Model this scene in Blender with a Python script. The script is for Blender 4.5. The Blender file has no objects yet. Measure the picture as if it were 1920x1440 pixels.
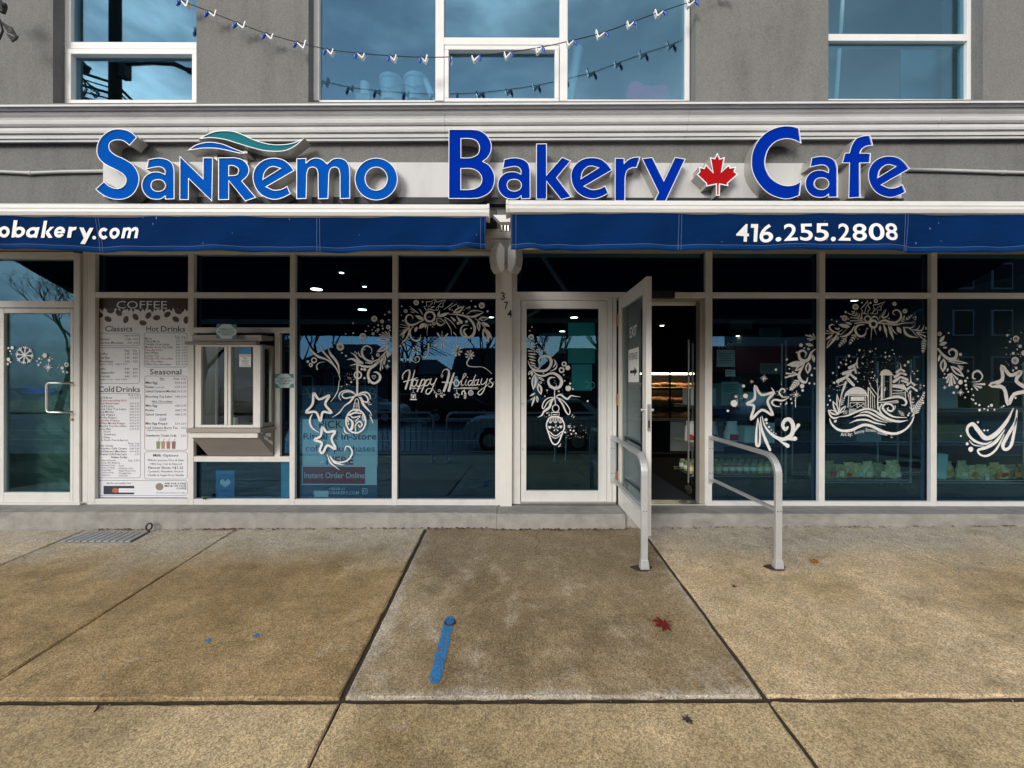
import bpy, math, random
from mathutils import Vector, Matrix
from mathutils.geometry import tessellate_polygon
random.seed(7)
R = math.radians
scene = bpy.context.scene
col = scene.collection

# ------------------------------------------------------------------ camera
F, CX, CY, CAMY, CAMZ = 735.0, 960.0, 720.0, -4.2, 1.30
cam_d = bpy.data.cameras.new("camera")
cam_d.sensor_width = 36.0
cam_d.lens = F / 1920 * 36.0
cam_d.clip_end = 500.0
cam_d.clip_start = 0.02
cam = bpy.data.objects.new("camera", cam_d)
cam.location = (0, CAMY, CAMZ)
cam.rotation_euler = (R(90), R(-0.12), 0)
col.objects.link(cam)
scene.camera = cam

# ------------------------------------------------------------------ sky, sun, exposure
SUN_EL, SUN_AZ = 20.0, -30.0        # sun behind the camera's left shoulder, veiled by cloud
w = bpy.data.worlds.new("World")
scene.world = w
w.use_nodes = True
wn, wl = w.node_tree.nodes, w.node_tree.links
for n in list(wn):
    wn.remove(n)
wo = wn.new("ShaderNodeOutputWorld")
bg = wn.new("ShaderNodeBackground")
bg.inputs[1].default_value = 0.136
sky = wn.new("ShaderNodeTexSky")
sky.sky_type = 'NISHITA'
sky.sun_disc = False
sky.sun_elevation = R(SUN_EL)
sky.sun_rotation = R(180 + SUN_AZ)
hs = wn.new("ShaderNodeHueSaturation")
hs.inputs['Saturation'].default_value = 0.45
tc = wn.new("ShaderNodeTexCoord")
mp = wn.new("ShaderNodeMapping")
mp.inputs['Scale'].default_value = (1.0, 1.0, 2.6)
cn = wn.new("ShaderNodeTexNoise")
cn.inputs['Scale'].default_value = 2.3
cn.inputs['Detail'].default_value = 7
cn.inputs['Roughness'].default_value = 0.55
cr = wn.new("ShaderNodeValToRGB")
cr.color_ramp.elements[0].position = 0.36
cr.color_ramp.elements[1].position = 0.62
cc = wn.new("ShaderNodeValToRGB")
cc.color_ramp.elements[0].color = (2.4, 2.6, 3.0, 1)
cc.color_ramp.elements[1].color = (10.5, 10.4, 10.2, 1)
cc.color_ramp.elements[0].position = 0.40
cc.color_ramp.elements[1].position = 0.62
mx = wn.new("ShaderNodeMix")
mx.data_type = 'RGBA'
wl.new(sky.outputs[0], hs.inputs['Color'])
wl.new(tc.outputs['Generated'], mp.inputs[0])
wl.new(mp.outputs[0], cn.inputs['Vector'])
wl.new(cn.outputs[0], cr.inputs[0])
wl.new(cn.outputs[0], cc.inputs[0])
wl.new(cr.outputs[0], mx.inputs[0])
wl.new(hs.outputs[0], mx.inputs[6])
wl.new(cc.outputs[0], mx.inputs[7])
# thin cloud glows around the veiled sun and is duller away from it
dt = wn.new("ShaderNodeVectorMath"); dt.operation = 'DOT_PRODUCT'
nv = wn.new("ShaderNodeVectorMath"); nv.operation = 'NORMALIZE'
wl.new(tc.outputs['Generated'], nv.inputs[0]); wl.new(nv.outputs[0], dt.inputs[0])
dt.inputs[1].default_value = (math.sin(R(SUN_AZ)) * math.cos(R(SUN_EL)), -math.cos(R(SUN_AZ)) * math.cos(R(SUN_EL)), math.sin(R(SUN_EL)))
mxm = wn.new("ShaderNodeMath"); mxm.operation = 'MAXIMUM'; mxm.inputs[1].default_value = 0.0
wl.new(dt.outputs['Value'], mxm.inputs[0])
pwm = wn.new("ShaderNodeMath"); pwm.operation = 'POWER'; pwm.inputs[1].default_value = 3.0
wl.new(mxm.outputs[0], pwm.inputs[0])
gla = wn.new("ShaderNodeMath"); gla.operation = 'MULTIPLY_ADD'; gla.inputs[1].default_value = 1.7; gla.inputs[2].default_value = 0.58
wl.new(pwm.outputs[0], gla.inputs[0])
vsc = wn.new("ShaderNodeVectorMath"); vsc.operation = 'SCALE'
wl.new(mx.outputs[2], vsc.inputs[0]); wl.new(gla.outputs[0], vsc.inputs['Scale'])
wl.new(vsc.outputs[0], bg.inputs[0])
wl.new(bg.outputs[0], wo.inputs[0])

sd = bpy.data.lights.new("sun", 'SUN')
sd.energy = 2.05
sd.angle = R(22)
sd.color = (1.0, 0.95, 0.88)
sun = bpy.data.objects.new("sun", sd)
sun.rotation_euler = (R(90 - SUN_EL), 0, R(SUN_AZ))
sun.location = (-6, -14, 12)
col.objects.link(sun)

vs_ = scene.view_settings
vs_.view_transform = 'Standard'
vs_.look = 'None'
vs_.exposure = 0.14
vs_.gamma = 1.0
vs_.use_curve_mapping = False
scene.render.engine = 'CYCLES'
scene.cycles.max_bounces = 10
scene.cycles.transparent_max_bounces = 24
scene.cycles.glossy_bounces = 5
scene.cycles.use_denoising = True
scene.cycles.sample_clamp_indirect = 6.0

# ------------------------------------------------------------------ helpers
def X(px, Y=0.0):
    return (px - CX) * (Y - CAMY) / F

def Z(py, Y=0.0):
    return CAMZ - (py - CY) * (Y - CAMY) / F

def P(px, py, Y=0.0):
    return (X(px, Y), Y, Z(py, Y))

def gz(x, y):
    """height of the pavement, which falls away from the shop"""
    return -0.144 + 0.0762 * (y + 0.27) + 0.006 * x

def G(px, py):
    """point of the pavement seen at a pixel"""
    d = 3.0
    for _ in range(12):
        y = CAMY + d
        x = (px - CX) * d / F
        z = gz(x, y)
        d = (CAMZ - z) * F / (py - CY)
    return (px - CX) * d / F, CAMY + d, gz((px - CX) * d / F, CAMY + d)

ORG = {}

class MB:
    def __init__(s):
        s.v, s.f, s.m = [], [], []

    def add(s, vs, fs, mi=0):
        o = len(s.v)
        s.v += [tuple(p) for p in vs]
        s.f += [tuple(i + o for i in f) for f in fs]
        s.m += [mi] * len(fs)
        return s

    def box(s, x0, x1, y0, y1, z0, z1, mi=0):
        if x0 > x1: x0, x1 = x1, x0
        if y0 > y1: y0, y1 = y1, y0
        if z0 > z1: z0, z1 = z1, z0
        v = [(x0, y0, z0), (x1, y0, z0), (x1, y1, z0), (x0, y1, z0), (x0, y0, z1), (x1, y0, z1), (x1, y1, z1), (x0, y1, z1)]
        f = [(0, 3, 2, 1), (4, 5, 6, 7), (0, 1, 5, 4), (1, 2, 6, 5), (2, 3, 7, 6), (3, 0, 4, 7)]
        return s.add(v, f, mi)

    def rbox(s, c, size, rot, mi=0):
        m = MB()
        sx, sy, sz = size[0] / 2, size[1] / 2, size[2] / 2
        m.box(-sx, sx, -sy, sy, -sz, sz)
        M = Matrix.Translation(Vector(c)) @ rot.to_4x4()
        return s.add([M @ Vector(p) for p in m.v], m.f, mi)

    def quad(s, a, b, c, d, mi=0):
        return s.add([a, b, c, d], [(0, 1, 2, 3)], mi)

    def tube(s, path, r, n=8, mi=0, cap=True):
        path = [Vector(p) for p in path]
        rr = r if isinstance(r, (list, tuple)) else [r] * len(path)
        vs, fs = [], []
        prev = None
        for i, p in enumerate(path):
            a = path[max(i - 1, 0)]
            b = path[min(i + 1, len(path) - 1)]
            t = (b - a)
            if t.length < 1e-9: t = Vector((0, 0, 1))
            t.normalize()
            if prev is None:
                up = Vector((0, 0, 1)) if abs(t.z) < 0.9 else Vector((1, 0, 0))
                nx = t.cross(up).normalized()
            else:
                nx = prev - t * prev.dot(t)
                if nx.length < 1e-6: nx = t.orthogonal()
                nx.normalize()
            prev = nx
            ny = t.cross(nx)
            for k in range(n):
                a2 = 2 * math.pi * k / n
                vs.append(p + (nx * math.cos(a2) + ny * math.sin(a2)) * rr[i])
        for i in range(len(path) - 1):
            for k in range(n):
                k2 = (k + 1) % n
                fs.append((i * n + k, i * n + k2, (i + 1) * n + k2, (i + 1) * n + k))
        if cap:
            fs.append(tuple(range(n)))
            fs.append(tuple(range((len(path) - 1) * n, len(path) * n))[::-1])
        return s.add(vs, fs, mi)

    def lathe(s, prof, c=(0, 0, 0), n=16, mi=0):
        vs, fs = [], []
        for r, z in prof:
            for k in range(n):
                a = 2 * math.pi * k / n
                vs.append((c[0] + r * math.cos(a), c[1] + r * math.sin(a), c[2] + z))
        for i in range(len(prof) - 1):
            for k in range(n):
                k2 = (k + 1) % n
                fs.append((i * n + k, i * n + k2, (i + 1) * n + k2, (i + 1) * n + k))
        fs.append(tuple(range(n))[::-1])
        fs.append(tuple(range((len(prof) - 1) * n, len(prof) * n)))
        return s.add(vs, fs, mi)

    def sheet(s, conts, y, mi=0):
        """flat face in an x-z plane; conts = outer contour + holes, 2-D"""
        pts = [[Vector((p[0], p[1], 0)) for p in c] for c in conts]
        tris = tessellate_polygon(pts)
        flat = [p for c in conts for p in c]
        fs = []
        for t in tris:
            a, b, c = (flat[i] for i in t)
            cr_ = (b[0] - a[0]) * (c[1] - a[1]) - (b[1] - a[1]) * (c[0] - a[0])
            fs.append(tuple(t) if cr_ > 0 else tuple(t[::-1]))
        return s.add([(p[0], y, p[1]) for p in flat], fs, mi)

    def prism(s, cont, y0, y1, mi=0):
        """x-z outline extruded in y (solid)"""
        s.sheet([cont], y0, mi)
        b = MB().sheet([cont], y1)
        s.add(b.v, [f[::-1] for f in b.f], mi)
        n = len(cont)
        vs = [(p[0], y0, p[1]) for p in cont] + [(p[0], y1, p[1]) for p in cont]
        return s.add(vs, [(i, i + n, (i + 1) % n + n, (i + 1) % n) for i in range(n)], mi)

    def profile(s, prof, x0, x1, mi=0, n=1):
        """(y,z) profile swept along x, with end caps"""
        k = len(prof)
        vs, fs = [], []
        for i in range(n + 1):
            x = x0 + (x1 - x0) * i / n
            vs += [(x, p[0], p[1]) for p in prof]
        for i in range(n):
            for j in range(k):
                j2 = (j + 1) % k
                fs.append((i * k + j, (i + 1) * k + j, (i + 1) * k + j2, i * k + j2))
        fs.append(tuple(range(k)))
        fs.append(tuple(range(n * k, (n + 1) * k))[::-1])
        return s.add(vs, fs, mi)

    def shear(s, k):
        s.v = [(p[0], p[1], p[2] + k * p[0]) for p in s.v]
        return s

    def build(s, name, mats, parent=None, smooth=False, bevel=0.0, seg=2, solid=0.0):
        if not isinstance(mats, (list, tuple)): mats = [mats]
        xs = [p[0] for p in s.v]; ys = [p[1] for p in s.v]; zs = [p[2] for p in s.v]
        org = Vector(((min(xs) + max(xs)) / 2, (min(ys) + max(ys)) / 2, min(zs)))
        me = bpy.data.meshes.new(name)
        me.from_pydata([(p[0] - org.x, p[1] - org.y, p[2] - org.z) for p in s.v], [], s.f)
        for m_ in mats: me.materials.append(m_)
        if any(s.m): me.polygons.foreach_set('material_index', s.m)
        if smooth: me.polygons.foreach_set('use_smooth', [True] * len(s.f))
        me.update()
        o = bpy.data.objects.new(name, me)
        col.objects.link(o)
        if parent is not None:
            o.parent = parent
            o.location = org - ORG[parent.name]
        else:
            o.location = org
        ORG[o.name] = org
        if bevel:
            b = o.modifiers.new("bevel", 'BEVEL')
            b.width, b.segments, b.limit_method = bevel, seg, 'ANGLE'
        if solid:
            b = o.modifiers.new("solid", 'SOLIDIFY')
            b.thickness = solid
        return o

def box_obj(name, m, parent, x0, x1, y0, y1, z0, z1, bevel=0.0):
    return MB().box(x0, x1, y0, y1, z0, z1).build(name, m, parent, bevel=bevel)

def tag(o, label=None, cat=None, group=None, kind=None):
    if label: o['label'] = label
    if cat: o['category'] = cat
    if group: o['group'] = group
    if kind: o['kind'] = kind
    return o

def thing(name, label, cat, loc, group=None, kind=None):
    o = bpy.data.objects.new(name, None)
    o.empty_display_size = 0.1
    o.location = loc
    col.objects.link(o)
    ORG[o.name] = Vector(loc)
    return tag(o, label, cat, group, kind)

def copy_tree(o, parent=None):
    c = o.copy()
    col.objects.link(c)
    if parent is not None: c.parent = parent
    for ch in list(o.children):
        copy_tree(ch, c)
    return c

def spline(pts, closed=False, res=6):
    """Catmull-Rom through 2-D points"""
    n = len(pts)
    if n < 3: return [tuple(p[:2]) for p in pts]
    out = []
    rng = range(n) if closed else range(n - 1)
    for i in rng:
        if closed:
            p0, p1, p2, p3 = pts[(i - 1) % n], pts[i], pts[(i + 1) % n], pts[(i + 2) % n]
        else:
            p1, p2 = pts[i], pts[i + 1]
            p0 = pts[i - 1] if i > 0 else (2 * p1[0] - p2[0], 2 * p1[1] - p2[1])
            p3 = pts[i + 2] if i + 2 < n else (2 * p2[0] - p1[0], 2 * p2[1] - p1[1])
        for k in range(res):
            t = k / res
            t2, t3 = t * t, t * t * t
            out.append(tuple(0.5 * (2 * p1[j] + (p2[j] - p0[j]) * t + (2 * p0[j] - 5 * p1[j] + 4 * p2[j] - p3[j]) * t2
                                    + (3 * p1[j] - p0[j] - 3 * p2[j] + p3[j]) * t3) for j in (0, 1)))
    if not closed: out.append(tuple(pts[-1][:2]))
    return out

def contour(pts, res=6):
    """closed outline; points with a third value are corners, the rest are smooth"""
    n = len(pts)
    cs = [i for i, p in enumerate(pts) if len(p) > 2]
    if not cs: return spline(pts, True, res)
    out = []
    for a, i in enumerate(cs):
        j = cs[(a + 1) % len(cs)]
        seq = []
        k = i
        while True:
            seq.append(pts[k % n][:2])
            if k % n == j and k != i: break
            k += 1
            if k > i + n: break
        out += spline(seq, False, res)[:-1] if len(seq) > 2 else [seq[0]]
    return out

# ------------------------------------------------------------------ materials
def nt(name):
    m = bpy.data.materials.new(name)
    m.use_nodes = True
    t = m.node_tree
    return m, t.nodes, t.links, t.nodes['Principled BSDF']

def noise(n, l, scale, detail=4, vec=None, dim=None, rough=0.5):
    t = n.new("ShaderNodeTexNoise")
    t.inputs['Scale'].default_value = scale
    t.inputs['Detail'].default_value = detail
    t.inputs['Roughness'].default_value = rough
    if vec is not None: l.new(vec, t.inputs['Vector'])
    return t.outputs[0]

def ramp(n, l, src, p0, p1, c0=(0, 0, 0, 1), c1=(1, 1, 1, 1)):
    r = n.new("ShaderNodeValToRGB")
    r.color_ramp.elements[0].position, r.color_ramp.elements[1].position = p0, p1
    r.color_ramp.elements[0].color, r.color_ramp.elements[1].color = c0, c1
    l.new(src, r.inputs[0])
    return r.outputs[0]

def mixc(n, l, fac, a, b, mode='MIX'):
    m = n.new("ShaderNodeMix")
    m.data_type = 'RGBA'
    m.blend_type = mode
    for inp, v in ((m.inputs[0], fac), (m.inputs[6], a), (m.inputs[7], b)):
        if isinstance(v, (int, float)): inp.default_value = v
        elif isinstance(v, tuple): inp.default_value = v if len(v) == 4 else v + (1,)
        else: l.new(v, inp)
    return m.outputs[2]

def bump(n, l, b, src, strength, dist=0.01):
    k = n.new("ShaderNodeBump")
    k.inputs['Strength'].default_value = strength
    k.inputs['Distance'].default_value = dist
    l.new(src, k.inputs['Height'])
    l.new(k.outputs[0], b.inputs['Normal'])

def pos(n, l, scale=(1, 1, 1)):
    g = n.new("ShaderNodeNewGeometry")
    m = n.new("ShaderNodeMapping")
    m.inputs['Scale'].default_value = scale
    l.new(g.outputs['Position'], m.inputs[0])
    return m.outputs[0]

def mat(name, c, rough=0.5, metal=0.0, var=0.12, vs=6.0, bmp=0.0, bs=60.0, spec=0.5, dirt=0.0, dscale=(1, 1, 1)):
    m, n, l, b = nt(name)
    v = pos(n, l)
    dark = tuple(x * (1 - var) for x in c)
    lite = tuple(min(1, x * (1 + var * 0.7)) for x in c)
    cl = mixc(n, l, noise(n, l, vs, 5, v), dark, lite)
    if dirt:
        d = ramp(n, l, noise(n, l, 3.0, 8, pos(n, l, dscale), rough=0.65), 0.5, 0.75)
        k = n.new("ShaderNodeMath"); k.operation = 'MULTIPLY'; k.inputs[1].default_value = dirt
        l.new(d, k.inputs[0])
        cl = mixc(n, l, k.outputs[0], cl, tuple(x * 0.35 for x in c))
    l.new(cl, b.inputs['Base Color'])
    b.inputs['Roughness'].default_value = rough
    b.inputs['Metallic'].default_value = metal
    b.inputs['Specular IOR Level'].default_value = spec
    if bmp: bump(n, l, b, noise(n, l, bs, 4, v), bmp)
    return m

def emit(name, c, s):
    m, n, l, b = nt(name)
    b.inputs['Base Color'].default_value = c + (1,)
    b.inputs['Emission Color'].default_value = c + (1,)
    b.inputs['Emission Strength'].default_value = s
    return m

def glass(name, tint, refl_col, r0, r_gain, wave=0.012):
    m = bpy.data.materials.new(name)
    m.use_nodes = True
    n, l = m.node_tree.nodes, m.node_tree.links
    for k in list(n): n.remove(k)
    out = n.new("ShaderNodeOutputMaterial")
    tr = n.new("ShaderNodeBsdfTransparent")
    tr.inputs[0].default_value = tint + (1,)
    gl = n.new("ShaderNodeBsdfGlossy")
    gl.inputs[0].default_value = refl_col + (1,)
    gl.inputs['Roughness'].default_value = 0.0
    lw = n.new("ShaderNodeLayerWeight"); lw.inputs[0].default_value = 0.5
    pw = n.new("ShaderNodeMath"); pw.operation = 'POWER'; pw.inputs[1].default_value = 5.0
    fr = n.new("ShaderNodeMath"); fr.operation = 'MULTIPLY_ADD'; fr.inputs[1].default_value = 0.96; fr.inputs[2].default_value = 0.04
    l.new(lw.outputs['Facing'], pw.inputs[0]); l.new(pw.outputs[0], fr.inputs[0])
    ma = n.new("ShaderNodeMath"); ma.operation = 'MULTIPLY_ADD'; ma.use_clamp = True
    ma.inputs[1].default_value = r_gain
    ma.inputs[2].default_value = r0
    mxs = n.new("ShaderNodeMixShader")
    l.new(fr.outputs[0], ma.inputs[0])
    l.new(ma.outputs[0], mxs.inputs[0])
    l.new(tr.outputs[0], mxs.inputs[1])
    l.new(gl.outputs[0], mxs.inputs[2])
    l.new(mxs.outputs[0], out.inputs[0])
    return m

M = {}
# stucco: sand finish, faint vertical weathering
def stucco():
    m, n, l, b = nt("grey_stucco")
    v = pos(n, l)
    c = mixc(n, l, noise(n, l, 1.3, 6, v, rough=0.6), (0.145, 0.143, 0.134), (0.205, 0.202, 0.190))
    st = ramp(n, l, noise(n, l, 2.2, 8, pos(n, l, (2.2, 2.2, 0.35)), rough=0.7), 0.48, 0.8)
    c = mixc(n, l, st, c, (0.095, 0.092, 0.084))
    fine = noise(n, l, 75, 3, v, rough=0.7)
    c = mixc(n, l, 0.36, c, ramp(n, l, fine, 0.3, 0.7, (0.07, 0.069, 0.064, 1), (0.28, 0.276, 0.262, 1)), 'MIX')
    l.new(c, b.inputs['Base Color'])
    b.inputs['Roughness'].default_value = 0.95
    bump(n, l, b, fine, 0.6, 0.010)
    return m
M['stucco'] = stucco()

def slab_mat(name, dry, wet, wet_lo, wet_hi, wall_dry=True, broom=(1, 1, 1), pale=False):
    m, n, l, b = nt(name)
    v = pos(n, l)
    # distance from the shop drives where rain has reached, with a ragged edge
    sep = n.new("ShaderNodeSeparateXYZ"); l.new(v, sep.inputs[0])
    big = noise(n, l, 1.1, 7, v, rough=0.62)
    ad = n.new("ShaderNodeMath"); ad.operation = 'MULTIPLY_ADD'
    ad.inputs[1].default_value = 1.3
    l.new(big, ad.inputs[0]); l.new(sep.outputs[1], ad.inputs[2])
    dryband = ramp(n, l, ad.outputs[0], 0.0, 1.0)
    mr = n.new("ShaderNodeMapRange")
    l.new(ad.outputs[0], mr.inputs[0])
    mr.inputs[1].default_value, mr.inputs[2].default_value = -0.42, 0.12
    damp = ramp(n, l, noise(n, l, 0.9, 8, pos(n, l, (1, 1, 1)), rough=0.68), wet_lo, wet_hi)
    c = mixc(n, l, damp, wet, dry)
    if wall_dry:
        c = mixc(n, l, mr.outputs[0], c, (0.48, 0.43, 0.345))
    if pale:
        # lime bloom along the joints of the middle slab
        fx = n.new("ShaderNodeMapRange"); l.new(sep.outputs[0], fx.inputs[0])
        fx.inputs[1].default_value, fx.inputs[2].default_value, fx.inputs[3].default_value, fx.inputs[4].default_value = -0.86, -0.60, 1.0, 0.0
        fy = n.new("ShaderNodeMapRange"); l.new(sep.outputs[1], fy.inputs[0])
        fy.inputs[1].default_value, fy.inputs[2].default_value, fy.inputs[3].default_value, fy.inputs[4].default_value = -2.22, -2.06, 1.0, 0.0
        fz = n.new("ShaderNodeMapRange"); l.new(sep.outputs[0], fz.inputs[0])
        fz.inputs[1].default_value, fz.inputs[2].default_value, fz.inputs[3].default_value, fz.inputs[4].default_value = 1.10, 1.29, 0.0, 0.8
        m1 = n.new("ShaderNodeMath"); m1.operation = 'MAXIMUM'; l.new(fx.outputs[0], m1.inputs[0]); l.new(fy.outputs[0], m1.inputs[1])
        m2 = n.new("ShaderNodeMath"); m2.operation = 'MAXIMUM'; l.new(m1.outputs[0], m2.inputs[0]); l.new(fz.outputs[0], m2.inputs[1])
        m3 = n.new("ShaderNodeMath"); m3.operation = 'MULTIPLY_ADD'; m3.inputs[1].default_value = 0.62
        l.new(m2.outputs[0], m3.inputs[0]); l.new(noise(n, l, 3.0, 9, v, rough=0.72), m3.inputs[2])
        pl_ = ramp(n, l, m3.outputs[0], 0.86, 1.12)
        pk = n.new("ShaderNodeMath"); pk.operation = 'MULTIPLY'; pk.inputs[1].default_value = 0.6
        l.new(pl_, pk.inputs[0])
        c = mixc(n, l, pk.outputs[0], c, (0.58, 0.53, 0.45))
    # pale scuffs and dark spots
    sc_ = ramp(n, l, noise(n, l, 3.3, 9, v, rough=0.75), 0.525 if pale else 0.60, 0.68)
    sk = n.new("ShaderNodeMath"); sk.operation = 'MULTIPLY'; sk.inputs[1].default_value = 0.5
    l.new(sc_, sk.inputs[0])
    c = mixc(n, l, sk.outputs[0], c, (0.60, 0.54, 0.45))
    sp = ramp(n, l, noise(n, l, 17, 3, v, rough=0.6), 0.70, 0.76)
    c = mixc(n, l, sp, c, tuple(x * 0.55 for x in wet))
    sn = ramp(n, l, noise(n, l, 1.9, 7, pos(n, l, (1.0, 1.4, 1)), rough=0.7), 0.54, 0.70)
    snk = n.new("ShaderNodeMath"); snk.operation = 'MULTIPLY'; snk.inputs[1].default_value = 0.7; l.new(sn, snk.inputs[0])
    c = mixc(n, l, snk.outputs[0], c, tuple(x * y for x, y in zip(wet, (0.62, 0.66, 0.66))))
    md = ramp(n, l, noise(n, l, 6.5, 9, v, rough=0.74), 0.30, 0.70, (0.66, 0.67, 0.68, 1), (1.30, 1.28, 1.25, 1))
    c = mixc(n, l, 0.75, c, md, 'MULTIPLY')
    if pale:
        # the middle slab stays wet towards the door
        wt = n.new("ShaderNodeMapRange"); l.new(ad.outputs[0], wt.inputs[0])
        wt.inputs[1].default_value, wt.inputs[2].default_value = -0.75, -0.10
        wk = n.new("ShaderNodeMath"); wk.operation = 'MULTIPLY'; wk.inputs[1].default_value = 0.55; l.new(wt.outputs[0], wk.inputs[0])
        c = mixc(n, l, wk.outputs[0], c, (0.185, 0.15, 0.10))
    # hairline cracks and old gum
    wv = n.new("ShaderNodeTexNoise"); wv.inputs['Scale'].default_value = 5.0; wv.inputs['Detail'].default_value = 6
    l.new(v, wv.inputs['Vector'])
    ws = n.new("ShaderNodeVectorMath"); ws.operation = 'MULTIPLY_ADD'; ws.inputs[1].default_value = (.22, .22, .22)
    l.new(wv.outputs['Color'], ws.inputs[0]); l.new(v, ws.inputs[2])
    vc_ = n.new("ShaderNodeTexVoronoi"); vc_.feature = 'DISTANCE_TO_EDGE'; vc_.inputs['Scale'].default_value = 0.55
    l.new(ws.outputs[0], vc_.inputs['Vector'])
    ck = ramp(n, l, vc_.outputs['Distance'], 0.0, 0.004, (1, 1, 1, 1), (0, 0, 0, 1))
    gate = ramp(n, l, noise(n, l, 0.8, 3, v), 0.50, 0.58)
    ckm = n.new("ShaderNodeMath"); ckm.operation = 'MULTIPLY'; l.new(ck, ckm.inputs[0]); l.new(gate, ckm.inputs[1])
    ck2 = n.new("ShaderNodeMath"); ck2.operation = 'MULTIPLY'; ck2.inputs[1].default_value = 0.65; l.new(ckm.outputs[0], ck2.inputs[0])
    c = mixc(n, l, ck2.outputs[0], c, tuple(x * 0.4 for x in wet))
    gm = n.new("ShaderNodeTexVoronoi"); gm.inputs['Scale'].default_value = 3.2; gm.inputs['Randomness'].default_value = 1.0
    l.new(v, gm.inputs['Vector'])
    gmm = ramp(n, l, gm.outputs['Distance'], 0.035, 0.06, (1, 1, 1, 1), (0, 0, 0, 1))
    gs = n.new("ShaderNodeMath"); gs.operation = 'MULTIPLY'; gs.inputs[1].default_value = 0.35; l.new(gmm, gs.inputs[0])
    c = mixc(n, l, gs.outputs[0], c, tuple(x * 0.45 for x in wet))
    # aggregate: light and dark grains
    vo = n.new("ShaderNodeTexVoronoi"); vo.inputs['Scale'].default_value = 170
    l.new(v, vo.inputs['Vector'])
    hsv = n.new("ShaderNodeSeparateColor"); l.new(vo.outputs['Color'], hsv.inputs[0])
    gr = ramp(n, l, hsv.outputs[0], 0.05, 0.95, (0.30, 0.28, 0.25, 1), (1.75, 1.75, 1.75, 1))
    c = mixc(n, l, 0.58, c, gr, 'MULTIPLY')
    br = noise(n, l, 85, 4, pos(n, l, broom), rough=0.7)
    c = mixc(n, l, 0.6, c, ramp(n, l, br, 0.25, 0.75, (0.68, 0.67, 0.65, 1), (1.3, 1.3, 1.3, 1)), 'MULTIPLY')
    l.new(c, b.inputs['Base Color'])
    rg = n.new("ShaderNodeMapRange"); l.new(damp, rg.inputs[0])
    rg.inputs[3].default_value, rg.inputs[4].default_value = 0.46, 0.85
    l.new(rg.outputs[0], b.inputs['Roughness'])
    b.inputs['Specular IOR Level'].default_value = 0.4
    hgt = n.new("ShaderNodeMath"); hgt.operation = 'ADD'
    l.new(hsv.outputs[1], hgt.inputs[0]); l.new(br, hgt.inputs[1])
    bump(n, l, b, hgt.outputs[0], 0.5, 0.004)
    return m
DRY = (0.41, 0.345, 0.25)
M['slab_wet'] = slab_mat("wet_exposed_concrete", (0.48, 0.35, 0.185), (0.29, 0.195, 0.085), 0.34, 0.66)
M['slab_mid'] = slab_mat("damp_broomed_concrete", (0.47, 0.37, 0.23), (0.275, 0.202, 0.11), 0.40, 0.62, False, (2.2, 0.25, 1), True)
M['slab_dry'] = slab_mat("dry_broomed_concrete", (0.68, 0.53, 0.34), (0.41, 0.30, 0.158), 0.34, 0.58, True, (1.6, 0.5, 1))
M['slab_front'] = slab_mat("front_concrete", (0.60, 0.465, 0.275), (0.33, 0.24, 0.122), 0.32, 0.60, False, (1.7, 0.45, 1))
M['joint'] = mat("dirty_joint", (0.062, 0.047, 0.033), 1.0, var=0.5, vs=30, bmp=1.0, bs=90)
M['step'] = mat("worn_step_concrete", (0.34, 0.325, 0.295), 0.95, var=0.35, vs=9, bmp=0.8, bs=60, dirt=0.6, dscale=(0.7, 1, 1.6))
M['frame'] = mat("off_white_aluminium", (0.70, 0.68, 0.645), 0.42, var=0.09, vs=9, dirt=0.22, dscale=(1.5, 1.5, 0.6))
M['frame_up'] = mat("white_window_frame", (0.74, 0.725, 0.705), 0.4, var=0.06, vs=9, dirt=0.1, dscale=(1, 1, 0.5))
M['beige'] = mat("beige_metal_panel", (0.34, 0.31, 0.26), 0.5, var=0.1)
M['white_panel'] = mat("grey_white_column_panel", (0.74, 0.72, 0.68), 0.5, var=0.08, dirt=0.15, dscale=(1, 1, 0.4))
M['cornice'] = mat("painted_cornice", (0.60, 0.595, 0.58), 0.7, var=0.12, vs=4, bmp=0.15, bs=120, dirt=0.34, dscale=(0.35, 1, 2.2))
M['black'] = mat("black_gasket", (0.012, 0.012, 0.014), 0.6, var=0.2)
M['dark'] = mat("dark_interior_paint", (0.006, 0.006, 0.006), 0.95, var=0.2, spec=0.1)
M['blue'] = mat("blue_acrylic", (0.003, 0.085, 0.42), 0.6, var=0.14, vs=2.2, spec=0.0)
M['blue2'] = mat("deep_blue_acrylic", (0.001, 0.025, 0.31), 0.6, var=0.14, vs=2.2, spec=0.0)
M['teal'] = mat("teal_acrylic", (0.004, 0.15, 0.18), 0.6, var=0.12, vs=3, spec=0.08)
M['red'] = mat("red_acrylic", (0.40, 0.003, 0.004), 0.6, var=0.12, vs=4, spec=0.08)
M['trim'] = mat("white_trim_cap", (0.80, 0.80, 0.82), 0.35, var=0.04)
M['return'] = mat("aluminium_return", (0.52, 0.50, 0.46), 0.38, metal=0.55, var=0.16, vs=8)
M['raceway'] = mat("brushed_raceway", (0.53, 0.52, 0.505), 0.5, metal=0.0, var=0.16, vs=2.0, dirt=0.3, dscale=(1.2, 1, 0.3))
M['bar'] = mat("white_awning_bar", (0.70, 0.69, 0.665), 0.4, var=0.06, vs=14, dirt=0.25, dscale=(0.5, 1, 3))
M['canvas'] = mat("navy_canvas", (0.0015, 0.020, 0.088), 0.95, var=0.28, vs=2.6, bmp=0.25, bs=300, spec=0.05)
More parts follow.
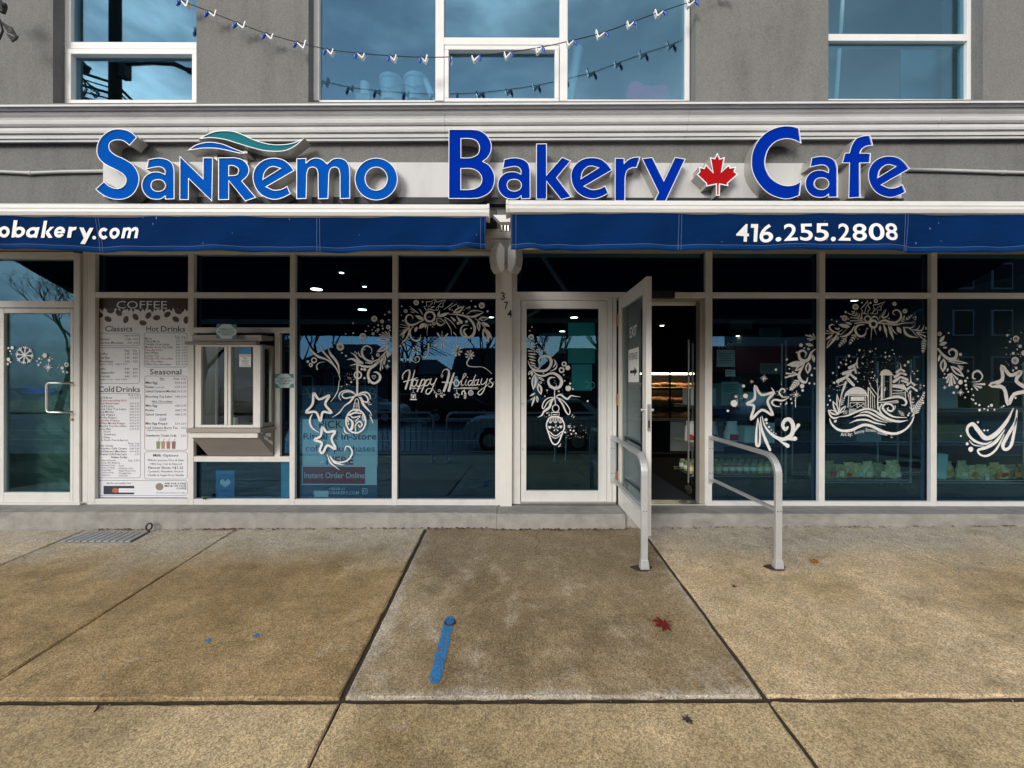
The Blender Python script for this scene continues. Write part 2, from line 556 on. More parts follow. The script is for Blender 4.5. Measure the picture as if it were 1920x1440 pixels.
def wrinkle(m):
    n, l = m.node_tree.nodes, m.node_tree.links
    b = n['Principled BSDF']
    k = n.new("ShaderNodeBump"); k.inputs['Strength'].default_value = 0.55; k.inputs['Distance'].default_value = 0.05
    l.new(noise(n, l, 3.2, 4, pos(n, l, (1.0, 1.0, 1.6)), rough=0.5), k.inputs['Height'])
    for lk in list(b.inputs['Normal'].links): l.new(lk.from_socket, k.inputs['Normal']) if False else None
    l.new(k.outputs[0], b.inputs['Normal'])
wrinkle(M['canvas'])
M['hem'] = mat("faded_navy_hem", (0.003, 0.032, 0.125), 0.95, var=0.3, vs=5, spec=0.05)
M['stitch'] = mat("pale_stitching", (0.09, 0.14, 0.30), 0.9, var=0.2)
M['white_print'] = mat("white_print", (0.82, 0.81, 0.79), 0.6, var=0.04)
M['paint'] = mat("white_window_paint", (0.80, 0.79, 0.77), 0.75, var=0.22, vs=38)
M['conduit'] = mat("painted_conduit", (0.52, 0.51, 0.49), 0.55, var=0.1)
M['galv'] = mat("galvanised_steel", (0.62, 0.63, 0.64), 0.42, metal=0.5, var=0.12, vs=14, dirt=0.12)
M['steel'] = mat("stainless_steel", (0.62, 0.61, 0.59), 0.3, metal=0.9, var=0.08)
M['alu_box'] = mat("pickup_box_aluminium", (0.30, 0.27, 0.235), 0.4, metal=0.25, var=0.1, vs=5)
M['brass'] = mat("tarnished_brass", (0.42, 0.22, 0.09), 0.4, metal=0.8, var=0.25, vs=30)
M['iron'] = mat("rusty_iron", (0.05, 0.033, 0.024), 0.85, var=0.4, vs=40)
M['grate'] = mat("grey_grate", (0.36, 0.375, 0.38), 0.6, metal=0.2, var=0.25, vs=20)
M['bluepaint'] = mat("blue_marking_paint", (0.02, 0.17, 0.42), 0.9, var=0.5, vs=40)
def worn(m, lo, hi):
    """paint worn through to what is below"""
    n, l = m.node_tree.nodes, m.node_tree.links
    b = n['Principled BSDF']
    a = noise(n, l, 70, 5, pos(n, l), rough=0.75)
    l.new(ramp(n, l, a, lo, hi), b.inputs['Alpha'])
M['bluemark'] = mat("worn_blue_marking_paint", (0.03, 0.24, 0.56), 0.9, var=0.5, vs=40)
worn(M['bluemark'], 0.36, 0.52)
M['leafred'] = mat("red_maple_leaf", (0.17, 0.008, 0.006), 0.6, var=0.4, vs=60)
M['leaforange'] = mat("orange_fallen_leaf", (0.34, 0.12, 0.03), 0.6, var=0.4, vs=60)
M['leafbrown'] = mat("brown_leaf_litter", (0.13, 0.055, 0.025), 0.8, var=0.6, vs=30)
M['bulb'] = mat("blue_bulb", (0.012, 0.07, 0.36), 0.25, var=0.1)
M['socket'] = mat("green_socket", (0.01, 0.045, 0.03), 0.5, var=0.1)
M['clip'] = mat("white_plastic_clip", (0.80, 0.80, 0.80), 0.4, var=0.04)
M['wire'] = mat("black_wire", (0.012, 0.012, 0.012), 0.5, var=0.1)
M['ink'] = mat("black_print", (0.018, 0.017, 0.018), 0.6, var=0.05)
M['barrier'] = mat('silhouette_picket_steel', (0.05, 0.052, 0.055), 0.35, metal=0.6)  # pickets darkened to paint in their silhouette against the lit road
M['g_shop'] = glass("tinted_shop_glass", (0.60, 0.74, 0.78), (0.24, 0.54, 0.92), 0.0, 2.3, 0.003)
M['g_door'] = glass("door_glass", (0.64, 0.79, 0.77), (0.34, 0.64, 0.90), 0.0, 1.8, 0.003)
M['g_clear'] = glass("clear_glass", (0.85, 0.9, 0.89), (0.8, 0.92, 1.0), 0.0, 0.4, 0.003)
M['g_leaf'] = glass("leaf_glass", (0.50, 0.60, 0.60), (0.7, 0.85, 0.9), 0.0, 1.0)
M['g_up'] = glass("blue_reflective_glass", (0.62, 0.78, 0.84), (0.42, 0.74, 0.95), 0.155, 1.0, 0.003)

# ================================================================== THE GROUND
pave = thing("sidewalk", "broomed concrete sidewalk sloping up to the shop step", "sidewalk", (0, -2, -0.3), kind='structure')
pave['kind'] = 'structure'
def slab(x0, x1, y0, y1, m, gl=0.014, gr=0.014, gf=0.018, gb=0.004, lift=0.0):
    rng = random.Random(int(x0 * 100) + int(y0 * 77))
    x0, x1, y0, y1 = x0 + gl, x1 - gr, y0 + gf, y1 - gb
    def ring(inset, dz, jit):
        pts = []
        nx, ny = max(2, int((x1 - x0) / 0.07)), max(2, int((y1 - y0) / 0.07))
        a = [(x0 + (x1 - x0) * i / nx, y0, 0, 1) for i in range(nx)]
        a += [(x1, y0 + (y1 - y0) * i / ny, -1, 0) for i in range(ny)]
        a += [(x1 - (x1 - x0) * i / nx, y1, 0, -1) for i in range(nx)]
        a += [(x0, y1 - (y1 - y0) * i / ny, 1, 0) for i in range(ny)]
        for px_, py_, ix, iy in a:
            j = rng.gauss(0, jit) + (rng.uniform(.004, .014) if rng.random() < .05 and inset > 0 else 0)
            px2, py2 = px_ + ix * (inset + j), py_ + iy * (inset + j)
            pts.append((px2, py2, gz(px2, py2) + dz + lift))
        return pts
    b = MB()
    r1, r2 = ring(0.009, 0.0, 0.0022), ring(0.0, -0.007, 0.0022)
    r3 = [(p[0], p[1], p[2] - 0.07) for p in r2]
    n = len(r1)
    f = [tuple(range(n))]
    for k in range(2):
        f += [(k * n + i, (k + 1) * n + i, (k + 1) * n + (i + 1) % n, k * n + (i + 1) % n) for i in range(n)]
    b.add(r1 + r2 + r3, f)
    return b.build("slab", m, pave)
JY = -2.22
SF = -0.262                                     # face of the step
xs = [-7.6, -5.9, -4.27, -2.76, -0.86, 1.29, 3.56, 5.75, 7.9]
ms = ['slab_wet', 'slab_dry', 'slab_wet', 'slab_wet', 'slab_mid', 'slab_dry', 'slab_dry', 'slab_dry']
gaps = {-0.86: 0.016, 1.29: 0.014, -2.76: 0.006, 3.56: 0.008, -4.27: 0.008}
for i in range(len(xs) - 1):
    slab(xs[i], xs[i + 1], JY, SF, M[ms[i]], gaps.get(xs[i], .008), gaps.get(xs[i + 1], .008), 0.014, 0.002)
xf = [-7.4, -5.2, -3.0, -0.86, 1.29, 3.5, 5.7, 7.9]
for i in range(len(xf) - 1):
    slab(xf[i], xf[i + 1], -4.42, JY, M['slab_front'], 0.006 if xf[i] < 1 else .012, 0.006 if xf[i + 1] < 1 else 0.012, 0.012, 0.018)
slab(-9.0, 9.5, -6.2, -4.42, M['slab_front'])
jb = MB()
jb.quad((-12, -6.2, gz(-12, -6.2) - .016), (12, -6.2, gz(12, -6.2) - .016), (12, -.2, gz(12, -.2) - .016), (-12, -.2, gz(-12, -.2) - .016))
jo = jb.build("joint_filler", M['joint'], pave); jo['kind'] = 'structure'
def asphalt():
    m, n, l, b = nt("asphalt")
    v = pos(n, l)
    c = mixc(n, l, noise(n, l, 0.7, 6, v), (0.05, 0.053, 0.058), (0.09, 0.094, 0.098))
    l.new(c, b.inputs['Base Color'])
    b.inputs['Roughness'].default_value = 0.55
    bump(n, l, b, noise(n, l, 60, 3, v), 0.5)
    return m
kb = MB(); kb.box(-40, 40, -6.36, -6.2, -0.80, -0.585)
tag(kb.build("kerb", mat("kerb_concrete", (0.3, 0.29, 0.27), 0.9), bevel=0.02), "concrete kerb along the road", None, None, 'structure')
rd = MB(); rd.quad((-200, -220, -0.73), (200, -220, -0.73), (200, -6.3, -0.73), (-200, -6.3, -0.73))
tag(rd.build("road", asphalt()), "dark asphalt road", None, None, 'structure')
gd = MB(); gd.quad((-200, -220, -0.74), (200, -220, -0.74), (200, 60, -0.74), (-200, 60, -0.74))
tag(gd.build("ground", M['joint']), "bare ground under everything", None, None, 'structure')
lm = MB()
for yy, ww in ((-9.7, .12), (-12.4, .12), (-18.4, .12)):
    lm.quad((-60, yy - ww / 2, -0.724), (60, yy - ww / 2, -0.724), (60, yy + ww / 2, -0.724), (-60, yy + ww / 2, -0.724))
tag(lm.build("road_marking", M['white_print']), "white lane lines painted on the road", None, None, 'structure')
fs_ = MB(); fs_.box(-80, 80, -40, -21.5, -0.9, -0.6)
tag(fs_.build("far_sidewalk", M['slab_front']), "far pavement across the road", None, None, 'structure')

# ================================================================== THE BUILDING
bld = thing("shop_building", "grey stucco shop building with white framed storefront and moulded cornice", "building", (0, 0, 0))
WY = -0.06           # face of the stucco
TILT = 14 / 1920 * F / 4.14 / F * 4.14 * 1.0
TILT = 0.0060
def ZU(py, Y): return Z(py, Y)
def wall_piece(px0, px1, z0, z1):
    x0, x1 = px0, px1
    return MB().box(x0, x1, WY, 0.34, z0, z1).shear(TILT).build("wall", M['stucco'], bld)
z_top = 7.0
zc_bot, zc_top = Z(264, WY), Z(190, WY)
XL, XR = -7.4, 7.4
# piers between the upper windows
wx = [X(98, WY), X(367, WY), X(577, WY), X(1303, WY), X(1552, WY), X(1842, WY)]
edges = [XL] + wx + [XR]
for i in range(0, len(edges), 2):
    wall_piece(edges[i], edges[i + 1], zc_top, z_top)
wall_piece(XL, XR, 2.93, zc_top)                # sign band
# cornice
cp = [(190, .30), (199.5, -.06), (200, -.285), (203, -.290), (204, -.272), (206, -.268), (207.5, -.262), (210.5, -.252), (212.5, -.228), (213.5, -.232), (219, -.218), (224, -.20),
      (229, -.192), (231, -.198), (236, -.194), (240.5, -.178), (242.5, -.155), (243.5, -.168), (249, -.172), (253, -.166), (255.5, -.148), (256.5, -.135),
      (257.5, -.146), (263.5, -.142), (264.5, -.124), (266, -.128), (270, -.124), (271.5, -.07)]
prof = [(y, Z(py - 7, y) if y < 0 else Z(py - 7, -.06)) for py, y in cp]
prof.append((.30, prof[-1][1]))
joints = [X(385, -.2), X(832, -.2), X(1290, -.2), X(1765, -.2)]
cx = [XL] + joints + [XR]
for i in range(len(cx) - 1):
    MB().profile(prof, cx[i] + .0012, cx[i + 1] - .0012).shear(TILT).build("cornice", M['cornice'], bld)
# upper windows ------------------------------------------------
GY = 0.115
def bar(mb, x0, x1, y0, y1, Y, dep=0.07):
    mb.box(X(x0, Y), X(x1, Y), Y, Y + dep, Z(y1, Y), Z(y0, Y))
def pane(name, x0, x1, y0, y1, Y, m, parent, th=0.008, sh=0.0):
    return MB().box(X(x0, Y), X(x1, Y), Y, Y + th, Z(y1, Y), Z(y0, Y)).shear(sh).build(name, m, parent)
def window(frames, sashes, panes):
    f = MB()
    for a in frames: bar(f, *a, 0.05, 0.10)
    fo = f.build("upper_window", M['frame_up'], bld, bevel=.004)
    for (x0, x1, y0, y1, wd) in sashes:
        s = MB(); Y = 0.035
        bar(s, x0, x1, y0, y0 + wd, Y); bar(s, x0, x1, y1 - wd + 1, y1, Y)
        bar(s, x0, x0 + wd, y0 + wd, y1 - wd + 1, Y); bar(s, x1 - wd, x1, y0 + wd, y1 - wd + 1, Y)
        s.build("sash", M['frame_up'], fo, bevel=.004)
    for a in panes: pane("glass_pane", *a, GY - .03, M['g_up'], fo)
    return fo
window([(117, 131, -120, 198), (131, 372, 80, 93)], [(122, 368, 93, 197, 9.5)], [(131, 372, -118, 80), (130, 360, 101, 190)])
window([(586, 597, -120, 189), (815, 831, -120, 189), (1048, 1063, -120, 189), (1284, 1292, -120, 188), (831, 1048, 70, 84), (597, 815, 188, 192), (1063, 1284, 186, 191)],
       [(832, 1047, 85, 191, 8)], [(597, 815, -118, 188), (831, 1048, -118, 70), (840, 1039, 93, 184), (1063, 1284, -118, 187)])
window([(1540, 1549, -120, 188), (1813, 1824, -120, 188), (1549, 1813, 62, 75), (1549, 1813, 184, 190)], [], [(1549, 1813, -118, 62), (1549, 1813, 75, 184)])
# upstairs room behind the windows
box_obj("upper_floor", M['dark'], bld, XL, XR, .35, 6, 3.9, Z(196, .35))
ub = MB(); ub.box(XL, XR, 6.0, 6.1, 3.9, 7.2); ub.build("upper_back_wall", mat("upstairs_wall", (.22, .26, .28), .9), bld)
box_obj("upper_ceiling", mat("upstairs_ceiling", (.4, .42, .43), .9), bld, XL, XR, -.05, 6.1, 7.0, 7.15)
for xx in (-2.95, 2.75, 5.9):
    box_obj("partition_wall", mat("partition", (.30, .33, .34), .9), bld, xx, xx + .1, .36, 6, 4.0, 7.0)
# what stands behind the upper glass
M['pail'] = mat('white_pail', (.55, .56, .56), .4)
def bucket(px0, px1, py0, lab):
    Y = 0.55
    cx_ = (X(px0, Y) + X(px1, Y)) / 2; r = (X(px1, Y) - X(px0, Y)) / 2; zb = Z(194, Y) - .01; h = Z(py0, Y) - zb
    t = thing("bucket", lab, "bucket", (cx_, Y, zb), "white pails behind the upper window")
    m = M['pail']
    MB().lathe([(r * .82, 0), (r * .95, h * .8), (r * .95, h * .82), (r, h * .82), (r, h * .86), (r * .96, h * .86)], (cx_, Y, zb), 24).build("pail", m, t, smooth=False)
    MB().lathe([(r * 1.02, h * .86), (r * 1.03, h * .97), (r * .98, h), (.01, h)], (cx_, Y, zb), 24).build("lid", m, t)
    MB().tube([(cx_ - r * .95, Y - r * .3, zb + h * .75), (cx_ - r * .6, Y - r * .85, zb + h * .5), (cx_, Y - r * 1.02, zb + h * .32), (cx_ + r * .6, Y - r * .85, zb + h * .5), (cx_ + r * .95, Y - r * .3, zb + h * .75)], .006, 6).build("handle", m, t)
bucket(711, 754, 151, "white lidded pail behind the upper middle window, left of its twin")
bucket(757, 802, 150, "white lidded pail next to the mullion of the upper middle window")
Y = .5; xx = X(683, Y)
tr_ = tag(MB().lathe([(.055, 0), (.055, .17), (.02, .17), (.02, .16)], (xx, Y, Z(184, Y)), 20).build("paper_roll", M['white_print']), "small white paper roll behind upper middle window", "paper roll")
st = MB(); st.box(xx - .08, xx + .08, Y - .08, Y + .08, Z(194, Y) - .02, Z(184, Y)); tag(st.build("carton", M['beige']), "low carton under the paper roll upstairs", "carton")
for p0, p1, lab in (((1083, 92), (1064, 190), "pale tube leaning behind upper right pane beside the mullion"), ((797, 152), (814, 192), "short pale tube leaning beside the white pails upstairs")):
    Y = .32
    tag(MB().tube([P(p0[0], p0[1], Y), P(p1[0], p1[1], Y - .12)], .055 if p0[0] > 1000 else .035, 16).build("cardboard_tube", M['white_print'], smooth=True), lab, "tube")
Y = .6
bagm = mat("red_bag_cloth", (.85, .05, .16), .8, var=.25, vs=20)
b = MB()
b.prism(contour([(X(a, Y), Z(c, Y)) + ((1,) if k else ()) for a, c, k in ((1172, 195, 1), (1176, 162, 1), (1190, 150, 1), (1215, 160, 0), (1250, 158, 1), (1258, 195, 1))]), Y, Y + .12)
tag(b.build("red_bag", bagm, bevel=.01), "crumpled red bag behind the upper right pane", "bag")
Y = .5
box_obj("blind", mat("pale_blue_board", (.16, .24, .28), .8), None, X(1688, Y), X(1772, Y), Y, Y + .02, Z(194, Y), Z(92, Y))
tag(bpy.data.objects['blind'], "pale board standing behind the upper right window", "board")
Y = .7
for a0, a1 in ((1554, 1572),):
    tag(MB().tube([P(1581, -40, Y), P(1566, 196, Y)], .022, 8).build("pole", M['frame_up']), "thin leaning pole inside the upper right window", "pole")

# ------------------------------------------------------------- STOREFRONT FRAMES
SH = 475       # top of the shop glass
def vbar(x0, x1, y0, y1, Y0=0.0, dep=.0495, name="mullion", m='frame', par=None, bev=.003):
    o = MB().box(X(x0, Y0), X(x1, Y0), Y0, Y0 + dep, Z(y1, Y0), Z(y0, Y0)).build(name, M[m], par or bld, bevel=bev)
    if name in ('mullion', 'transom', 'sill') and m == 'frame' and Y0 < .01:
        e = .006 if x1 - x0 < 40 else 0; g = .006 if e == 0 else 0
        MB().box(X(x0, Y0) - e, X(x1, Y0) + e, .0585, .105, Z(y1, Y0) - g, Z(y0, Y0) + g).build("dark_inner_bar", M['black'], o)
        k_ = MB()
        if e:
            for xx in (X(x0, Y0) - .004, X(x1, Y0)): k_.box(xx, xx + .004, .040, .0492, Z(y1, Y0), Z(y0, Y0))
        else:
            for zz in (Z(y1, Y0) - .004, Z(y0, Y0)): k_.box(X(x0, Y0), X(x1, Y0), .040, .0492, zz, zz + .004)
        k_.build("gasket", M['black'], o)['kind'] = 'stuff'
    return o
def hbar(x0, x1, y0, y1, Y0=0.003, dep=.0465, name="transom", m='frame', par=None, bev=.003):
    return vbar(x0, x1, y0, y1, Y0, dep, name, m, par, bev)
# header under the awnings
MB().profile([(-.055, Z(433)), (-.085, Z(435)), (-.085, Z(452)), (-.07, Z(455)), (-.07, Z(472)), (.2, Z(472)), (.2, Z(433) + .02)], XL, XR).build("header", M['beige'], bld)
hbar(172, 929, 470, 477, .004, .1, "head_rail"); hbar(968, 1990, 464, 471, .004, .1, "head_rail")
# left bays
for x0, x1 in ((164, 178), (352, 363), (543, 553), (735, 745), (929, 938.5)): vbar(x0, x1, 470, 952)
for x0, x1 in ((178, 352), (363, 543), (553, 735), (745, 929)):
    hbar(x0, x1, 549, 559)
    hbar(x0, x1, 937, 951.5, name="sill")
    G_top = pane("glass_pane", x0 - 1, x1 + 1, 474, 551, .05, M['g_shop'], bld, .008, 0)
for x0, x1 in ((178, 352), (553, 735), (745, 929)):
    pane("glass_pane", x0 - 1, x1 + 1, 557, 940, .05, M['g_shop'], bld, .008, 0)
# bay with the pick-up window
pane("glass_pane", 362, 544, 557, 618, .05, M['g_shop'], bld, .008, 0)
hbar(363, 543, 615, 625); vbar(514.5, 525, 625, 857, .005, .09); hbar(363, 543, 857, 867)
pane("glass_pane", 525, 544, 624, 858, .05, M['g_shop'], bld, .008, 0)
pane("glass_pane", 362, 544, 866, 940, .05, M['g_shop'], bld, .008, 0)
# right bays
for x0, x1 in ((1322.5, 1335.5), (1536, 1547), (1746, 1757), (1985, 1999)): vbar(x0, x1, 466, 950)
for x0, x1 in ((1335.5, 1536), (1547, 1746), (1757, 1985)):
    hbar(x0, x1, 547, 557); hbar(x0, x1, 939, 949.5, name="sill")
    pane("glass_pane", x0 - 1, x1 + 1, 469, 549, .05, M['g_shop'], bld, .008, 0)
    pane("glass_pane", x0 - 1, x1 + 1, 556, 941, .05, M['g_shop'], bld, .008, 0)
# middle: column, transom light, doors
vbar(960, 969, 466, 945)
cb = MB()
cb.prism([(X(938.5), Z(958)), (X(960), Z(958)), (X(960), Z(466)), (X(938.5), Z(466))], -.045, .05)
colm = cb.build("column", M['white_panel'], bld, bevel=.004)
for sx in (0, 1):
    q = MB()
    fr_ = [(937.5, 454), (946, 465), (946, 507), (938.5, 512), (932.5, 497), (930, 480), (931.5, 466)]
    bk = [(925, 460), (938, 466), (940, 507), (926, 515), (919.5, 505), (916.5, 486), (918.5, 470)]
    if sx:
        fr_ = [(1897 - a, b_) for a, b_ in fr_][::-1]; bk = [(1897 - a, b_) for a, b_ in bk][::-1]
    v = [P(a, c, -.34) for a, c in fr_] + [P(a, c, -.16) for a, c in bk]
    n = len(fr_)
    q.add(v, [tuple(range(n))[::-1] if not sx else tuple(range(n))[::-1], tuple(range(n, 2 * n))] + [(i, (i + 1) % n, (i + 1) % n + n, i + n) for i in range(n)])
    q.build("column_end_cap", M['frame'], bld, bevel=.008)
MB().box(X(930), X(966), -.16, 0, Z(506), Z(460)).build("column_bracket", M['beige'], bld)
hbar(969, 1322.5, 547, 557.5)
pane("glass_pane", 968, 1323, 468, 549, .05, M['g_shop'], bld, .008, 0)
vbar(969, 976, 557.5, 945); vbar(1139, 1148, 557.5, 945); vbar(1148.5, 1156, 557.5, 945, .008)
hbar(976, 1139, 557.5, 562)
# closed door
def rect_frame(mb, x0, x1, y0, y1, wl_, wr_, wt, wb, Y, dep):
    bar(mb, x0, x0 + wl_, y0, y1, Y, dep); bar(mb, x1 - wr_, x1, y0, y1, Y, dep)
    bar(mb, x0 + wl_, x1 - wr_, y0, y0 + wt, Y, dep); bar(mb, x0 + wl_, x1 - wr_, y1 - wb, y1, Y, dep)
d = MB(); rect_frame(d, 977, 1138, 563, 941, 10, 15, 15, 21, .012, .045)
d1 = d.build("door", M['frame'], bld, bevel=.004)
dd = MB(); rect_frame(dd, 984.5, 1125.5, 575.5, 922.5, 2.5, 2.5, 2.5, 2.5, .004, .012); dd.build("glazing_bead", M['frame'], d1)
pane("door_glass", 986, 1124, 577, 921, .035, M['g_door'], d1, .008, 0)
for py in (757, 842, 665):
    MB().tube([(X(979.5), -.0, Z(py)), (X(979.5), .02, Z(py))], .012 if py == 757 else .007, 12).build("lock", M['steel'], d1)
hbar(976, 1156, 941, 946, -.02, .1, "threshold", 'steel')
# open door leaf, swung out square to the wall
hx, hy = X(1163), -.005
LW, LT = .875, .046
z0, z1 = .014, 2.215
lf = MB()
def lbar(y0, y1, za, zb, mb=None, th=LT, xo=0): (mb or lf).box(hx - th / 2 + xo, hx + th / 2 + xo, hy - y1, hy - y0, za, zb)
lbar(0, .10, z0, z1); lbar(LW - .10, LW, z0, z1); lbar(.10, LW - .10, z1 - .12, z1); lbar(.10, LW - .10, z0, z0 + .17)
d2 = lf.build("door", M['frame'], bld, bevel=.004)
d2['label'] = "open glass door leaf standing square to the storefront"
lg = MB(); lbar(.095, LW - .095, z0 + .165, z1 - .115, lg, .008); lg.build("door_glass", M['g_leaf'], d2)
db = MB()
for a in (.10, LW - .115): lbar(a, a + .015, z0 + .17, z1 - .12, db, .03)
db.build("glazing_bead", M['beige'], d2)
bx_ = MB(); bx_.box(hx - .03, hx - .0235, hy - LW + .14, hy - .12, Z(838) , Z(838) + .03)
for zz in (Z(600), Z(749), Z(893)):
    h_ = MB(); h_.lathe([(.011, -.06), (.011, .06)], (hx - .028, hy + .002, zz), 10); h_.box(hx - .045, hx - .026, hy - .004, hy + .004, zz - .05, zz + .05)
    h_.build("hinge", M['brass'], d2)
lk = MB(); lk.box(hx - .014, hx + .014, hy - LW - .003, hy - LW, Z(786, -.87) - .10, Z(786, -.87) + .13); lk.build("lock_plate", M['steel'], d2)
l2 = MB(); l2.box(hx - .007, hx + .007, hy - LW - .0045, hy - LW - .003, Z(790, -.87) - .05, Z(790, -.87) + .01)
for dz in (.10, .03, -.07): l2.lathe([(.005, 0), (.005, .001)], (hx, hy - LW - .0045, Z(786, -.87) + dz), 8)
l2.build("latch", M['black'], d2)
lh = MB(); lh.tube([(hx - .055, hy - LW + .05, Z(768, -.82)), (hx + .055, hy - LW + .05, Z(768, -.82))], .014, 12); lh.build("lock_cylinder", M['steel'], d2)
# opening
vbar(1156, 1160, 557.5, 945, .03, .08, "door_jamb", 'black'); vbar(1312, 1322.5, 560, 945, .02, .09, "door_jamb", 'beige')
hbar(1156, 1322.5, 557.5, 562, .02, .09, "door_head", 'beige'); hbar(1206, 1312, 563, 571, .12, .05, "inner_door_head", 'frame')
vbar(1304, 1312, 571, 945, .13, .04, "inner_door_jamb", 'dark')
MB().box(X(1208), X(1262), -.05, .0, Z(560), Z(546)).build("door_closer", M['black'], bld, bevel=.006)
MB().box(X(1160), X(1322), -.03, .14, 0.001, .022).build("threshold", M['steel'], bld, bevel=.006)
# left entrance door
vbar(137.5, 149, 476, 947); vbar(149, 154.5, 476, 947, .05, .05, "shadow_line_bar", 'black'); vbar(154.5, 164, 470, 952, .02, .09, "wall_strip")  # second bar is black to paint in the shadow line beside the jamb
hbar(-60, 137.5, 474, 486, .003, .1, "door_head"); hbar(-60, 137.5, 566, 578.5, .003, .1)
vbar(-60, -38, 476, 947)
pane("glass_pane", -38, 138, 485, 567, .05, M['g_door'], bld, .008, 0)
d = MB(); rect_frame(d, -37, 137, 580, 945.5, 44, 5.5, 9, 20, .010, .05)
d3 = d.build("door", M['frame'], bld, bevel=.004)
pane("door_glass", 6, 132.5, 588, 926, .035, M['g_door'], d3, .008, 0)
hy_, hz_ = -.075, 0
hp = []
for k in range(7):
    a = math.pi / 2 * k / 6; r_ = .035
    hp.append((X(103.5) + r_ - r_ * math.sin(a), -.075, Z(720) - r_ + r_ * math.cos(a)))
hp2 = [(p[0], p[1], Z(720) + Z(774) - p[2]) for p in hp][::-1]
MB().tube([(X(134), .012, Z(720)), (X(133), -.06, Z(720)), (X(130), -.075, Z(720))] + hp + hp2 + [(X(130), -.075, Z(774)), (X(133), -.06, Z(774)), (X(134), .012, Z(774))], .012, 12).build("handle", M['steel'], d3, smooth=True)
MB().tube([(X(135.5), -.012, Z(788)), (X(135.5), .02, Z(788))], .016, 14).build("lock", M['brass'], d3)
hbar(-60, 150, 945.5, 949, -.03, .12, "threshold", 'frame')
# step --------------------------------------------------------
def step(x0, x1, yf, zt=0.0):
    n = int((x1 - x0) / .06)
    rng = random.Random(int(x0 * 50))
    b = MB(); vs = []; 
    for i in range(n + 1):
        x = x0 + (x1 - x0) * i / n
        j = rng.gauss(0, .002); e = rng.gauss(0, .002) - (.012 if rng.random() < .05 else 0)
        vs += [(x, .10, zt), (x, yf + .014 - e, zt), (x, yf + .003 + j, zt - .010 + e), (x, yf - .006 + j, gz(x, yf) - .06), (x, .10, gz(x, yf) - .06)]
    f = []
    for i in range(n):
        for k in range(4):
            f.append((i * 5 + k, i * 5 + k + 1, (i + 1) * 5 + k + 1, (i + 1) * 5 + k))
    b.add(vs, f + [(0, 4, 3, 2, 1), (n * 5, n * 5 + 1, n * 5 + 2, n * 5 + 3, n * 5 + 4)])
    return b.build("step", M['step'], bld)
step(XL, X(932, -.2), -.266); step(X(932, -.2) + .004, X(1158), -.30, .004); step(X(1158) + .004, 3.3, -.268); step(3.304, XR, -.268, .001)
# side returns and roof so the building is a closed body
MB().box(XL - .2, XL, WY, 9, -.6, 7.2).build("side_wall", M['stucco'], bld)
MB().box(XR, XR + .2, WY, 9, -.6, 7.2).build("side_wall", M['stucco'], bld)
# ------------------------------------------------------------- SHOP INTERIOR
fl = MB(); fl.box(XL, XR, .10, 9, -.12, -.002)
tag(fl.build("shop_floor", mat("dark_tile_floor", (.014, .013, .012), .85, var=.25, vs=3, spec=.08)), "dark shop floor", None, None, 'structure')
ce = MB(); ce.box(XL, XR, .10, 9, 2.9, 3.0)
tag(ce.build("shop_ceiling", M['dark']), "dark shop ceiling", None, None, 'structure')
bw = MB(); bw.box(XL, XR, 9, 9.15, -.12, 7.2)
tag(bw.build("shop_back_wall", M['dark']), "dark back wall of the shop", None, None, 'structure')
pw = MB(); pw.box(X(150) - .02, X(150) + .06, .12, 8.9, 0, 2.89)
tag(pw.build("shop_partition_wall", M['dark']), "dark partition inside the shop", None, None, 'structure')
lampm = emit("downlight_glow", (1.0, .93, .80), 14)
def downlight(px, py, wpx, lab):
    d_ = (2.885 - CAMZ) * F / (CY - py)
    x, y = (px - CX) * d_ / F, CAMY + d_
    if y > 8.8:
        y = 8.6; 
    r = wpx / 2 * d_ / F
    t = thing("downlight", lab, "ceiling light", (x, y, 2.885), "recessed downlights of the shop ceiling")
    MB().lathe([(r * 1.25, 0), (r * 1.25, .012)], (x, y, 2.886), 20).build("trim_ring", M['dark'], t)
    MB().lathe([(r, 0), (r, .004)], (x, y, 2.880), 20).build("lens", lampm, t)
    if wpx >= 10:
        ld = bpy.data.lights.new("downlight_lamp", 'SPOT'); ld.energy = 26; ld.spot_size = R(95); ld.spot_blend = .6; ld.color = (1.0, .88, .70); ld.shadow_soft_size = .06
        lo = bpy.data.objects.new("downlight_lamp", ld); lo.location = (0, 0, -.02); lo.parent = t; col.objects.link(lo)
for a in ((593, 543, 20, "largest oval ceiling light in the bay left of the wreath window"), (640, 512, 8, "small ceiling light high in the third bay from the left"), (683, 538, 7, "small ceiling light just above the transom of the third bay"),
          (679, 581, 15, "ceiling light below the transom beside the painted dots"), (388, 566, 10, "ceiling light over the pick-up window"), (583, 615, 6, "faint ceiling light above the painted fern"),
          (1076, 595, 13, "ceiling light at the top of the closed door"), (1054, 621, 10, "lower ceiling light seen through the closed door"), (1602, 562, 11, "ceiling light left of the painted holly"), (1682, 575, 11, "ceiling light right of the painted holly"),
          (1241, 610, 7, "brightest ceiling light in the open doorway"), (1295, 636, 6, "ceiling light beside the rack pole in the doorway"), (921, 595, 9, "ceiling light at the tip of the painted leaf"), (1230, 652, 5, "small ceiling light deep in the open doorway"), (1244, 659, 5, "smallest ceiling light deep in the open doorway"), (1313, 583, 4, "ceiling light at the dark jamb of the doorway")):
    downlight(*a)

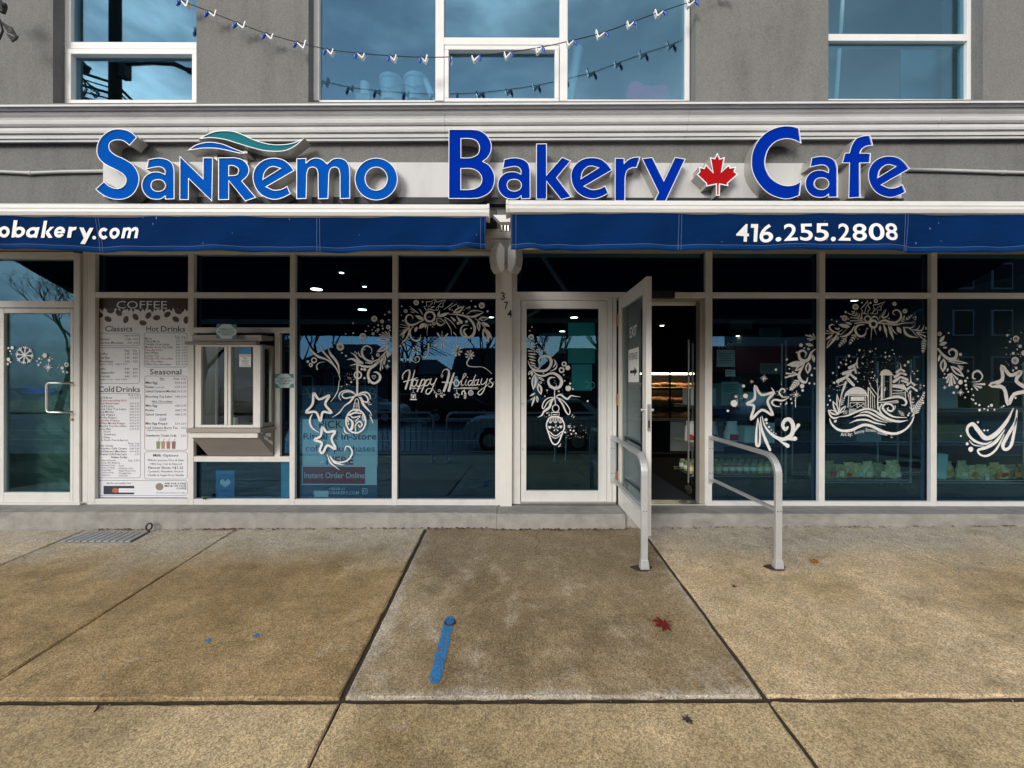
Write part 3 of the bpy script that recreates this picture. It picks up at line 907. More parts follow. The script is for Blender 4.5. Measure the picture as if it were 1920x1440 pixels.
# ================================================================== SIGN LETTERS
LY = -0.235                                    # face plane of the channel letters
sign = thing("shop_sign", "blue channel letter sign reading SanRemo Bakery Cafe with red maple leaf", "shop sign", (0, -.1, Z(372, -.1)))
def tf(cont, ox, oy, s, dx=0, dy=0, res=6):
    return [(X(ox + p[0] / s + dx, LY), Z(oy + p[1] / s + dy, LY)) for p in contour(cont, res)]
def area(c): return sum(c[i][0] * c[(i + 1) % len(c)][1] - c[(i + 1) % len(c)][0] * c[i][1] for i in range(len(c))) / 2
def clean(c, eps=.0015):
    out = []
    for p in c:
        if not out or math.hypot(p[0] - out[-1][0], p[1] - out[-1][1]) > eps: out.append(p)
    if math.hypot(out[0][0] - out[-1][0], out[0][1] - out[-1][1]) < eps: out.pop()
    return out
def inset(c, d):
    n = len(c); out = []
    for i in range(n):
        p, a, b = Vector(c[i]), Vector(c[i - 1]), Vector(c[(i + 1) % n])
        e1, e2 = (p - a).normalized(), (b - p).normalized()
        n1, n2 = Vector((-e1.y, e1.x)), Vector((-e2.y, e2.x))
        k = n1 + n2
        if k.length < 1e-4: k = n1
        k.normalize()
        q = max(.45, k.dot(n1))
        out.append(tuple(p + k * (d / q)))
    return out
def letter(conts, m, name="letter", depth=.125, trim=.0065, lab=None):
    cs = []
    for i, c in enumerate(conts):
        c = clean(c)
        if (area(c) > 0) != (i == 0): c = c[::-1]
        cs.append(c)
    b = MB()
    for c in cs:
        ci = inset(c, trim); n = len(c)
        v = [(p[0], LY, p[1]) for p in c] + [(p[0], LY + depth, p[1]) for p in c] + [(p[0], LY, p[1]) for p in ci] + [(p[0], LY + .012, p[1]) for p in ci]
        ring = [(i, (i + 1) % n) for i in range(n)]
        b.add(v, [(i + n, j + n, j, i) for i, j in ring], 0)
        b.add(v, [(i, j, j + 2 * n, i + 2 * n) for i, j in ring] + [(i + 2 * n, j + 2 * n, j + 3 * n, i + 3 * n) for i, j in ring], 1)
    bk = MB().sheet(cs, LY + depth)
    b.add(bk.v, [f[::-1] for f in bk.f], 0)
    o = b.build(name, [M['return'], M['trim']], sign)
    if lab: o['label'] = lab
    fb = MB().sheet([inset(c, trim * .9) for c in cs], LY + .010)
    fb.build(name + "_face", m, o)
    return o
C = 1   # corner flag
S_ = [(550,185,C),(490,130),(420,95),(330,82),(240,95),(150,150),(90,225),(65,320),(75,410),(125,480),(200,530),(300,580),(380,630),(415,690),(400,750),(350,790),(290,795),(220,770),(152,715,C),
      (50,808,C),(110,860),(190,905),(290,932),(400,925),(490,880),(550,800),(578,700),(560,600),(500,510),(400,445),(300,400),(235,350),(215,290),(240,240),(310,218),(390,232),(460,285,C)]
A_ = [(683,450,C),(800,430),(900,445),(970,490),(998,570,C),(1000,925,C),(888,930,C),(885,895,C),(850,920),(790,932),(700,915),(630,850),(605,770),(620,690),(670,630),(740,600),(820,600),(882,624,C),(885,590,C),(860,555),(810,540),(740,550),(662,568,C)]
AH = [(805,695),(860,710),(888,760),(865,810),(805,830),(745,810),(722,760),(745,710)]
N_ = [(1062,405,C),(1340,675,C),(1340,425,C),(1462,425,C),(1452,955,C),(1172,685,C),(1172,935,C),(1060,935,C)]
R_ = [(1525,425,C),(1720,422,C),(1820,450),(1885,520),(1895,600),(1865,660),(1812,708,C),(1981,905,C),(1850,950,C),(1655,710,C),(1655,932,C),(1525,935,C)]
RH = [(1655,525,C),(1700,525),(1755,550),(1765,590),(1740,630),(1655,640,C)]
E_ = [(585,580,C),(520,500),(440,445),(330,428),(220,450),(130,520),(85,620),(95,740),(150,840),(240,905),(350,930),(450,905),(540,860,C),(497,765,C),(430,800),(340,812),(250,775,C)]
EH = [(210,680,C),(225,610),(270,555),(330,535),(410,555,C)]
M_ = [(607,435,C),(725,430,C),(725,482,C),(780,440),(850,425),(920,445),(975,495,C),(1040,440),(1120,428),(1200,455),(1240,520),(1252,600,C),(1252,915,C),(1130,920,C),(1127,620,C),(1110,560),(1065,540),(1020,560),(1000,620,C),(990,918,C),(868,922,C),(863,610,C),(845,560),(800,540),(755,560),(735,620,C),(728,918,C),(607,922,C)]
B_ = [(130,78,C),(400,78,C),(500,92),(590,150),(640,240),(640,340),(600,420),(545,465,C),(620,510),(675,600),(685,690),(660,790),(600,860),(500,905),(400,915,C),(128,915,C)]
K_ = [(1180,250,C),(1308,248,C),(1308,620,C),(1490,410,C),(1600,455,C),(1430,658,C),(1608,890,C),(1480,925,C),(1310,710,C),(1310,920,C),(1180,920,C)]
RR = [(520,372,C),(620,372,C),(622,420,C),(660,385),(720,362),(790,357,C),(752,475,C),(700,478),(650,510),(632,580,C),(630,828,C),(520,828,C)]
Y_ = [(803,375,C),(920,362,C),(1040,605,C),(1155,360,C),(1270,378,C),(1000,960,C),(880,955,C),(980,735,C)]
C_ = [(608,105,C),(540,88),(470,82),(370,98),(260,150),(170,240),(115,350),(100,460),(115,580),(180,700),(280,800),(400,850),(500,858),(615,822,C),(632,660,C),(570,700),(490,715),(400,695),(310,630),(262,540),(250,450),(280,340),(350,260),(440,225),(530,228),(632,270,C)]
F_ = [(1138,365,C),(1160,290),(1210,215),(1290,185),(1360,180,C),(1392,290,C),(1320,300),(1275,330),(1258,368,C),(1368,370,C),(1362,475,C),(1255,478,C),(1258,840,C),(1130,850,C),(1138,478,C),(1060,478,C),(1090,370,C)]
LF = [(1605,312,C),(1635,375,C),(1685,358,C),(1656,505,C),(1730,435,C),(1745,470,C),(1805,460,C),(1790,510,C),(1828,540,C),(1720,635,C),(1722,668,C),(1635,650,C),(1632,770,C),(1592,770,C),(1590,650,C),(1490,672,C),(1485,640,C),(1385,545,C),(1415,515,C),(1408,465,C),(1465,475,C),(1480,430,C),(1555,512,C),(1525,360,C),(1575,372,C)]
WB = [(1155,342,C),(1250,275),(1360,243),(1460,240),(1580,262),(1700,310),(1870,372,C),(1780,374),(1650,345),(1500,318),(1350,315),(1240,330)]
WT = [(1280,208,C),(1380,150),(1480,112),(1590,100),(1700,108),(1800,140),(1930,200),(2006,228),(2136,260),(2256,268),(2406,250),(2560,188,C),(2456,280),(2336,340),(2206,352),(2056,340),(1900,300),(1750,255),(1600,210),(1450,190),(1360,195)]
T1, T2, T3, T4, T5 = (170, 230, 6.4), (460, 230, 6.4), (820, 230, 6.4), (1060, 230, 5.647), (1390, 220, 5.647)
el = lambda cx_, cy_, rx, ry: [(cx_ + rx * math.cos(a * math.pi / 6), cy_ + ry * math.sin(a * math.pi / 6)) for a in range(12)]
BL, BD = M['blue'], M['blue2']
letter([tf(S_, *T1)], BL)
letter([tf(A_, *T1), tf(AH, *T1)], BL)
letter([tf(N_, *T1)], BL)
letter([tf(R_, *T1), tf(RH, *T1)], BL)
letter([tf(E_, *T2), tf(EH, *T2)], BL)
letter([tf(M_, *T2)], BL)
letter([tf(el(1565, 680, 258, 255), *T2), tf(el(1565, 675, 130, 135), *T2)], BL)
letter([tf(B_, *T3), tf([(280,195,C),(380,195),(460,220),(497,290),(480,370),(420,410),(350,420),(280,420,C)], *T3), tf([(280,555,C),(400,555),(480,590),(525,660),(510,740),(450,785),(380,800),(280,800,C)], *T3)], BD)
letter([tf(A_, *T3, dx=-487 / 6.4 + 600 / 6.4, dy=-12 / 6.4), tf(AH, *T3, dx=113 / 6.4, dy=-12 / 6.4)], BD)
letter([tf(K_, *T3)], BD)
letter([tf(E_, *T2, dx=596.4, dy=-2.3), tf(EH, *T2, dx=596.4, dy=-2.3)], BD)
letter([tf(RR, *T4)], BD)
letter([tf(Y_, *T4)], BD)
letter([tf(C_, *T5)], BD)
letter([tf(A_, *T1, dx=1244.1, dy=-6), tf(AH, *T1, dx=1244.1, dy=-6)], BD)
letter([tf(F_, *T5)], BD)
letter([tf(E_, *T2, dx=1154, dy=-6.1), tf(EH, *T2, dx=1154, dy=-6.1)], BD)
letter([tf(LF, *T4, res=1)], M['red'], "maple_leaf", trim=.010)
letter([tf(WB, *T1)], BL, "wave")
letter([tf(WT, *T1)], M['teal'], "wave", lab="teal wave over the letters")
RY = LY + .127
rb = MB().box(X(192, RY), X(1690, RY), RY, WY - .0005, Z(371, RY), Z(304.5, RY))
rb.build("raceway", M['raceway'], sign, bevel=.004)
rs = MB().box(X(368, RY), X(1690, RY), RY - .02, WY - .001, Z(384, RY), Z(371.8, RY)); rs.build("raceway_black_bar", M['black'], sign)  # solid black bar along the lower edge of the raceway
for px, a, b_ in ((407, 290, 306), (463, 293, 306), (518, 290, 300)):
    MB().box(X(px - 3.5, RY), X(px + 3.5, RY), RY - .03, WY - .001, Z(b_ + 6, RY), Z(a - 6, RY)).build("wave_support", M['return'], sign)
# conduits on the wall
def conduit(pts, lab, r=.017):
    tag(MB().tube([P(a, b_, -.085) for a, b_ in pts], r, 10).build("conduit", M['conduit'], smooth=True), lab, "conduit")
conduit([(-60, 322), (20, 325), (55, 326.5), (120, 324), (200, 322.5)], "painted conduit running to the left end of the sign")
conduit([(1700, 316.5), (1780, 318), (1878, 321), (1930, 322), (1990, 320)], "painted conduit running off to the right of the sign")
for px, py, lab in ((55, 326.5, "pipe coupling on the left conduit"), (1880, 321, "pipe coupling on the right conduit")):
    tag(MB().tube([P(px - 4, py, -.085), P(px + 4, py, -.085)], .021, 10).build("coupling", M['conduit']), lab, "coupling")

# ================================================================== AWNINGS
FY = -1.98
def awning(x0, x1, ytop, ybot, vx0, vx1, vtop, vbot, lab, seams, vprof, text_fn):
    t = thing("awning", lab, "awning", ((X(x0, FY) + X(x1, FY)) / 2, FY, Z(ytop, FY)), "retractable blue awnings")
    a0, a1 = X(x0, FY), X(x1, FY)
    # front bar: rounded aluminium profile
    zt, zb = Z(ytop, FY), Z(ybot, FY)
    h = zt - zb
    pr = [(FY + .075, zt - .004), (FY + .045, zt), (FY + .012, zt - .002), (FY, zt - h * .22), (FY - .004, zt - h * .45), (FY - .0005, zt - h * .47), (FY - .002, zt - h * .7), (FY + .006, zt - h * .93), (FY + .022, zb), (FY + .075, zb)]
    MB().profile(pr, a0 + .012, a1 - .012).build("front_bar", M['bar'], t, bevel=.0015)
    for e in (a0, a1 - .012):
        MB().profile([(p[0] * 1.0 + (-.003 if p[0] < FY + .03 else .003), p[1] + (.003 if p[1] > zt - h / 2 else -.003)) for p in pr], e, e + .012).build("end_cap", M['bar'], t)
    # sloping fabric to the wall
    n = 24
    f = MB(); v = []
    w0, w1 = a0 + .03, a1 - .03
    for i in range(n + 1):
        x = w0 + (w1 - w0) * i / n
        for k in range(7):
            s = k / 6
            v.append((x, FY + .05 + (-.25 - FY - .05) * s, zt - .012 + (2.97 - zt) * s - .03 * math.sin(math.pi * s)))
    f.add(v, [(i * 7 + k, (i + 1) * 7 + k, (i + 1) * 7 + k + 1, i * 7 + k + 1) for i in range(n) for k in range(6)])
    f.build("fabric", M['canvas'], t, smooth=True, solid=.002)
    # wall cassette
    MB().profile([(WY - .001, 2.94), (-.24, 2.94), (-.27, 2.97), (-.27, 3.04), (-.20, 3.085), (WY - .001, 3.085)], w0, w1).build("cassette", M['black'], t)
    # valance with a hem, soft waves
    c0, c1 = X(vx0, FY + .018), X(vx1, FY + .018)
    nx = int((c1 - c0) / .02); nz = 12
    zt2, VY = Z(vtop, FY + .018), FY + .018
    vb = MB(); v = []; 
    def vz(px): return Z(vprof(px), VY)
    def surf(x, s):
        px = CX + x * F / (VY - CAMY)
        zz = zt2 + (vz(px) - zt2) * s
        wv = (.015 * math.sin(x * 5.1 + 1) + .010 * math.sin(x * 13.3 + 2.2 * s) + .006 * math.sin(x * 23 + 2 - 3 * s)) * (.25 + .75 * s)
        e = min(x - c0, c1 - x)
        wv += -.035 * math.exp(-((e - .12 * s) / .06) ** 2) * s + .022 * math.exp(-((e - .22 * s) / .05) ** 2) * s
        return (x, VY + wv, zz)
    for i in range(nx + 1):
        x = c0 + (c1 - c0) * i / nx
        for k in range(nz + 1): v.append(surf(x, k / nz))
    q = nz + 1
    vb.add(v, [(i * q + k, i * q + k + 1, (i + 1) * q + k + 1, (i + 1) * q + k) for i in range(nx) for k in range(nz)])
    vo = vb.build("valance", M['canvas'], t, smooth=True, solid=.0015)
    hb = MB(); v = []
    for i in range(nx + 1):
        x = c0 + (c1 - c0) * i / nx
        for s in (.875, 1.002):
            p = surf(x, s); v.append((p[0], p[1] - .0022, p[2]))
    hb.add(v, [(i * 2, i * 2 + 1, i * 2 + 3, i * 2 + 2) for i in range(nx)])
    hb.build("hem", M['hem'], vo, smooth=True, solid=.001)
    sb = MB()
    def srib(pts, wd):
        v = []
        for x, s in pts:
            p = surf(x, s); v += [(p[0] - wd, p[1] - .0042, p[2]), (p[0] + wd, p[1] - .0042, p[2])]
        sb.add(v, [(2 * i, 2 * i + 2, 2 * i + 3, 2 * i + 1) for i in range(len(pts) - 1)])
    for px in seams:
        xx = X(px, VY)
        for o_ in (-.008, .008): srib([(xx + o_, k / 8) for k in range(9)], .0011)
    for e in (c0 + .006, c0 + .03, c1 - .006, c1 - .03): srib([(e, k / 8) for k in range(9)], .0009)
    v = []
    for i in range(nx + 1):
        x = c0 + (c1 - c0) * i / nx
        for s in (.868, .877):
            p = surf(x, s); v.append((p[0], p[1] - .0042, p[2]))
    sb.add(v, [(i * 2, i * 2 + 1, i * 2 + 3, i * 2 + 2) for i in range(nx)])
    sb.build("stitching", M['stitch'], vo)
    rgs = random.Random(int(vx0))
    for k in range(9):
        sx_, ss = rgs.uniform(max(c0, -2.6), min(c1, 2.6)), rgs.uniform(.1, .85)
        p = surf(sx_, ss); r_ = rgs.uniform(.002, .005)
        MB().add([(p[0] + r_ * math.cos(a) * rgs.uniform(.5, 1.2), p[1] - .004, p[2] + r_ * 1.8 * math.sin(a) * rgs.uniform(.5, 1.2)) for a in (0, 1, 2.1, 3.1, 4.2, 5.2)], [tuple(range(6))]).build("stain_speck", M['stitch'], vo)
    tm = text_fn(VY)
    tm.v = [(p[0], surf(p[0], min(1, max(0, (zt2 - p[2]) / (zt2 - vz(CX + p[0] * F / (VY - CAMY))))))[1] - .003 + (p[1] - VY), p[2]) for p in tm.v]
    tm.build("lettering", M['white_print'], vo)
    # folding arms below the fabric
    for e, sgn in ((a0 + .05, 1), (a1 - .05, -1)):
        if abs(e) > 6: continue
        elbow = (e + sgn * .75, -1.05, zt + .18)
        arm = MB(); arm.tube([(e + sgn * .25, -.25, 2.92), elbow], .028, 8); arm.tube([elbow, (e + sgn * .1, FY + .06, zt - .045)], .024, 8)
        arm.build("folding_arm", M['bar'], t)
    return t

# --- a slanted geometric sans for the left valance, drawn as strokes
def geo_text(VY):
    b = MB(); T = (0, 380, 6.4); base = 436.0; cnt = [0]
    def put(pl):
        cnt[0] += 1
        y = VY - .0003 * (cnt[0] % 6)
        pl = [(p[0] + (base - p[1]) * .15, p[1]) for p in pl]
        c = [(X(T[0] + p[0] / T[2], VY), Z(T[1] + p[1] / T[2], VY)) for p in pl]
        return c, y
    def ring(cx_, cy_, ro, ri, a0=0, a1=360, ry=1.0):
        n = 36
        o = [(cx_ + ro * math.cos(R(a0 + (a1 - a0) * i / n)), cy_ - ro * ry * math.sin(R(a0 + (a1 - a0) * i / n))) for i in range(n + 1)]
        i_ = [(cx_ + ri * math.cos(R(a0 + (a1 - a0) * i / n)), cy_ - ri * ry * math.sin(R(a0 + (a1 - a0) * i / n))) for i in range(n + 1)]
        co, y = put(o); ci, _ = put(i_); 
        v = [(p[0], y, p[1]) for p in co] + [(p[0], y, p[1]) for p in ci]
        b.add(v, [(k, k + 1, k + 1 + n + 1, k + n + 1) for k in range(n)])
    def poly(pl):
        c, y = put(pl); 
        if area(c) < 0: c = c[::-1]
        b.sheet([c], y)
    rect = lambda x0, x1, y0, y1: poly([(x0, y0), (x1, y0), (x1, y1), (x0, y1)])
    ym = 371; ro, ri = 66, 29
    ring(-60, ym, ro, ri)                            # m (cut by the frame) then o
    ring(62, ym, ro, ri)
    rect(155, 196, 231, 436); ring(232, ym, ro, ri)                      # b
    ring(380, ym, ro, ri); rect(416, 452, 306, 436)                      # a
    rect(497, 540, 231, 436); poly([(540, 362), (588, 306), (640, 306), (580, 366), (640, 436), (586, 436), (540, 384)])   # k
    ring(720, ym, ro, ri, 12, 330); rect(668, 784, 362, 384)             # e
    rect(818, 858, 306, 436); ring(888, 372, 68, 30, 78, 178)            # r
    poly([(925, 306), (970, 306), (1004, 376), (1036, 306), (1080, 306), (1000, 500), (954, 500), (982, 430)])  # y
    ring(1088, 418, 21, .5)
    ring(1206, ym, ro, ri, 42, 318)                                      # c
    ring(1345, ym, ro, ri)                                               # o
    rect(1446, 1486, 306, 436); ring(1508, 350, 48, 14, 0, 180); rect(1522, 1558, 350, 436)
    ring(1594, 350, 50, 14, 0, 180); rect(1608, 1646, 350, 436)          # m
    b.v = [p for p in b.v]
    return b

TXT = bpy.data.curves.new("glyphs", 'FONT')
TXO = bpy.data.objects.new("glyphs", TXT)
def text(mb, s, px, py, hpx, Y, wpx=None, align='l', bold=0.0, mi=0, shear=0.0, rot=0.0, place=None, res=2):
    """flat lettering; px,py = baseline start in picture pixels, hpx = capital height"""
    TXT.body = s; TXT.offset = bold; TXT.shear = shear; TXT.resolution_u = res
    me = TXO.to_mesh()
    vs = [(v.co.x, v.co.y) for v in me.vertices]
    fs = [tuple(p.vertices) for p in me.polygons]
    TXO.to_mesh_clear()
    if not vs: return
    k = (Y - CAMY) / F
    xa, xb = min(v[0] for v in vs), max(v[0] for v in vs)
    sz = hpx * k / .70
    sx = (wpx * k / (xb - xa)) if wpx else sz
    wd = (xb - xa) * sx
    off = {'l': 0, 'c': -wd / 2, 'r': -wd}[align]
    x0, z0_ = X(px, Y) + off, Z(py, Y)
    cr_, sr_ = math.cos(rot), math.sin(rot)
    out = []
    for vx, vy in vs:
        u, v = (vx - xa) * sx, vy * sz
        u, v = u * cr_ - v * sr_, u * sr_ + v * cr_
        out.append(place(u, v) if place else (x0 + u, Y, z0_ + v))
    # faces towards the viewer
    g = []
    for f in fs:
        if len(f) >= 3:
            a, b_, c = (vs[f[0]], vs[f[1]], vs[f[2]])
            g.append(f if (b_[0] - a[0]) * (c[1] - a[1]) - (b_[1] - a[1]) * (c[0] - a[0]) > 0 else f[::-1])
    mb.add(out, g, mi)

def digits(VY):
    b = MB()
    c = [(X(1360 + a / 5.333, VY), Z(390 + e / 5.333, VY)) for a, e in ((262, 186), (298, 184), (298, 320), (336, 320), (336, 148), (262, 150))]
    b.sheet([c if area(c) > 0 else c[::-1]], VY)
    for ch, a0, a1 in (("4", 106, 245), ("6", 360, 486), ("2", 582, 706), ("5", 732, 860), ("5", 882, 1014), ("2", 1112, 1238), ("8", 1264, 1396), ("0", 1414, 1554), ("8", 1566, 1698)):
        text(b, ch, 1360 + a0 / 5.333, 390 + 322 / 5.333, 172 / 5.333 * .98, VY, (a1 - a0) / 5.333, bold=.014, res=6)
    for cx_, cy_ in ((533, 304), (1062, 310)):
        c = [(X(1360 + (cx_ + 24 * math.cos(a * math.pi / 10)) / 5.333, VY), Z(390 + (cy_ - 22 * math.sin(a * math.pi / 10)) / 5.333, VY)) for a in range(20)]
        b.sheet([c], VY)
    return b
awning(-1100, 916.5, 381, 406, -1100, 911, 402, 470, "blue awning with white web address lettering on its valance", (181, 596),
       lambda px: 471 - 2.5 * math.exp(-((px - 0) / 120) ** 2) + 2.0 * math.sin(px / 260.0) - 4 * max(0, min(1, (px - 860) / 50)), geo_text)
awning(948, 3000, 373, 398.5, 957, 3000, 394, 467.5, "blue awning with white phone number on its valance", (1274, 1697),
       lambda px: 467.8 + 1.6 * math.sin(px / 90.0 + 1) + (1.5 if px > 1700 else 0), digits)
# white bracket end in the slot between the awnings
b = MB(); Yb = -1.5
b.prism([(X(p[0], Yb), Z(p[1], Yb)) for p in ((937, 416), (956, 416), (956, 403), (924, 403))][::1], Yb, Yb + .06)
tag(b.build("arm_bracket", M['bar'], bevel=.003), "white metal bracket end in the slot between the two awnings", "bracket")
b = MB()
for px in (940, 947, 953): b.tube([P(px, 420, -.3), P(px, 434, -.3)], .012, 8)
tag(b.build("bracket_rods", M['steel']), "short metal rods below the bracket between awnings", "bracket")

# ================================================================== MENU POSTER
PY = 0.0445
menu = thing("menu_poster", "tall printed coffee menu poster filling the window bay", "poster", P(267, 933, PY))
m_sheet = mat("poster_paper", (.74, .745, .785), .35, var=.04)
MB().box(X(181, PY), X(353.5, PY), PY, PY + .0015, Z(934, PY), Z(561, PY)).build("sheet", m_sheet, menu)
m_brown = mat("coffee_brown_print", (.035, .014, .011), .5, var=.2, vs=30)
m_bean = mat("bean_print", (.075, .035, .026), .5, var=.3, vs=60)
m_boxl = mat("grey_blue_line", (.13, .16, .19), .5, var=.05)
m_boxo = mat("brown_line", (.28, .14, .09), .5, var=.05)
m_redp = mat("red_print", (.40, .03, .03), .5, var=.05)
m_navy = mat("navy_print", (.015, .02, .05), .5, var=.05)
def el2(cx_, cy_, rx, ry, rot, Y, n=16):
    return [(X(cx_ + rx * math.cos(a) * math.cos(rot) - ry * math.sin(a) * math.sin(rot), Y), Z(cy_ + rx * math.cos(a) * math.sin(rot) + ry * math.sin(a) * math.cos(rot), Y)) for a in [2 * math.pi * k / n for k in range(n)]][::-1]
y1 = PY - .0006
b = MB()
hd = [(181, 561), (353.5, 561), (353.5, 582)]
for k in range(24):
    x = 353.5 - k * 7.2; hd.append((x - 3.6, 583 + 3.0 * math.sin(k * 2.3) + 2)); hd.append((x - 7.0, 580 + 2 * math.sin(k * 1.7)))
hd = [hd[0]] + [p for p in hd if p[0] >= 182] + [(181, 581)]
b.sheet([[(X(p[0], PY), Z(p[1], PY)) for p in hd][::-1]], y1)
b.build("header_print", m_brown, menu)
for zx, zy, ro in ((120, 300, .5), (268, 247, 0), (380, 275, .7), (235, 360, .5), (475, 365, 1.9), (605, 330, .9), (705, 410, .2), (778, 310, 2.2), (890, 340, -.2), (1035, 295, -.6), (1148, 360, .5), (1185, 255, .2), (1288, 370, 1.7)):
    px, py = 170 + zx / 7.2, 550 + zy / 7.2
    b = MB().sheet([el2(px, py, 7.0, 5.0, ro, PY)], y1 - .0006)
    o = b.build("coffee_bean_print", m_bean, menu)
    c, s = math.cos(ro), math.sin(ro)
    b = MB().sheet([[(X(px + u * c - v * s, PY), Z(py + u * s + v * c, PY)) for u, v in ((-6, -.6), (-2, .2), (2, -.8), (6, .1), (6, .8), (2, -.1), (-2, .9), (-6, .1))][::-1]], y1 - .0012)
    b.build("bean_crease", m_brown, o)
def rrect(mb, x0, x1, y0, y1_, r, wd, Y):
    pts = []
    for cx_, cy_, a0 in ((x1 - r, y0 + r, -90), (x1 - r, y1_ - r, 0), (x0 + r, y1_ - r, 90), (x0 + r, y0 + r, 180)):
        for k in range(6):
            a = R(a0 + 90 * k / 5); pts.append((cx_ + r * math.cos(a), cy_ + r * math.sin(a), math.cos(a), math.sin(a)))
    n = len(pts)
    o = [(X(p[0], Y), Y, Z(p[1], Y)) for p in pts]; i_ = [(X(p[0] - p[2] * wd, Y), Y, Z(p[1] - p[3] * wd, Y)) for p in pts]
    mb.add(o + i_, [(k, (k + 1) % n, (k + 1) % n + n, k + n) for k in range(n)])
lb = MB()
for a in ((184, 262, 626, 650), (184, 262, 653, 721), (270, 351, 625, 690), (185, 264, 739, 898), (271, 352, 848, 900), (185, 352, 902, 931)): rrect(lb, *a, 5, .8, y1)
lb.build("box_lines", m_boxl, menu)
lb = MB(); rrect(lb, 271, 352, 706, 846, 5, .9, y1); lb.build("box_lines", m_boxo, menu)
tb, tr, tn, tw = MB(), MB(), MB(), MB()
TY = y1 - .0006
text(tn, "COFFEE", 219.5, 580.5, 14.5, TY, 96, bold=.02); text(tw, "COFFEE", 218, 580, 14.5, TY - .0006, 95, bold=.0)
for s_, hx_, hy2, hw_ in (("Classics", 197, 623, 51), ("Hot", 274, 623, 23), ("Drinks", 301.5, 623, 45.5), ("Seasonal", 281, 703.5, 59), ("Cold", 184.5, 736.5, 29.5), ("Drinks", 218, 736.5, 44.5)):
    hm = MB(); text(hm, s_, hx_, hy2, 10.5, TY, hw_, bold=.010); hm.build("heading_lettering", m_navy, menu)
def row(mb, s, x, y, h=4.6, price=None, x2=None, bold=.006, wpx=None):
    text(mb, s, x, y, h, TY, wpx, bold=bold, res=1)
    if price: text(tb, price, x2, y, h * .9, TY, None, 'r', res=1)
    
cl = 186; cr2 = 259
text(tb, "Single  Double", 260, 632, 3.2, TY, 28, 'r', res=1)
row(tb, "Espresso", cl, 639, 4, "2.65   3.25", cr2 - 1); row(tb, "Espresso Macchiato", cl, 646, 4, "3.50  4.00", cr2, wpx=46)
text(tb, "Reg      Lrg", 256, 660, 3.6, TY, 22, 'r', res=1)
for s, y, p in (("Coffee", 667, "2.75    3.25"), ("Red Eye", 674, "3.40    4.00"), ("Americano", 681, "3.50    4.25"), ("Latte", 695, "4.80    4.99"), ("Cappuccino", 702, "4.80    4.99"), ("Cortado", 709, "4.80    4.99")):
    row(tb, s, cl, y, 4.2, p, cr2 - 1)
row(tb, "Regular: 2 shots    Large: 3 shots", cl, 685.5, 2.8, bold=0); row(tb, "Regular: 2 shots    Large: 3 shots", cl, 714, 2.8, bold=0)
text(tb, "Reg Lrg", 260, 743.5, 3.4, TY, 19, 'r', res=1)
for i, (s, p, mb_) in enumerate((("Cold Brew", "5.50 6.50", tb), ("   add sweet cream cold foam +$1.00", None, tr), ("Iced Americano", "3.50 4.99", tb), ("Iced Latte", "4.80 5.50", tb), ("Iced Chai Tea Latte", "4.80 5.50", tb), ("Iced Mocha", "4.75 5.99", tb),
        ("Café Frappe", "4.99 6.99", tb), ("Mocha Frappe", "4.99 6.99", tb), ("Nutella Frappe", "4.99 6.99", tr), ("White Mocha Frappe", "4.99 6.99", tb), ("Matcha Tea Smoothie", "4.80 5.99", tb), ("Smoothie", "5.99 7.99", tb))):
    row(mb_, s, 186, 749 + i * 5.32, 3.8, p, 261, wpx=min(51, len(s) * 2.72))
for i, s in enumerate(("1. Peach", "2. Strawberry", "3. Mango", "4. Peach, Pear & Apricot")): row(tb, s, 190, 812.5 + i * 5.3, 3.6, bold=0, wpx=len(s) * 2.1)
text(tb, "Reg  Lrg", 261, 834, 3.2, TY, 20, 'r', res=1)
for i, (s, p) in enumerate((("Café Crema", "5.99 6.99"), ("Pistachio Café Crema", "6.49 7.49"), ("Iced Espresso Macchiato", "3.99 4.99"), ("Tiramisu Cold Foam Latte", "6.99"))): row(tb, s, 186, 839 + i * 5.3, 3.8, p, 261, wpx=min(52, len(s) * 2.6))
text(tb, "Italian Sodas", 224, 860.5, 3.8, TY, 30, 'c', bold=.01, res=1); text(tb, "Lrg  5.50", 261, 866.5, 3.6, TY, 20, 'r', res=1)
for i, (a, c) in enumerate((("- Bitter Lemonade", ""), ("- Lemon Blue Raspberry", ""), ("- Amarena Cherry", "- Peach"), ("- Passion Orange", "- Strawberry Lemon"), ("- Fresh Mint", "- Mango Passion Fruit"), ("- Passion Fruit", "- Pineapple Lime"), ("- Raspberry", "- Lemon Lime"))):
    row(tb, a, 189, 866 + i * 4.6, 2.9, bold=0, wpx=len(a) * 1.65)
    if c: row(tb, c, 221, 867 + i * 4.6, 2.9, bold=0, wpx=len(c) * 1.6)
text(tb, "Reg   Lrg", 347, 634, 3.4, TY, 19, 'r', res=1)
for i, (s, p, mb_) in enumerate((("Mocha", "4.75  5.75", tb), ("White Mocha", "4.75  5.75", tb), ("Vanilla Chai Latte", "4.80  5.75", tb), ("Matcha Green Tea Latte", "4.80  5.75", tb), ("Nutella Latte", "5.00  6.25", tr), ("Flat White", "3.75  4.99", tb), ("London Fog", "3.75  4.99", tb), ("Nutella Hot Chocolate", "5.00  5.99", tr), ("Hot Chocolate", "4.00  4.99", tb), ("White Hot Chocolate", "4.00  4.99", tb))):
    row(mb_, s, 272, 638 + i * 5.35, 3.9, p, 349, wpx=min(52, len(s) * 2.55))
for s, x, y, u in (("Hot", 304, 713, 8), ("Hot Chocolate", 304, 756, 38), ("Cold", 305, 788.5, 12)):
    text(tb, s, x, y, 4.2, TY, u, 'c', bold=.01, res=1); tb.box(X(x - u / 2, TY), X(x + u / 2, TY), TY, TY + .0004, Z(y + 1.6, TY), Z(y + 1, TY))
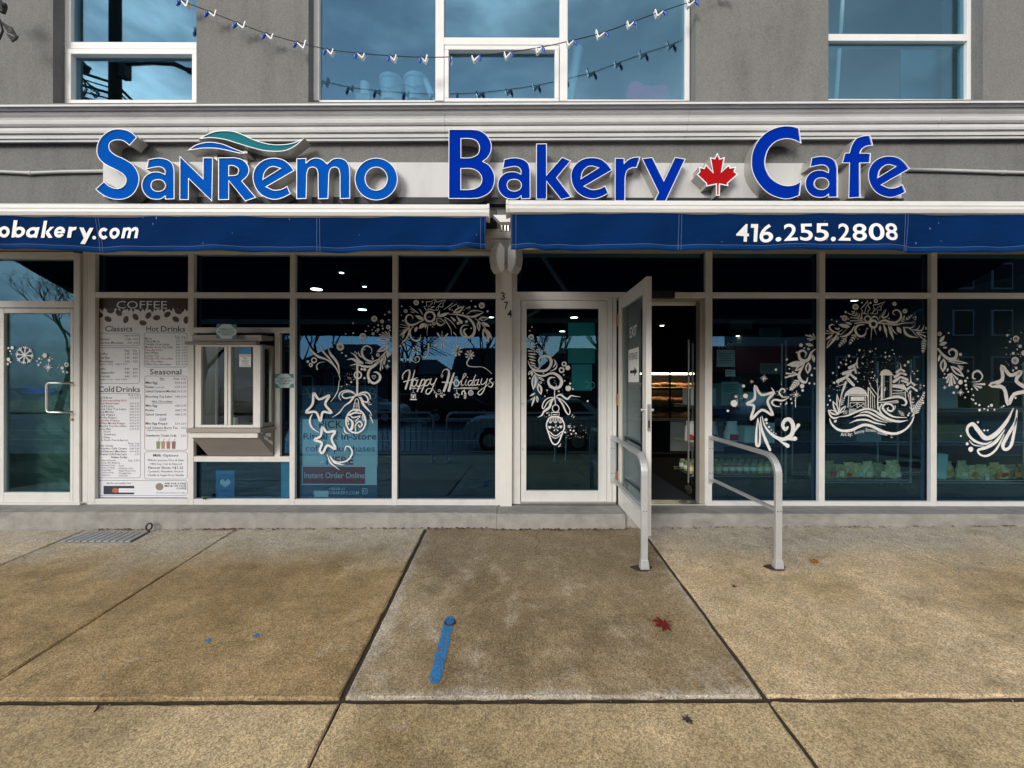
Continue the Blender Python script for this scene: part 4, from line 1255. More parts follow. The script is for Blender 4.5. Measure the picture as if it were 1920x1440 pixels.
text(tb, "Reg  Lrg", 348, 713, 3.8, TY, 22, 'r', res=1)
for s, y, p in (("Mini Egg", 721, "4.99 5.99"), ("Kinder", 729, "4.99 5.99"), ("Salted Caramel Mocha", 737, "5.50 5.99"), ("Blooming Tea Latte", 747, "4.80 5.99"), ("Mini Egg", 764, "4.80 5.75"), ("Kinder", 772.5, "4.80 5.75"), ("Salted Caramel", 780.5, "4.80 5.75"), ("Mini Egg Frappé", 797.5, "5.50 6.50"), ("Iced Crimson Berry Tea", 805.5, "6.50"), ("Strawberry Cream Soda", 820, "6.50")):
    row(tb, s, 273, y, 4.4, p, 349, bold=.01, wpx=min(60, len(s) * 2.75))
row(tb, "with/without lemonade", 275, 809.5, 2.8, bold=0); row(tb, "(seasonal)", 292, 729, 2.8, bold=0)
text(tb, "Milk Options", 311, 857.5, 5, TY, 47, 'c', bold=.008, res=1)
for s, y, u in (("Whole, Lactose Free & Skim", 866, 68), ("+80¢ Soy, Oat & Almond", 873, 60), ("Caramel, Hazelnut, French", 887, 66), ("Vanilla & Sugar-Free Vanilla", 894, 68)): text(tb, s, 311, y, 3.8, TY, u, 'c', res=1)
text(tb, "Flavour Shots +$1.25", 311, 880.5, 4.6, TY, 66, 'c', bold=.008, res=1)
text(tb, "Ask for our Loyalty Card", 223, 909, 3.2, TY, 46, 'c', res=1)
for i, s in enumerate(("ASK FOR A FREE", "IMAGE ON YOUR", "COFFEE")): text(tb, s, 350, 909.5 + i * 4.6, 3.4, TY, (41, 41, 19)[i], 'r', bold=.012, res=1)
text(tb, "We hope you enjoy your coffee", 349, 926.5, 2.6, TY, 56, 'r', res=1)
tb.build("lettering", M['ink'], menu); tr.build("red_lettering", m_redp, menu); tn.build("title_shadow_lettering", m_navy, menu); tw.build("title_lettering", m_sheet, menu)
b = MB().box(X(194.5, PY), X(252, PY), y1, y1 + .0004, Z(928.5, PY), Z(912.5, PY)); lc = b.build("loyalty_card_print", m_navy, menu)
b = MB().box(X(223, PY), X(252, PY), y1 - .0006, y1 - .0002, Z(925, PY), Z(917, PY)); b.build("card_stamp_row", m_sheet, lc)
MB().sheet([el2(217, 921, 6.2, 4.6, 0, PY)], y1 - .0012).build("cup_print", mat("orange_cup_print", (.45, .12, .04), .5), lc)
MB().sheet([el2(299.5, 914, 7.5, 7, 0, PY)], y1).build("badge_print", mat("badge_print", (.25, .22, .17), .5), menu)
for i, px in enumerate((297, 306, 316, 326)):
    cc_ = ((.20, .26, .14), (.42, .25, .12), (.36, .17, .13), (.22, .12, .09))[i]
    MB().prism([(X(px - 4, PY), Z(829, PY)), (X(px - 3, PY), Z(843, PY)), (X(px + 3, PY), Z(843, PY)), (X(px + 4, PY), Z(829, PY))], y1, y1 + .0003).build("drink_cup_print", mat("cup%d" % i, cc_, .5), menu)
    MB().prism([(X(px, PY), Z(829, PY)), (X(px + .8, PY), Z(829, PY)), (X(px + 3, PY), Z(823, PY)), (X(px + 2.2, PY), Z(823, PY))], y1, y1 + .0003).build("straw_print", m_redp, menu)

# ================================================================== PICK-UP POSTER BEHIND THE GLASS
QY = 0.072
pos_t = thing("pickup_poster", "pick-up window poster with red order online band, behind the painted baubles", "poster", P(637, 937, QY))
m_white = mat("poster_white", (.78, .80, .80), .5, var=.03); m_dk = mat("poster_navy", (.03, .06, .13), .5, var=.08); m_band = mat("poster_red", (.38, .02, .05), .5, var=.05); m_grey = mat("poster_grey", (.20, .25, .32), .5)
def flat(name, par, m, x0, x1, y0, y1_, Y, th=.001): return MB().box(X(x0, Y), X(x1, Y), Y, Y + th, Z(y1_, Y), Z(y0, Y)).build(name, m, par)
flat("upper_panel", pos_t, m_dk, 566, 708, 724, 787, QY); flat("white_panel", pos_t, m_white, 567, 708, 787, 874, QY)
fb = flat("red_band", pos_t, m_white, 566, 707, 874, 910, QY); flat("band_fill", fb, m_band, 568, 685, 876, 908, QY - .0006, .0004)
flat("blank_label", fb, m_white, 686, 704.5, 877, 906, QY - .0006, .0004)
flat("lower_panel", pos_t, m_dk, 566, 707, 910, 937, QY)
t1, t2, t3, t4 = MB(), MB(), MB(), MB()
ty = QY - .0012
text(t1, "PICK UP", 599, 803.5, 14.5, ty, 74, res=3); text(t1, "Ritual & In-Store", 569, 824.5, 12, ty, 137, bold=.018, res=3); text(t1, "coffee purchases", 573, 847, 11.5, ty, 130, bold=.003, res=3)
text(t2, "HERE", 612, 871.5, 15, ty, 51, bold=.022, res=3)
text(t3, "Instant Order Online", 571, 897, 10.5, ty, 113, bold=.012, res=3); text(t3, "ORDER AT", 618, 919.5, 4.4, ty, 30); text(t3, "SANREMOBAKERY.COM", 587, 927.5, 5.6, ty, 86, bold=.006)
text(t4, "Window B", 573, 750, 23, ty, 133, bold=-.006, res=3); text(t4, "SANREMO", 597, 778, 11, ty, 64, res=3); text(t4, "BAKERY", 640, 763.5, 3.5, ty, 22)
t1.build("lettering", m_navy, pos_t); t2.build("red_lettering", m_band, pos_t); t3.build("white_lettering", m_white, pos_t); t4.build("grey_lettering", m_grey, pos_t)
ib = MB(); rrect(ib, 679, 689.5, 916, 927, 2.6, 1.1, ty)
for k in range(12):
    a, c = 2 * math.pi * k / 12, 2 * math.pi * (k + 1) / 12
    ib.add([(X(684.2 + rr * math.cos(q), ty), ty, Z(921.5 + rr * math.sin(q), ty)) for rr, q in ((2.9, a), (2.9, c), (1.9, c), (1.9, a))], [(0, 1, 2, 3)])
ib.build("camera_icon", m_white, pos_t)
tag(flat("paper_scrap", None, m_white, 590, 616, 921, 937.5, QY - .004), "small blank paper scrap in the lower corner of the pick-up poster bay", "paper")

# ================================================================== PICK-UP WINDOW BOX
FYB = -.23
box_ = thing("pickup_window", "projecting metal pick-up window with two panes, ledge and sloped underside", "pickup window", P(430, 860, 0))
def bb(x0, x1, y0, y1_, Y, dep, name, m, par=None, bev=.003): return MB().box(X(x0, Y), X(x1, Y), Y, Y + dep, Z(y1_, Y), Z(y0, Y)).build(name, M[m], par or box_, bevel=bev)
A = M['alu_box']
MB().profile([(-.0, Z(640, 0)), (FYB + .03, Z(641, FYB + .03)), (FYB + .02, Z(629, FYB + .02)), (0, Z(632, 0))], X(356, FYB), X(487, FYB)).build("roof", A, box_, bevel=.003)
MB().profile([(FYB + .03, Z(640.5, FYB)), (FYB - .035, Z(641.5, FYB - .035)), (FYB - .04, Z(646.5, FYB - .04)), (FYB + .02, Z(648, FYB))], X(352, FYB), X(484, FYB)).build("roof_lip", A, box_, bevel=.002)
wf = MB()
for a in ((366, 377, 648, 803), (474.5, 488, 648, 803), (377, 474.5, 648, 651), (377, 474.5, 798, 803), (420.5, 426, 651, 798), (427.5, 432.5, 651, 798)):
    wf.box(X(a[0], FYB), X(a[1], FYB), FYB, FYB + .04, Z(a[3], FYB), Z(a[2], FYB))
wf.build("window_frame", M['frame'], box_, bevel=.002)
for a in ((377, 421), (432, 475)): MB().box(X(a[0], FYB), X(a[1], FYB), FYB + .02, FYB + .026, Z(799, FYB), Z(650, FYB)).build("glass_pane", M['g_clear'], box_)
x0, x1 = X(367, FYB), X(488, FYB)
sd_ = MB()
for a, c in ((FYB + .041, FYB + .075), (-.04, 0)): sd_.box(x1 - .03, x1 - .002, a, c, Z(803, FYB), Z(646, FYB))
sd_.box(x1 - .03, x1 - .002, FYB + .075, -.04, Z(803, FYB), Z(803, FYB) + .04); sd_.box(x1 - .03, x1 - .002, FYB + .075, -.04, Z(646, FYB) - .04, Z(646, FYB))
sd_.build("side_frame", A, box_, bevel=.002)
MB().box(x1 - .018, x1 - .012, FYB + .07, -.035, Z(803, FYB) + .035, Z(646, FYB) - .035).build("side_glass", M['g_clear'], box_)
MB().box(x0, x0 + .03, FYB + .041, 0, Z(803, FYB), Z(646, FYB)).build("side_panel", M['frame'], box_)
MB().box(X(350, FYB - .02), X(489, FYB - .02), FYB - .025, 0, Z(812, FYB), Z(804, FYB)).build("ledge", A, box_, bevel=.003)
MB().box(X(355, FYB), X(483, FYB), FYB, FYB + .02, Z(822, FYB), Z(812.3, FYB)).build("fascia", M['frame'], box_, bevel=.002)
u = MB(); za, zb_ = Z(821.5, FYB), Z(855.5, 0)
a0, a1, c0, c1 = X(356, FYB), X(482.5, FYB), X(391, 0), X(513.5, 0)
zt_ = Z(812.3, FYB)
v = [(a0, FYB + .021, za), (a1, FYB + .021, za), (c1, -.001, zb_), (c0, -.001, zb_), (a0, FYB + .021, zt_), (a1, FYB + .021, zt_), (c1, -.001, zt_), (a0, -.001, zt_)]
u.add(v, [(0, 3, 2, 1), (1, 2, 6, 5), (4, 5, 6, 7), (0, 1, 5, 4), (0, 4, 7, 3), (3, 7, 6, 2)])
u.build("sloped_underside", A, box_)
def sticker(name, lab, x0, x1, y0, y1_, Y, lines, rot=0.0, base=None, extra=None, cat="sticker", txm=None):
    cx_, cy_ = (x0 + x1) / 2, (y0 + y1_) / 2
    t = thing(name, lab, cat, P(cx_, y1_, Y))
    c, s = math.cos(rot), math.sin(rot)
    def q(px, py): return (cx_ + (px - cx_) * c - (py - cy_) * s, cy_ + (px - cx_) * s + (py - cy_) * c)
    def shp(pts, YY, nm, m): MB().prism([(X(q(*p)[0], Y), Z(q(*p)[1], Y)) for p in pts], YY, YY + .0008).build(nm, m, t)
    shp([(x0, y1_), (x1, y1_), (x1, y0), (x0, y0)], Y, "sheet", base or m_white)
    for pts, m in (extra or []): shp(pts, Y - .0006, "print_patch", m)
    mb = MB()
    for st_, by, h, wd in lines:
        px, py = q(cx_, by)
        text(mb, st_, px, py, h, Y - .0012, wd, 'c', bold=.012, rot=-rot, res=1)
    if lines: mb.build("lettering", txm or M['ink'], t)
    return t
m_tq = mat("teal_print", (.06, .22, .27), .5, var=.2, vs=40); m_mint = mat("mint_print", (.50, .66, .66), .5, var=.05)
def corners(x0, x1, y0, y1_): return [([(x0, y0 + 9), (x0 + 6, y0 + 5), (x0 + 11, y0), (x0, y0)], m_tq), ([(x1 - 11, y0), (x1 - 5, y0 + 6), (x1, y0 + 10), (x1, y0)], m_tq), ([(x0, y1_), (x0 + 9, y1_), (x0 + 5, y1_ - 6), (x0, y1_ - 9)], m_tq), ([(x1, y1_ - 8), (x1 - 6, y1_ - 6), (x1 - 9, y1_), (x1, y1_)], m_tq)]
ln = lambda y: [("PLEASE DON'T", y, 3.4, 25), ("BLOCK THE PICK", y + 5, 3.4, 29), ("UP WINDOW", y + 9.6, 3.2, 20)]
sticker("notice_sticker", "teal and white notice stuck on the pick-up window roof", 405.5, 443, 609, 636, FYB - .045, ln(620), R(1.5), m_mint, corners(405.5, 443, 609, 636))
sticker("notice_sticker", "teal and white notice stuck on the mullion right of pick-up window", 515.5, 550.5, 702, 728, -.004, ln(712), R(-1), m_mint, corners(515.5, 550.5, 702, 728))
m_cy = mat("cyan_card", (.02, .20, .42), .5, var=.05)
sticker("caution_notice", "white caution notice with a blue header on the right pick-up pane", 448.5, 470.5, 651.5, 689, FYB + .017, [("This", 674.5, 3, 8), ("window", 679, 3, 14), ("closes", 683, 3, 12), ("automatically", 687, 2.6, 18)], 0, m_white, [([(448.5, 665.5), (470.5, 665.5), (470.5, 651.5), (448.5, 651.5)], m_cy)])
mb = MB(); text(mb, "CAUTION!", 459.5, 670, 3.2, FYB + .0155, 19, 'c', bold=.01, res=1); mb.build("red_lettering", m_redp, [o for o in col.objects if o.name.startswith("caution_notice")][0])
# stickers on the slanted side of the box
b = MB(); xs_ = a1 + .0
for i, (u0, w0, zz, hh) in enumerate(((.10, .26, .80, .16), (.35, .60, .42, .2), (.45, .8, .70, .18), (.62, .93, .40, .14))):
    def sp(u_, t_): 
        x = a1 + (c1 - a1) * u_; y = (FYB + .021) * (1 - u_) - .001 * u_
        zl = za + (zb_ - za) * u_
        return (x + .002, y - .002, zl + (zt_ - zl) * t_)
    b.add([sp(u0, zz), sp(w0, zz), sp(w0, min(.98, zz + hh)), sp(u0, min(.98, zz + hh))], [(0, 1, 2, 3)])
tag(b.build("side_stickers", m_white), "small stickers on the slanted right side of the pick-up window", "sticker")
sticker("blue_card", "bright blue card with white heart mark in the glass below the pick-up window", 405, 440, 883, 936, .062, [("Welcome", 893, 2.6, 14), ("order ahead", 922, 2.4, 20)], R(.6), m_cy,
        [([(413, 902), (422.5, 912), (432, 902), (432, 908), (422.5, 914.5), (413, 908)][::-1], m_white), ([(413, 902), (418, 899), (422.5, 904), (427.5, 899), (432, 902), (422.5, 911.5)][::-1], m_white)], cat="card")
MB().box(X(527.5, .07), X(544, .07), .07, .075, Z(938, .07), Z(867, .07)).build("blue_board", mat("sky_blue_board", (.12, .42, .60), .6))
tag(bpy.data.objects['blue_board'], "light blue board strip behind the low pane beside the blue card", "board")
tag(box_obj("vertical_blind", M['white_print'], None, X(380, 0), X(392, 0), .10, .13, Z(800, .1), Z(640, .1)), "pale vertical blind inside the left pick-up pane", "blind")
cu = MB().lathe([(.028, 0), (.034, .085), (.036, .09), (.0, .092)], (X(440, -.1), -.1, Z(803, FYB)), 14)
tag(cu.build("paper_cup", M['white_print']), "white paper cup on the ledge inside the pick-up window", "cup")
bx3 = MB(); bx3.box(X(367, FYB) + .03, X(485, FYB), FYB + .05, .3, Z(803, FYB) - .001, Z(803, FYB) + .004)
bx3.build("inner_ledge", A, box_)
# sill plant leaf poking out
pl = thing("sill_plant", "small green sprig lying on the sill below the pick-up window", "plant", P(382, 940, -.01))
for k in range(7):
    a = R(200 + k * 28); L = 9
    px, py = 384, 932
    c = [(px, py), (px + L * .5 * math.cos(a) - 2 * math.sin(a), py - L * .5 * math.sin(a) * .8), (px + L * math.cos(a), py - L * math.sin(a) * .8), (px + L * .5 * math.cos(a) + 2 * math.sin(a), py - L * .5 * math.sin(a) * .8 + 1)]
    MB().add([P(p[0], p[1], -.004 - .006 * (i % 2) - .002 * k) for i, p in enumerate(c)], [(0, 1, 2, 3)]).build("leaf", mat("sprig_green%d" % k, (.02, .06, .025), .5), pl)
MB().tube([P(384, 932, -.008), P(396, 915, -.006), P(398, 900, -.004)], .002, 5).build("stem", mat("sprig_stem", (.03, .06, .03), .6), pl)

# ================================================================== STICKERS ON DOORS, HOUSE NUMBER
for ch, px, py, w_ in (("3", 938.5, 562, 8), ("7", 945, 579.5, 8), ("4", 950.8, 595, 8.8)):
    mb = MB(); text(mb, ch, px, py, 14, -.05, w_, bold=.012, res=4)
    mb.v = mb.v
    o = mb.build("house_number", M['ink'], None, solid=.004)
    tag(o, {"3": "black numeral 3, topmost on the white column", "7": "black numeral 7 in the middle of the column number", "4": "black numeral 4, lowest on the white column"}[ch], "house number", "numerals of the street number 374")
# lettering on the open leaf (its outer face looks left)
xf_ = hx - LT / 2 - .003
def leafP(u, v, yc, zc, eps=0.0): return (xf_ - eps, yc - u, zc + v)
def leaf_text(s, yc, zc, hh, wd, m, name, lab, par=None, eps=.001):
    mb = MB(); k = (0 - CAMY) / F
    text(mb, s, 0, 0, hh / k, 0.0, wd / k, place=lambda u, v: leafP(u - wd / 2, v, yc, zc, eps), bold=.008, res=3)
    o = mb.build(name, m, par)
    if lab: tag(o, lab, "door lettering")
    return o
gx = hx - .008
xf_ = hx - .0055
zE = CAMZ + (720 - 631) / F * 3.75
leaf_text("EXIT", -.47, zE, .10, .22, M['white_print'], "exit_lettering", "white EXIT lettering on the open door glass")
es = thing("entrance_sign", "white ENTRANCE sign with black arrow taped on the open door glass", "sign", (hx, -.47, CAMZ))
zb2, zt2_ = CAMZ + (720 - 716) / F * 3.72, CAMZ + (720 - 653) / F * 3.72
MB().box(hx - .0075, hx - .0055, -.63, -.32, zb2, zt2_).build("board", M['white_print'], es)
xf_ = hx - .0076
leaf_text("ENTRANCE", -.475, zb2 + .215, .065, .25, M['ink'], "lettering", None, es)
ar = [(-.10, -.014), (.03, -.014), (.03, -.045), (.11, 0), (.03, .045), (.03, .014), (-.10, .014)]
MB().add([(hx - .0086, -.475 - p[0], zb2 + .10 + p[1]) for p in ar] , [(0, 1, 5, 6), (2, 3, 4)]).build("arrow", M['ink'], es)

# ================================================================== HAND RAILS
def flatbar(mb, path, wd, th, side):
    """rectangular bar along a path in a y-z plane; side = x axis"""
    v = []; n = len(path)
    for i, p in enumerate(path):
        p = Vector(p); a, c = Vector(path[max(0, i - 1)]), Vector(path[min(n - 1, i + 1)])
        t = (c - a).normalized(); nn = t.cross(Vector((1, 0, 0))).normalized()
        for sx, sn in ((-1, -1), (1, -1), (1, 1), (-1, 1)): v.append(p + Vector((sx * wd / 2, 0, 0)) + nn * (sn * th / 2))
    f = [(i * 4 + k, i * 4 + (k + 1) % 4, (i + 1) * 4 + (k + 1) % 4, (i + 1) * 4 + k) for i in range(n - 1) for k in range(4)]
    mb.add(v, f + [(3, 2, 1, 0), tuple((n - 1) * 4 + k for k in range(4))])
def rail(xw, xp, yp, lab):
    zg = gz(xp, yp)
    t = thing("handrail", lab, "handrail", (xp, yp, zg), "metal handrails at the shop entrance")
    zt_, zl = .735, .29
    rad = .15
    def xx_(y): return xw + (xp - xw) * (y / yp)
    arc = []
    for k in range(9):
        a = R(90 * k / 8)
        arc.append((xp, yp + rad - rad * math.sin(a), zt_ - .02 - rad + rad * math.cos(a)))
    path = [(xw, -.004, zt_), (xx_(-.35), -.35, zt_ - .008)] + arc + [(xp, yp, zg + .05)]
    b = MB(); flatbar(b, path, .052, .030, 1); b.build("top_rail", M['galv'], t, bevel=.003)
    b = MB(); flatbar(b, [(xw, -.004, zl), (xp, yp + .018, zl - .012)], .040, .020, 1); b.build("lower_rail", M['galv'], t, bevel=.002)
    pl_ = MB().box(xw - .026, xw + .026, -.012, -.001, zl - .05, zt_ + .02).build("wall_plate", M['galv'], t, bevel=.002)
    for zz in (zt_ - .12, zl + .06):
        for dx in (-.014, .014): MB().tube([(xw + dx, -.016, zz), (xw + dx, -.008, zz)], .0045, 8).build("bolt", M['iron'], pl_)
    for dx in (-.012, .012): MB().tube([(xp + dx, yp - .019, zl - .015), (xp + dx, yp - .012, zl - .015)], .004, 8).build("bolt", M['iron'], t)
    f = MB()
    v = []
    for z_, e in ((zg - .02, .036), (zg + .012, .036), (zg + .075, .029)):
        v += [(xp - e, yp - e * .7, z_), (xp + e, yp - e * .7, z_), (xp + e, yp + e * .7, z_), (xp - e, yp + e * .7, z_)]
    f.add(v, [(i * 4 + k, i * 4 + (k + 1) % 4, (i + 1) * 4 + (k + 1) % 4, (i + 1) * 4 + k) for i in range(2) for k in range(4)] + [(8, 9, 10, 11), (3, 2, 1, 0)])
    f.build("foot_sleeve", M['galv'], t, bevel=.003)
    pr_ = [(.085 * math.cos(a) * (1 + .2 * math.sin(3 * a)) - .02, .05 * math.sin(a)) for a in [k * math.pi / 8 for k in range(16)]]
    MB().add([(xp + p[0], yp + p[1], gz(xp + p[0], yp + p[1]) + .004) for p in pr_], [tuple(range(16))]).build("rust_patch", M['iron'], t)
rail(1.08, 1.075, -1.02, "metal handrail in front of the open door leaf")
rail(2.128, 2.16, -1.02, "metal handrail right of the doorway")

# ================================================================== WINDOW PAINTINGS (white paint on the glass)
class Paint:
    def __init__(s, Y):
        s.b = MB(); s.parts = []; s.Y = Y; s.k = 0; s.T = (0, 0, 1); s.rng = random.Random(3)
    def t(s, ox, oy, sc): s.T = (ox, oy, sc); return s
    def _y(s):
        s.k += 1
        return s.Y - .00008 * (s.k % 37)
    def _p(s, p, y): return (X(s.T[0] + p[0] / s.T[2], s.Y), y, Z(s.T[1] + p[1] / s.T[2], s.Y))
    def face(s, pts):
        y = s._y()
        q = [s._p(p, y) for p in pts]
        c = [(a[0], a[2]) for a in q]
        if area(c) < 0: c = c[::-1]
        s.b.sheet([c], y)
    def st(s, pts, wd, closed=False, res=5, line=False):
        """stroke with a width profile"""
        c = [tuple(p) for p in pts] if line or len(pts) < 3 else spline(pts, closed, res)
        if closed: c = c + [c[0]]
        if len(c) == 2: c = [c[0], ((c[0][0] + c[1][0]) / 2, (c[0][1] + c[1][1]) / 2), c[1]]
        n = len(c); ws = wd if isinstance(wd, (list, tuple)) else [wd, wd]
        y = s._y(); L, Rr = [], []
        for i, p in enumerate(c):
            a, b_ = c[max(i - 1, 0)], c[min(i + 1, n - 1)]
            if closed and i in (0, n - 1): a, b_ = c[-2], c[1]
            tx, ty = b_[0] - a[0], b_[1] - a[1]; l = math.hypot(tx, ty) or 1
            u = i / (n - 1) * (len(ws) - 1); j = min(int(u), len(ws) - 2); w_ = ws[j] + (ws[j + 1] - ws[j]) * (u - j)
            w_ = w_ / 2 * s.rng.uniform(.93, 1.07)
            nx, ny = -ty / l * w_, tx / l * w_
            L.append(s._p((p[0] + nx, p[1] + ny), y)); Rr.append(s._p((p[0] - nx, p[1] - ny), y))
        s.b.add(L + Rr, [(i, i + 1, n + i + 1, n + i) for i in range(n - 1)])
        if not closed:
            for e, w_ in ((0, ws[0]), (n - 1, ws[-1])):
                if w_ > 9: s.dot(c[e][0], c[e][1], w_ / 2 * .96)
    def dot(s, x, y, r, n=14):
        s.face([(x + r * math.cos(2 * math.pi * k / n) * s.rng.uniform(.94, 1.06), y + r * math.sin(2 * math.pi * k / n) * s.rng.uniform(.94, 1.06)) for k in range(n)])
    def dots(s, l):
        for a in l: s.dot(*a)
    def coin(s, x, y, r):
        s.ring(x, y, r * .80, r * .42); s.ring(x, y, r * .40, r * .16); s.dot(x, y, r * .12, 8)
    def ring(s, x, y, r, wd, n=24, ry=None):
        ry = ry or r
        s.st([(x + r * math.cos(2 * math.pi * k / n), y + ry * math.sin(2 * math.pi * k / n)) for k in range(n)], wd, True, 1, True)
    def leaf(s, a, b, wd, slit=0.0, bend=0.0):
        dx, dy = b[0] - a[0], b[1] - a[1]; l = math.hypot(dx, dy); nx, ny = -dy / l, dx / l
        mid = lambda u, v: (a[0] + dx * u + nx * v, a[1] + dy * u + ny * v)
        up = [(0, 0), (.25, .38), (.5, .5), (.75, .33), (1, 0)]; n = 8
        top = spline([mid(u, v * wd + bend * math.sin(math.pi * u)) for u, v in up], False, 4)
        bot = spline([mid(u, -v * wd + bend * math.sin(math.pi * u)) for u, v in up], False, 4)
        if slit:
            m1 = spline([mid(u, v * wd * slit + bend * math.sin(math.pi * u)) for u, v in ((.14, 0), (.4, .5), (.62, .5), (.82, 0))], False, 4)
            m2 = spline([mid(u, -v * wd * slit * .4 + bend * math.sin(math.pi * u)) for u, v in ((.14, 0), (.4, .5), (.62, .5), (.82, 0))], False, 4)
            s.face(top + [mid(.82, bend * .5)] + m1[::-1] + [mid(.0, 0)])
            s.face(bot + [mid(.82, bend * .5)] + m2[::-1] + [mid(.0, 0)])
        else:
            s.face(top + bot[-2:0:-1])
    def drop(s, a, b, wd):
        s.st([a, ((a[0] + b[0]) / 2, (a[1] + b[1]) / 2), b], [wd * .12, wd * .55, wd])
    def rays(s, c, ends, wd):
        for e in ends: s.drop(c, e, wd)
    def sparkle(s, x, y, r, n=8, wd=None):
        wd = wd or r * .16
        for k in range(n):
            a = 2 * math.pi * k / n + .1; q = r * (1 if k % 2 == 0 else .72)
            s.st([(x, y), (x + q * math.cos(a), y + q * math.sin(a))], [wd, wd * .7])
    def fern(s, a, b, n, L, wd, w0=None):
        dx, dy = b[0] - a[0], b[1] - a[1]; l = math.hypot(dx, dy); dx /= l; dy /= l
        s.st([a, b], [w0 or wd * .6, wd * .3])
        for k in range(n):
            u = (k + .6) / n; px, py = a[0] + dx * l * u, a[1] + dy * l * u
            ll = L * (1 - .55 * u)
            for sg in (-1, 1):
                ex, ey = px + (dx * .75 - dy * sg * .75) * ll, py + (dy * .75 + dx * sg * .75) * ll
                s.leaf((px, py), (ex, ey), wd)
        s.leaf(b, (b[0] + dx * L * .5, b[1] + dy * L * .5), wd)
    def flower(s, x, y, r, n, wd, a0=.2):
        for k in range(n):
            a = a0 + 2 * math.pi * k / n
            s.drop((x + r * .22 * math.cos(a), y + r * .22 * math.sin(a)), (x + r * .85 * math.cos(a), y + r * .85 * math.sin(a)), wd)
    def heart(s, x, y, r):
        s.face([(x, y + r), (x - r * .9, y - .1 * r), (x - r * .75, y - .7 * r), (x - .3 * r, y - .75 * r), (x, y - .3 * r), (x + .3 * r, y - .75 * r), (x + r * .75, y - .7 * r), (x + r * .9, y - .1 * r)])
    def speck(s, x0, x1, y0, y1, n, r0=2.5, r1=6):
        for _ in range(n): s.dot(s.rng.uniform(x0, x1), s.rng.uniform(y0, y1), s.rng.uniform(r0, r1), 6)
    def cut(s, name, stuff=False):
        s.parts.append((name, s.b, stuff)); s.b = MB(); return s
    def done(s, name, lab):
        if s.b.v: s.cut("dots", True)
        v = [q for _, b_, _ in s.parts for q in b_.v]
        t = thing(name, lab, "window painting", (sum(q[0] for q in v) / len(v), s.Y, min(q[2] for q in v)))
        for n_, b_, st_ in s.parts:
            o = b_.build(n_, M['paint'], t)
            if st_: o['kind'] = 'stuff'
        return t
GP = .0462
# ---- wreath arch, bay left of the column
p = Paint(GP).t(740, 550, 9.6)
p.st([(960,380),(1080,380),(1200,395),(1300,430),(1380,500),(1430,590),(1435,690),(1390,770),(1310,795),(1230,770),(1190,700),(1200,620),(1250,577),(1330,580)], [8,26,38,44,48,40,34,24,10])
p.st([(1290,765),(1245,705),(1255,655),(1300,638)], [34,36,8])
p.st([(560,300),(525,240),(575,235),(565,150),(650,155),(735,100),(712,200)], 13, line=True)
p.st([(735,100),(750,165),(830,140),(920,120),(870,180),(865,250),(790,240),(780,300),(700,310)], 13, line=True)
p.st([(600,250),(690,165)], 9); p.st([(740,280),(840,170)], 9); p.st([(660,255),(710,240)], [24,18])
p.ring(630,422,88,38); p.st([(600,440),(610,420),(640,425),(645,445)], 6); p.st([(560,310),(610,288),(670,295),(700,315)], [8,22,8])
p.leaf((530,480),(360,400),64); p.leaf((770,430),(985,350),60); p.leaf((765,430),(815,310),42)
p.st([(755,460),(762,540),(830,580),(905,535)], [8,40,8]); p.st([(755,455),(830,462),(908,535)], 13); p.st([(800,500),(850,520)], 8)
p.st([(520,490),(450,515),(380,555),(290,575),(225,545),(197,480),(218,415),(270,390),(320,420),(326,470)], [10,28,38,34,22,8])
for a in (((265,235),(420,360)),((275,285),(400,345)),((430,280),(500,380)),((455,290),(490,360)),((90,560),(260,600)),((80,610),(250,630)),((75,690),(240,640)),((280,335),(350,350)),((880,300),(1040,180)),((960,280),(1110,195)),((1270,280),(1360,240)),((1280,265),(1350,265))): p.st(list(a), [6,14])
p.st([(1050,345),(1120,280),(1250,235)], [6,18,5]); p.st([(1055,350),(1160,345),(1250,235)], [6,24,5]); p.leaf((1050,350),(1250,235),70,.55)
p.st([(1280,390),(1380,322),(1480,312),(1600,340)], [8,24,5]); p.st([(1290,408),(1400,425),(1500,393),(1600,340)], [8,46,5])
p.drop((1000,420),(1075,485),46); p.drop((1105,410),(1195,520),62)
p.st([(900,470),(960,560),(1010,650),(1025,770)], [18,14,6]); p.st([(900,435),(980,480),(1050,550),(1105,630)], [16,14,8])
p.st([(1450,455),(1550,540),(1640,650),(1700,780)], 14)
p.leaf((1500,465),(1700,450),74,.5); p.leaf((1560,520),(1715,605),58); p.leaf((1500,500),(1520,690),66,.35); p.leaf((1590,630),(1690,890),120,.45); p.leaf((1660,650),(1750,830),50)
p.st([(258,600),(255,700),(220,800),(130,900)], [16,30,18]); p.leaf((240,650),(80,770),44); p.leaf((165,690),(140,820),50,.4)
p.st([(330,600),(285,660),(277,750),(320,830),(400,860),(458,820),(465,745)], [14,30,26,8]); p.leaf((400,600),(360,705),52); p.leaf((545,540),(430,640),74); p.leaf((562,540),(550,640),36)
p.st([(600,560),(585,660),(580,770)], [16,10,3])
p.cut("garland", True)
for a in ((385,172,48),(1565,220,54),(195,325,34),(705,550,30)): p.coin(*a)
p.dots([(125,238,15),(150,497,15),(645,570,17),(680,605,12),(1140,540,26),(1290,512,26),(1450,240,20),(1670,325,20),(1375,140,14),(1140,235,15),(1225,362,16),(1375,630,14),(500,157,15),(1035,305,11),(1245,305,10),(105,955,22),(165,930,22),(135,1195,22),(235,1197,19),(120,400,12)]); p.ring(990,288,14,9)
p.cut("dots", True)
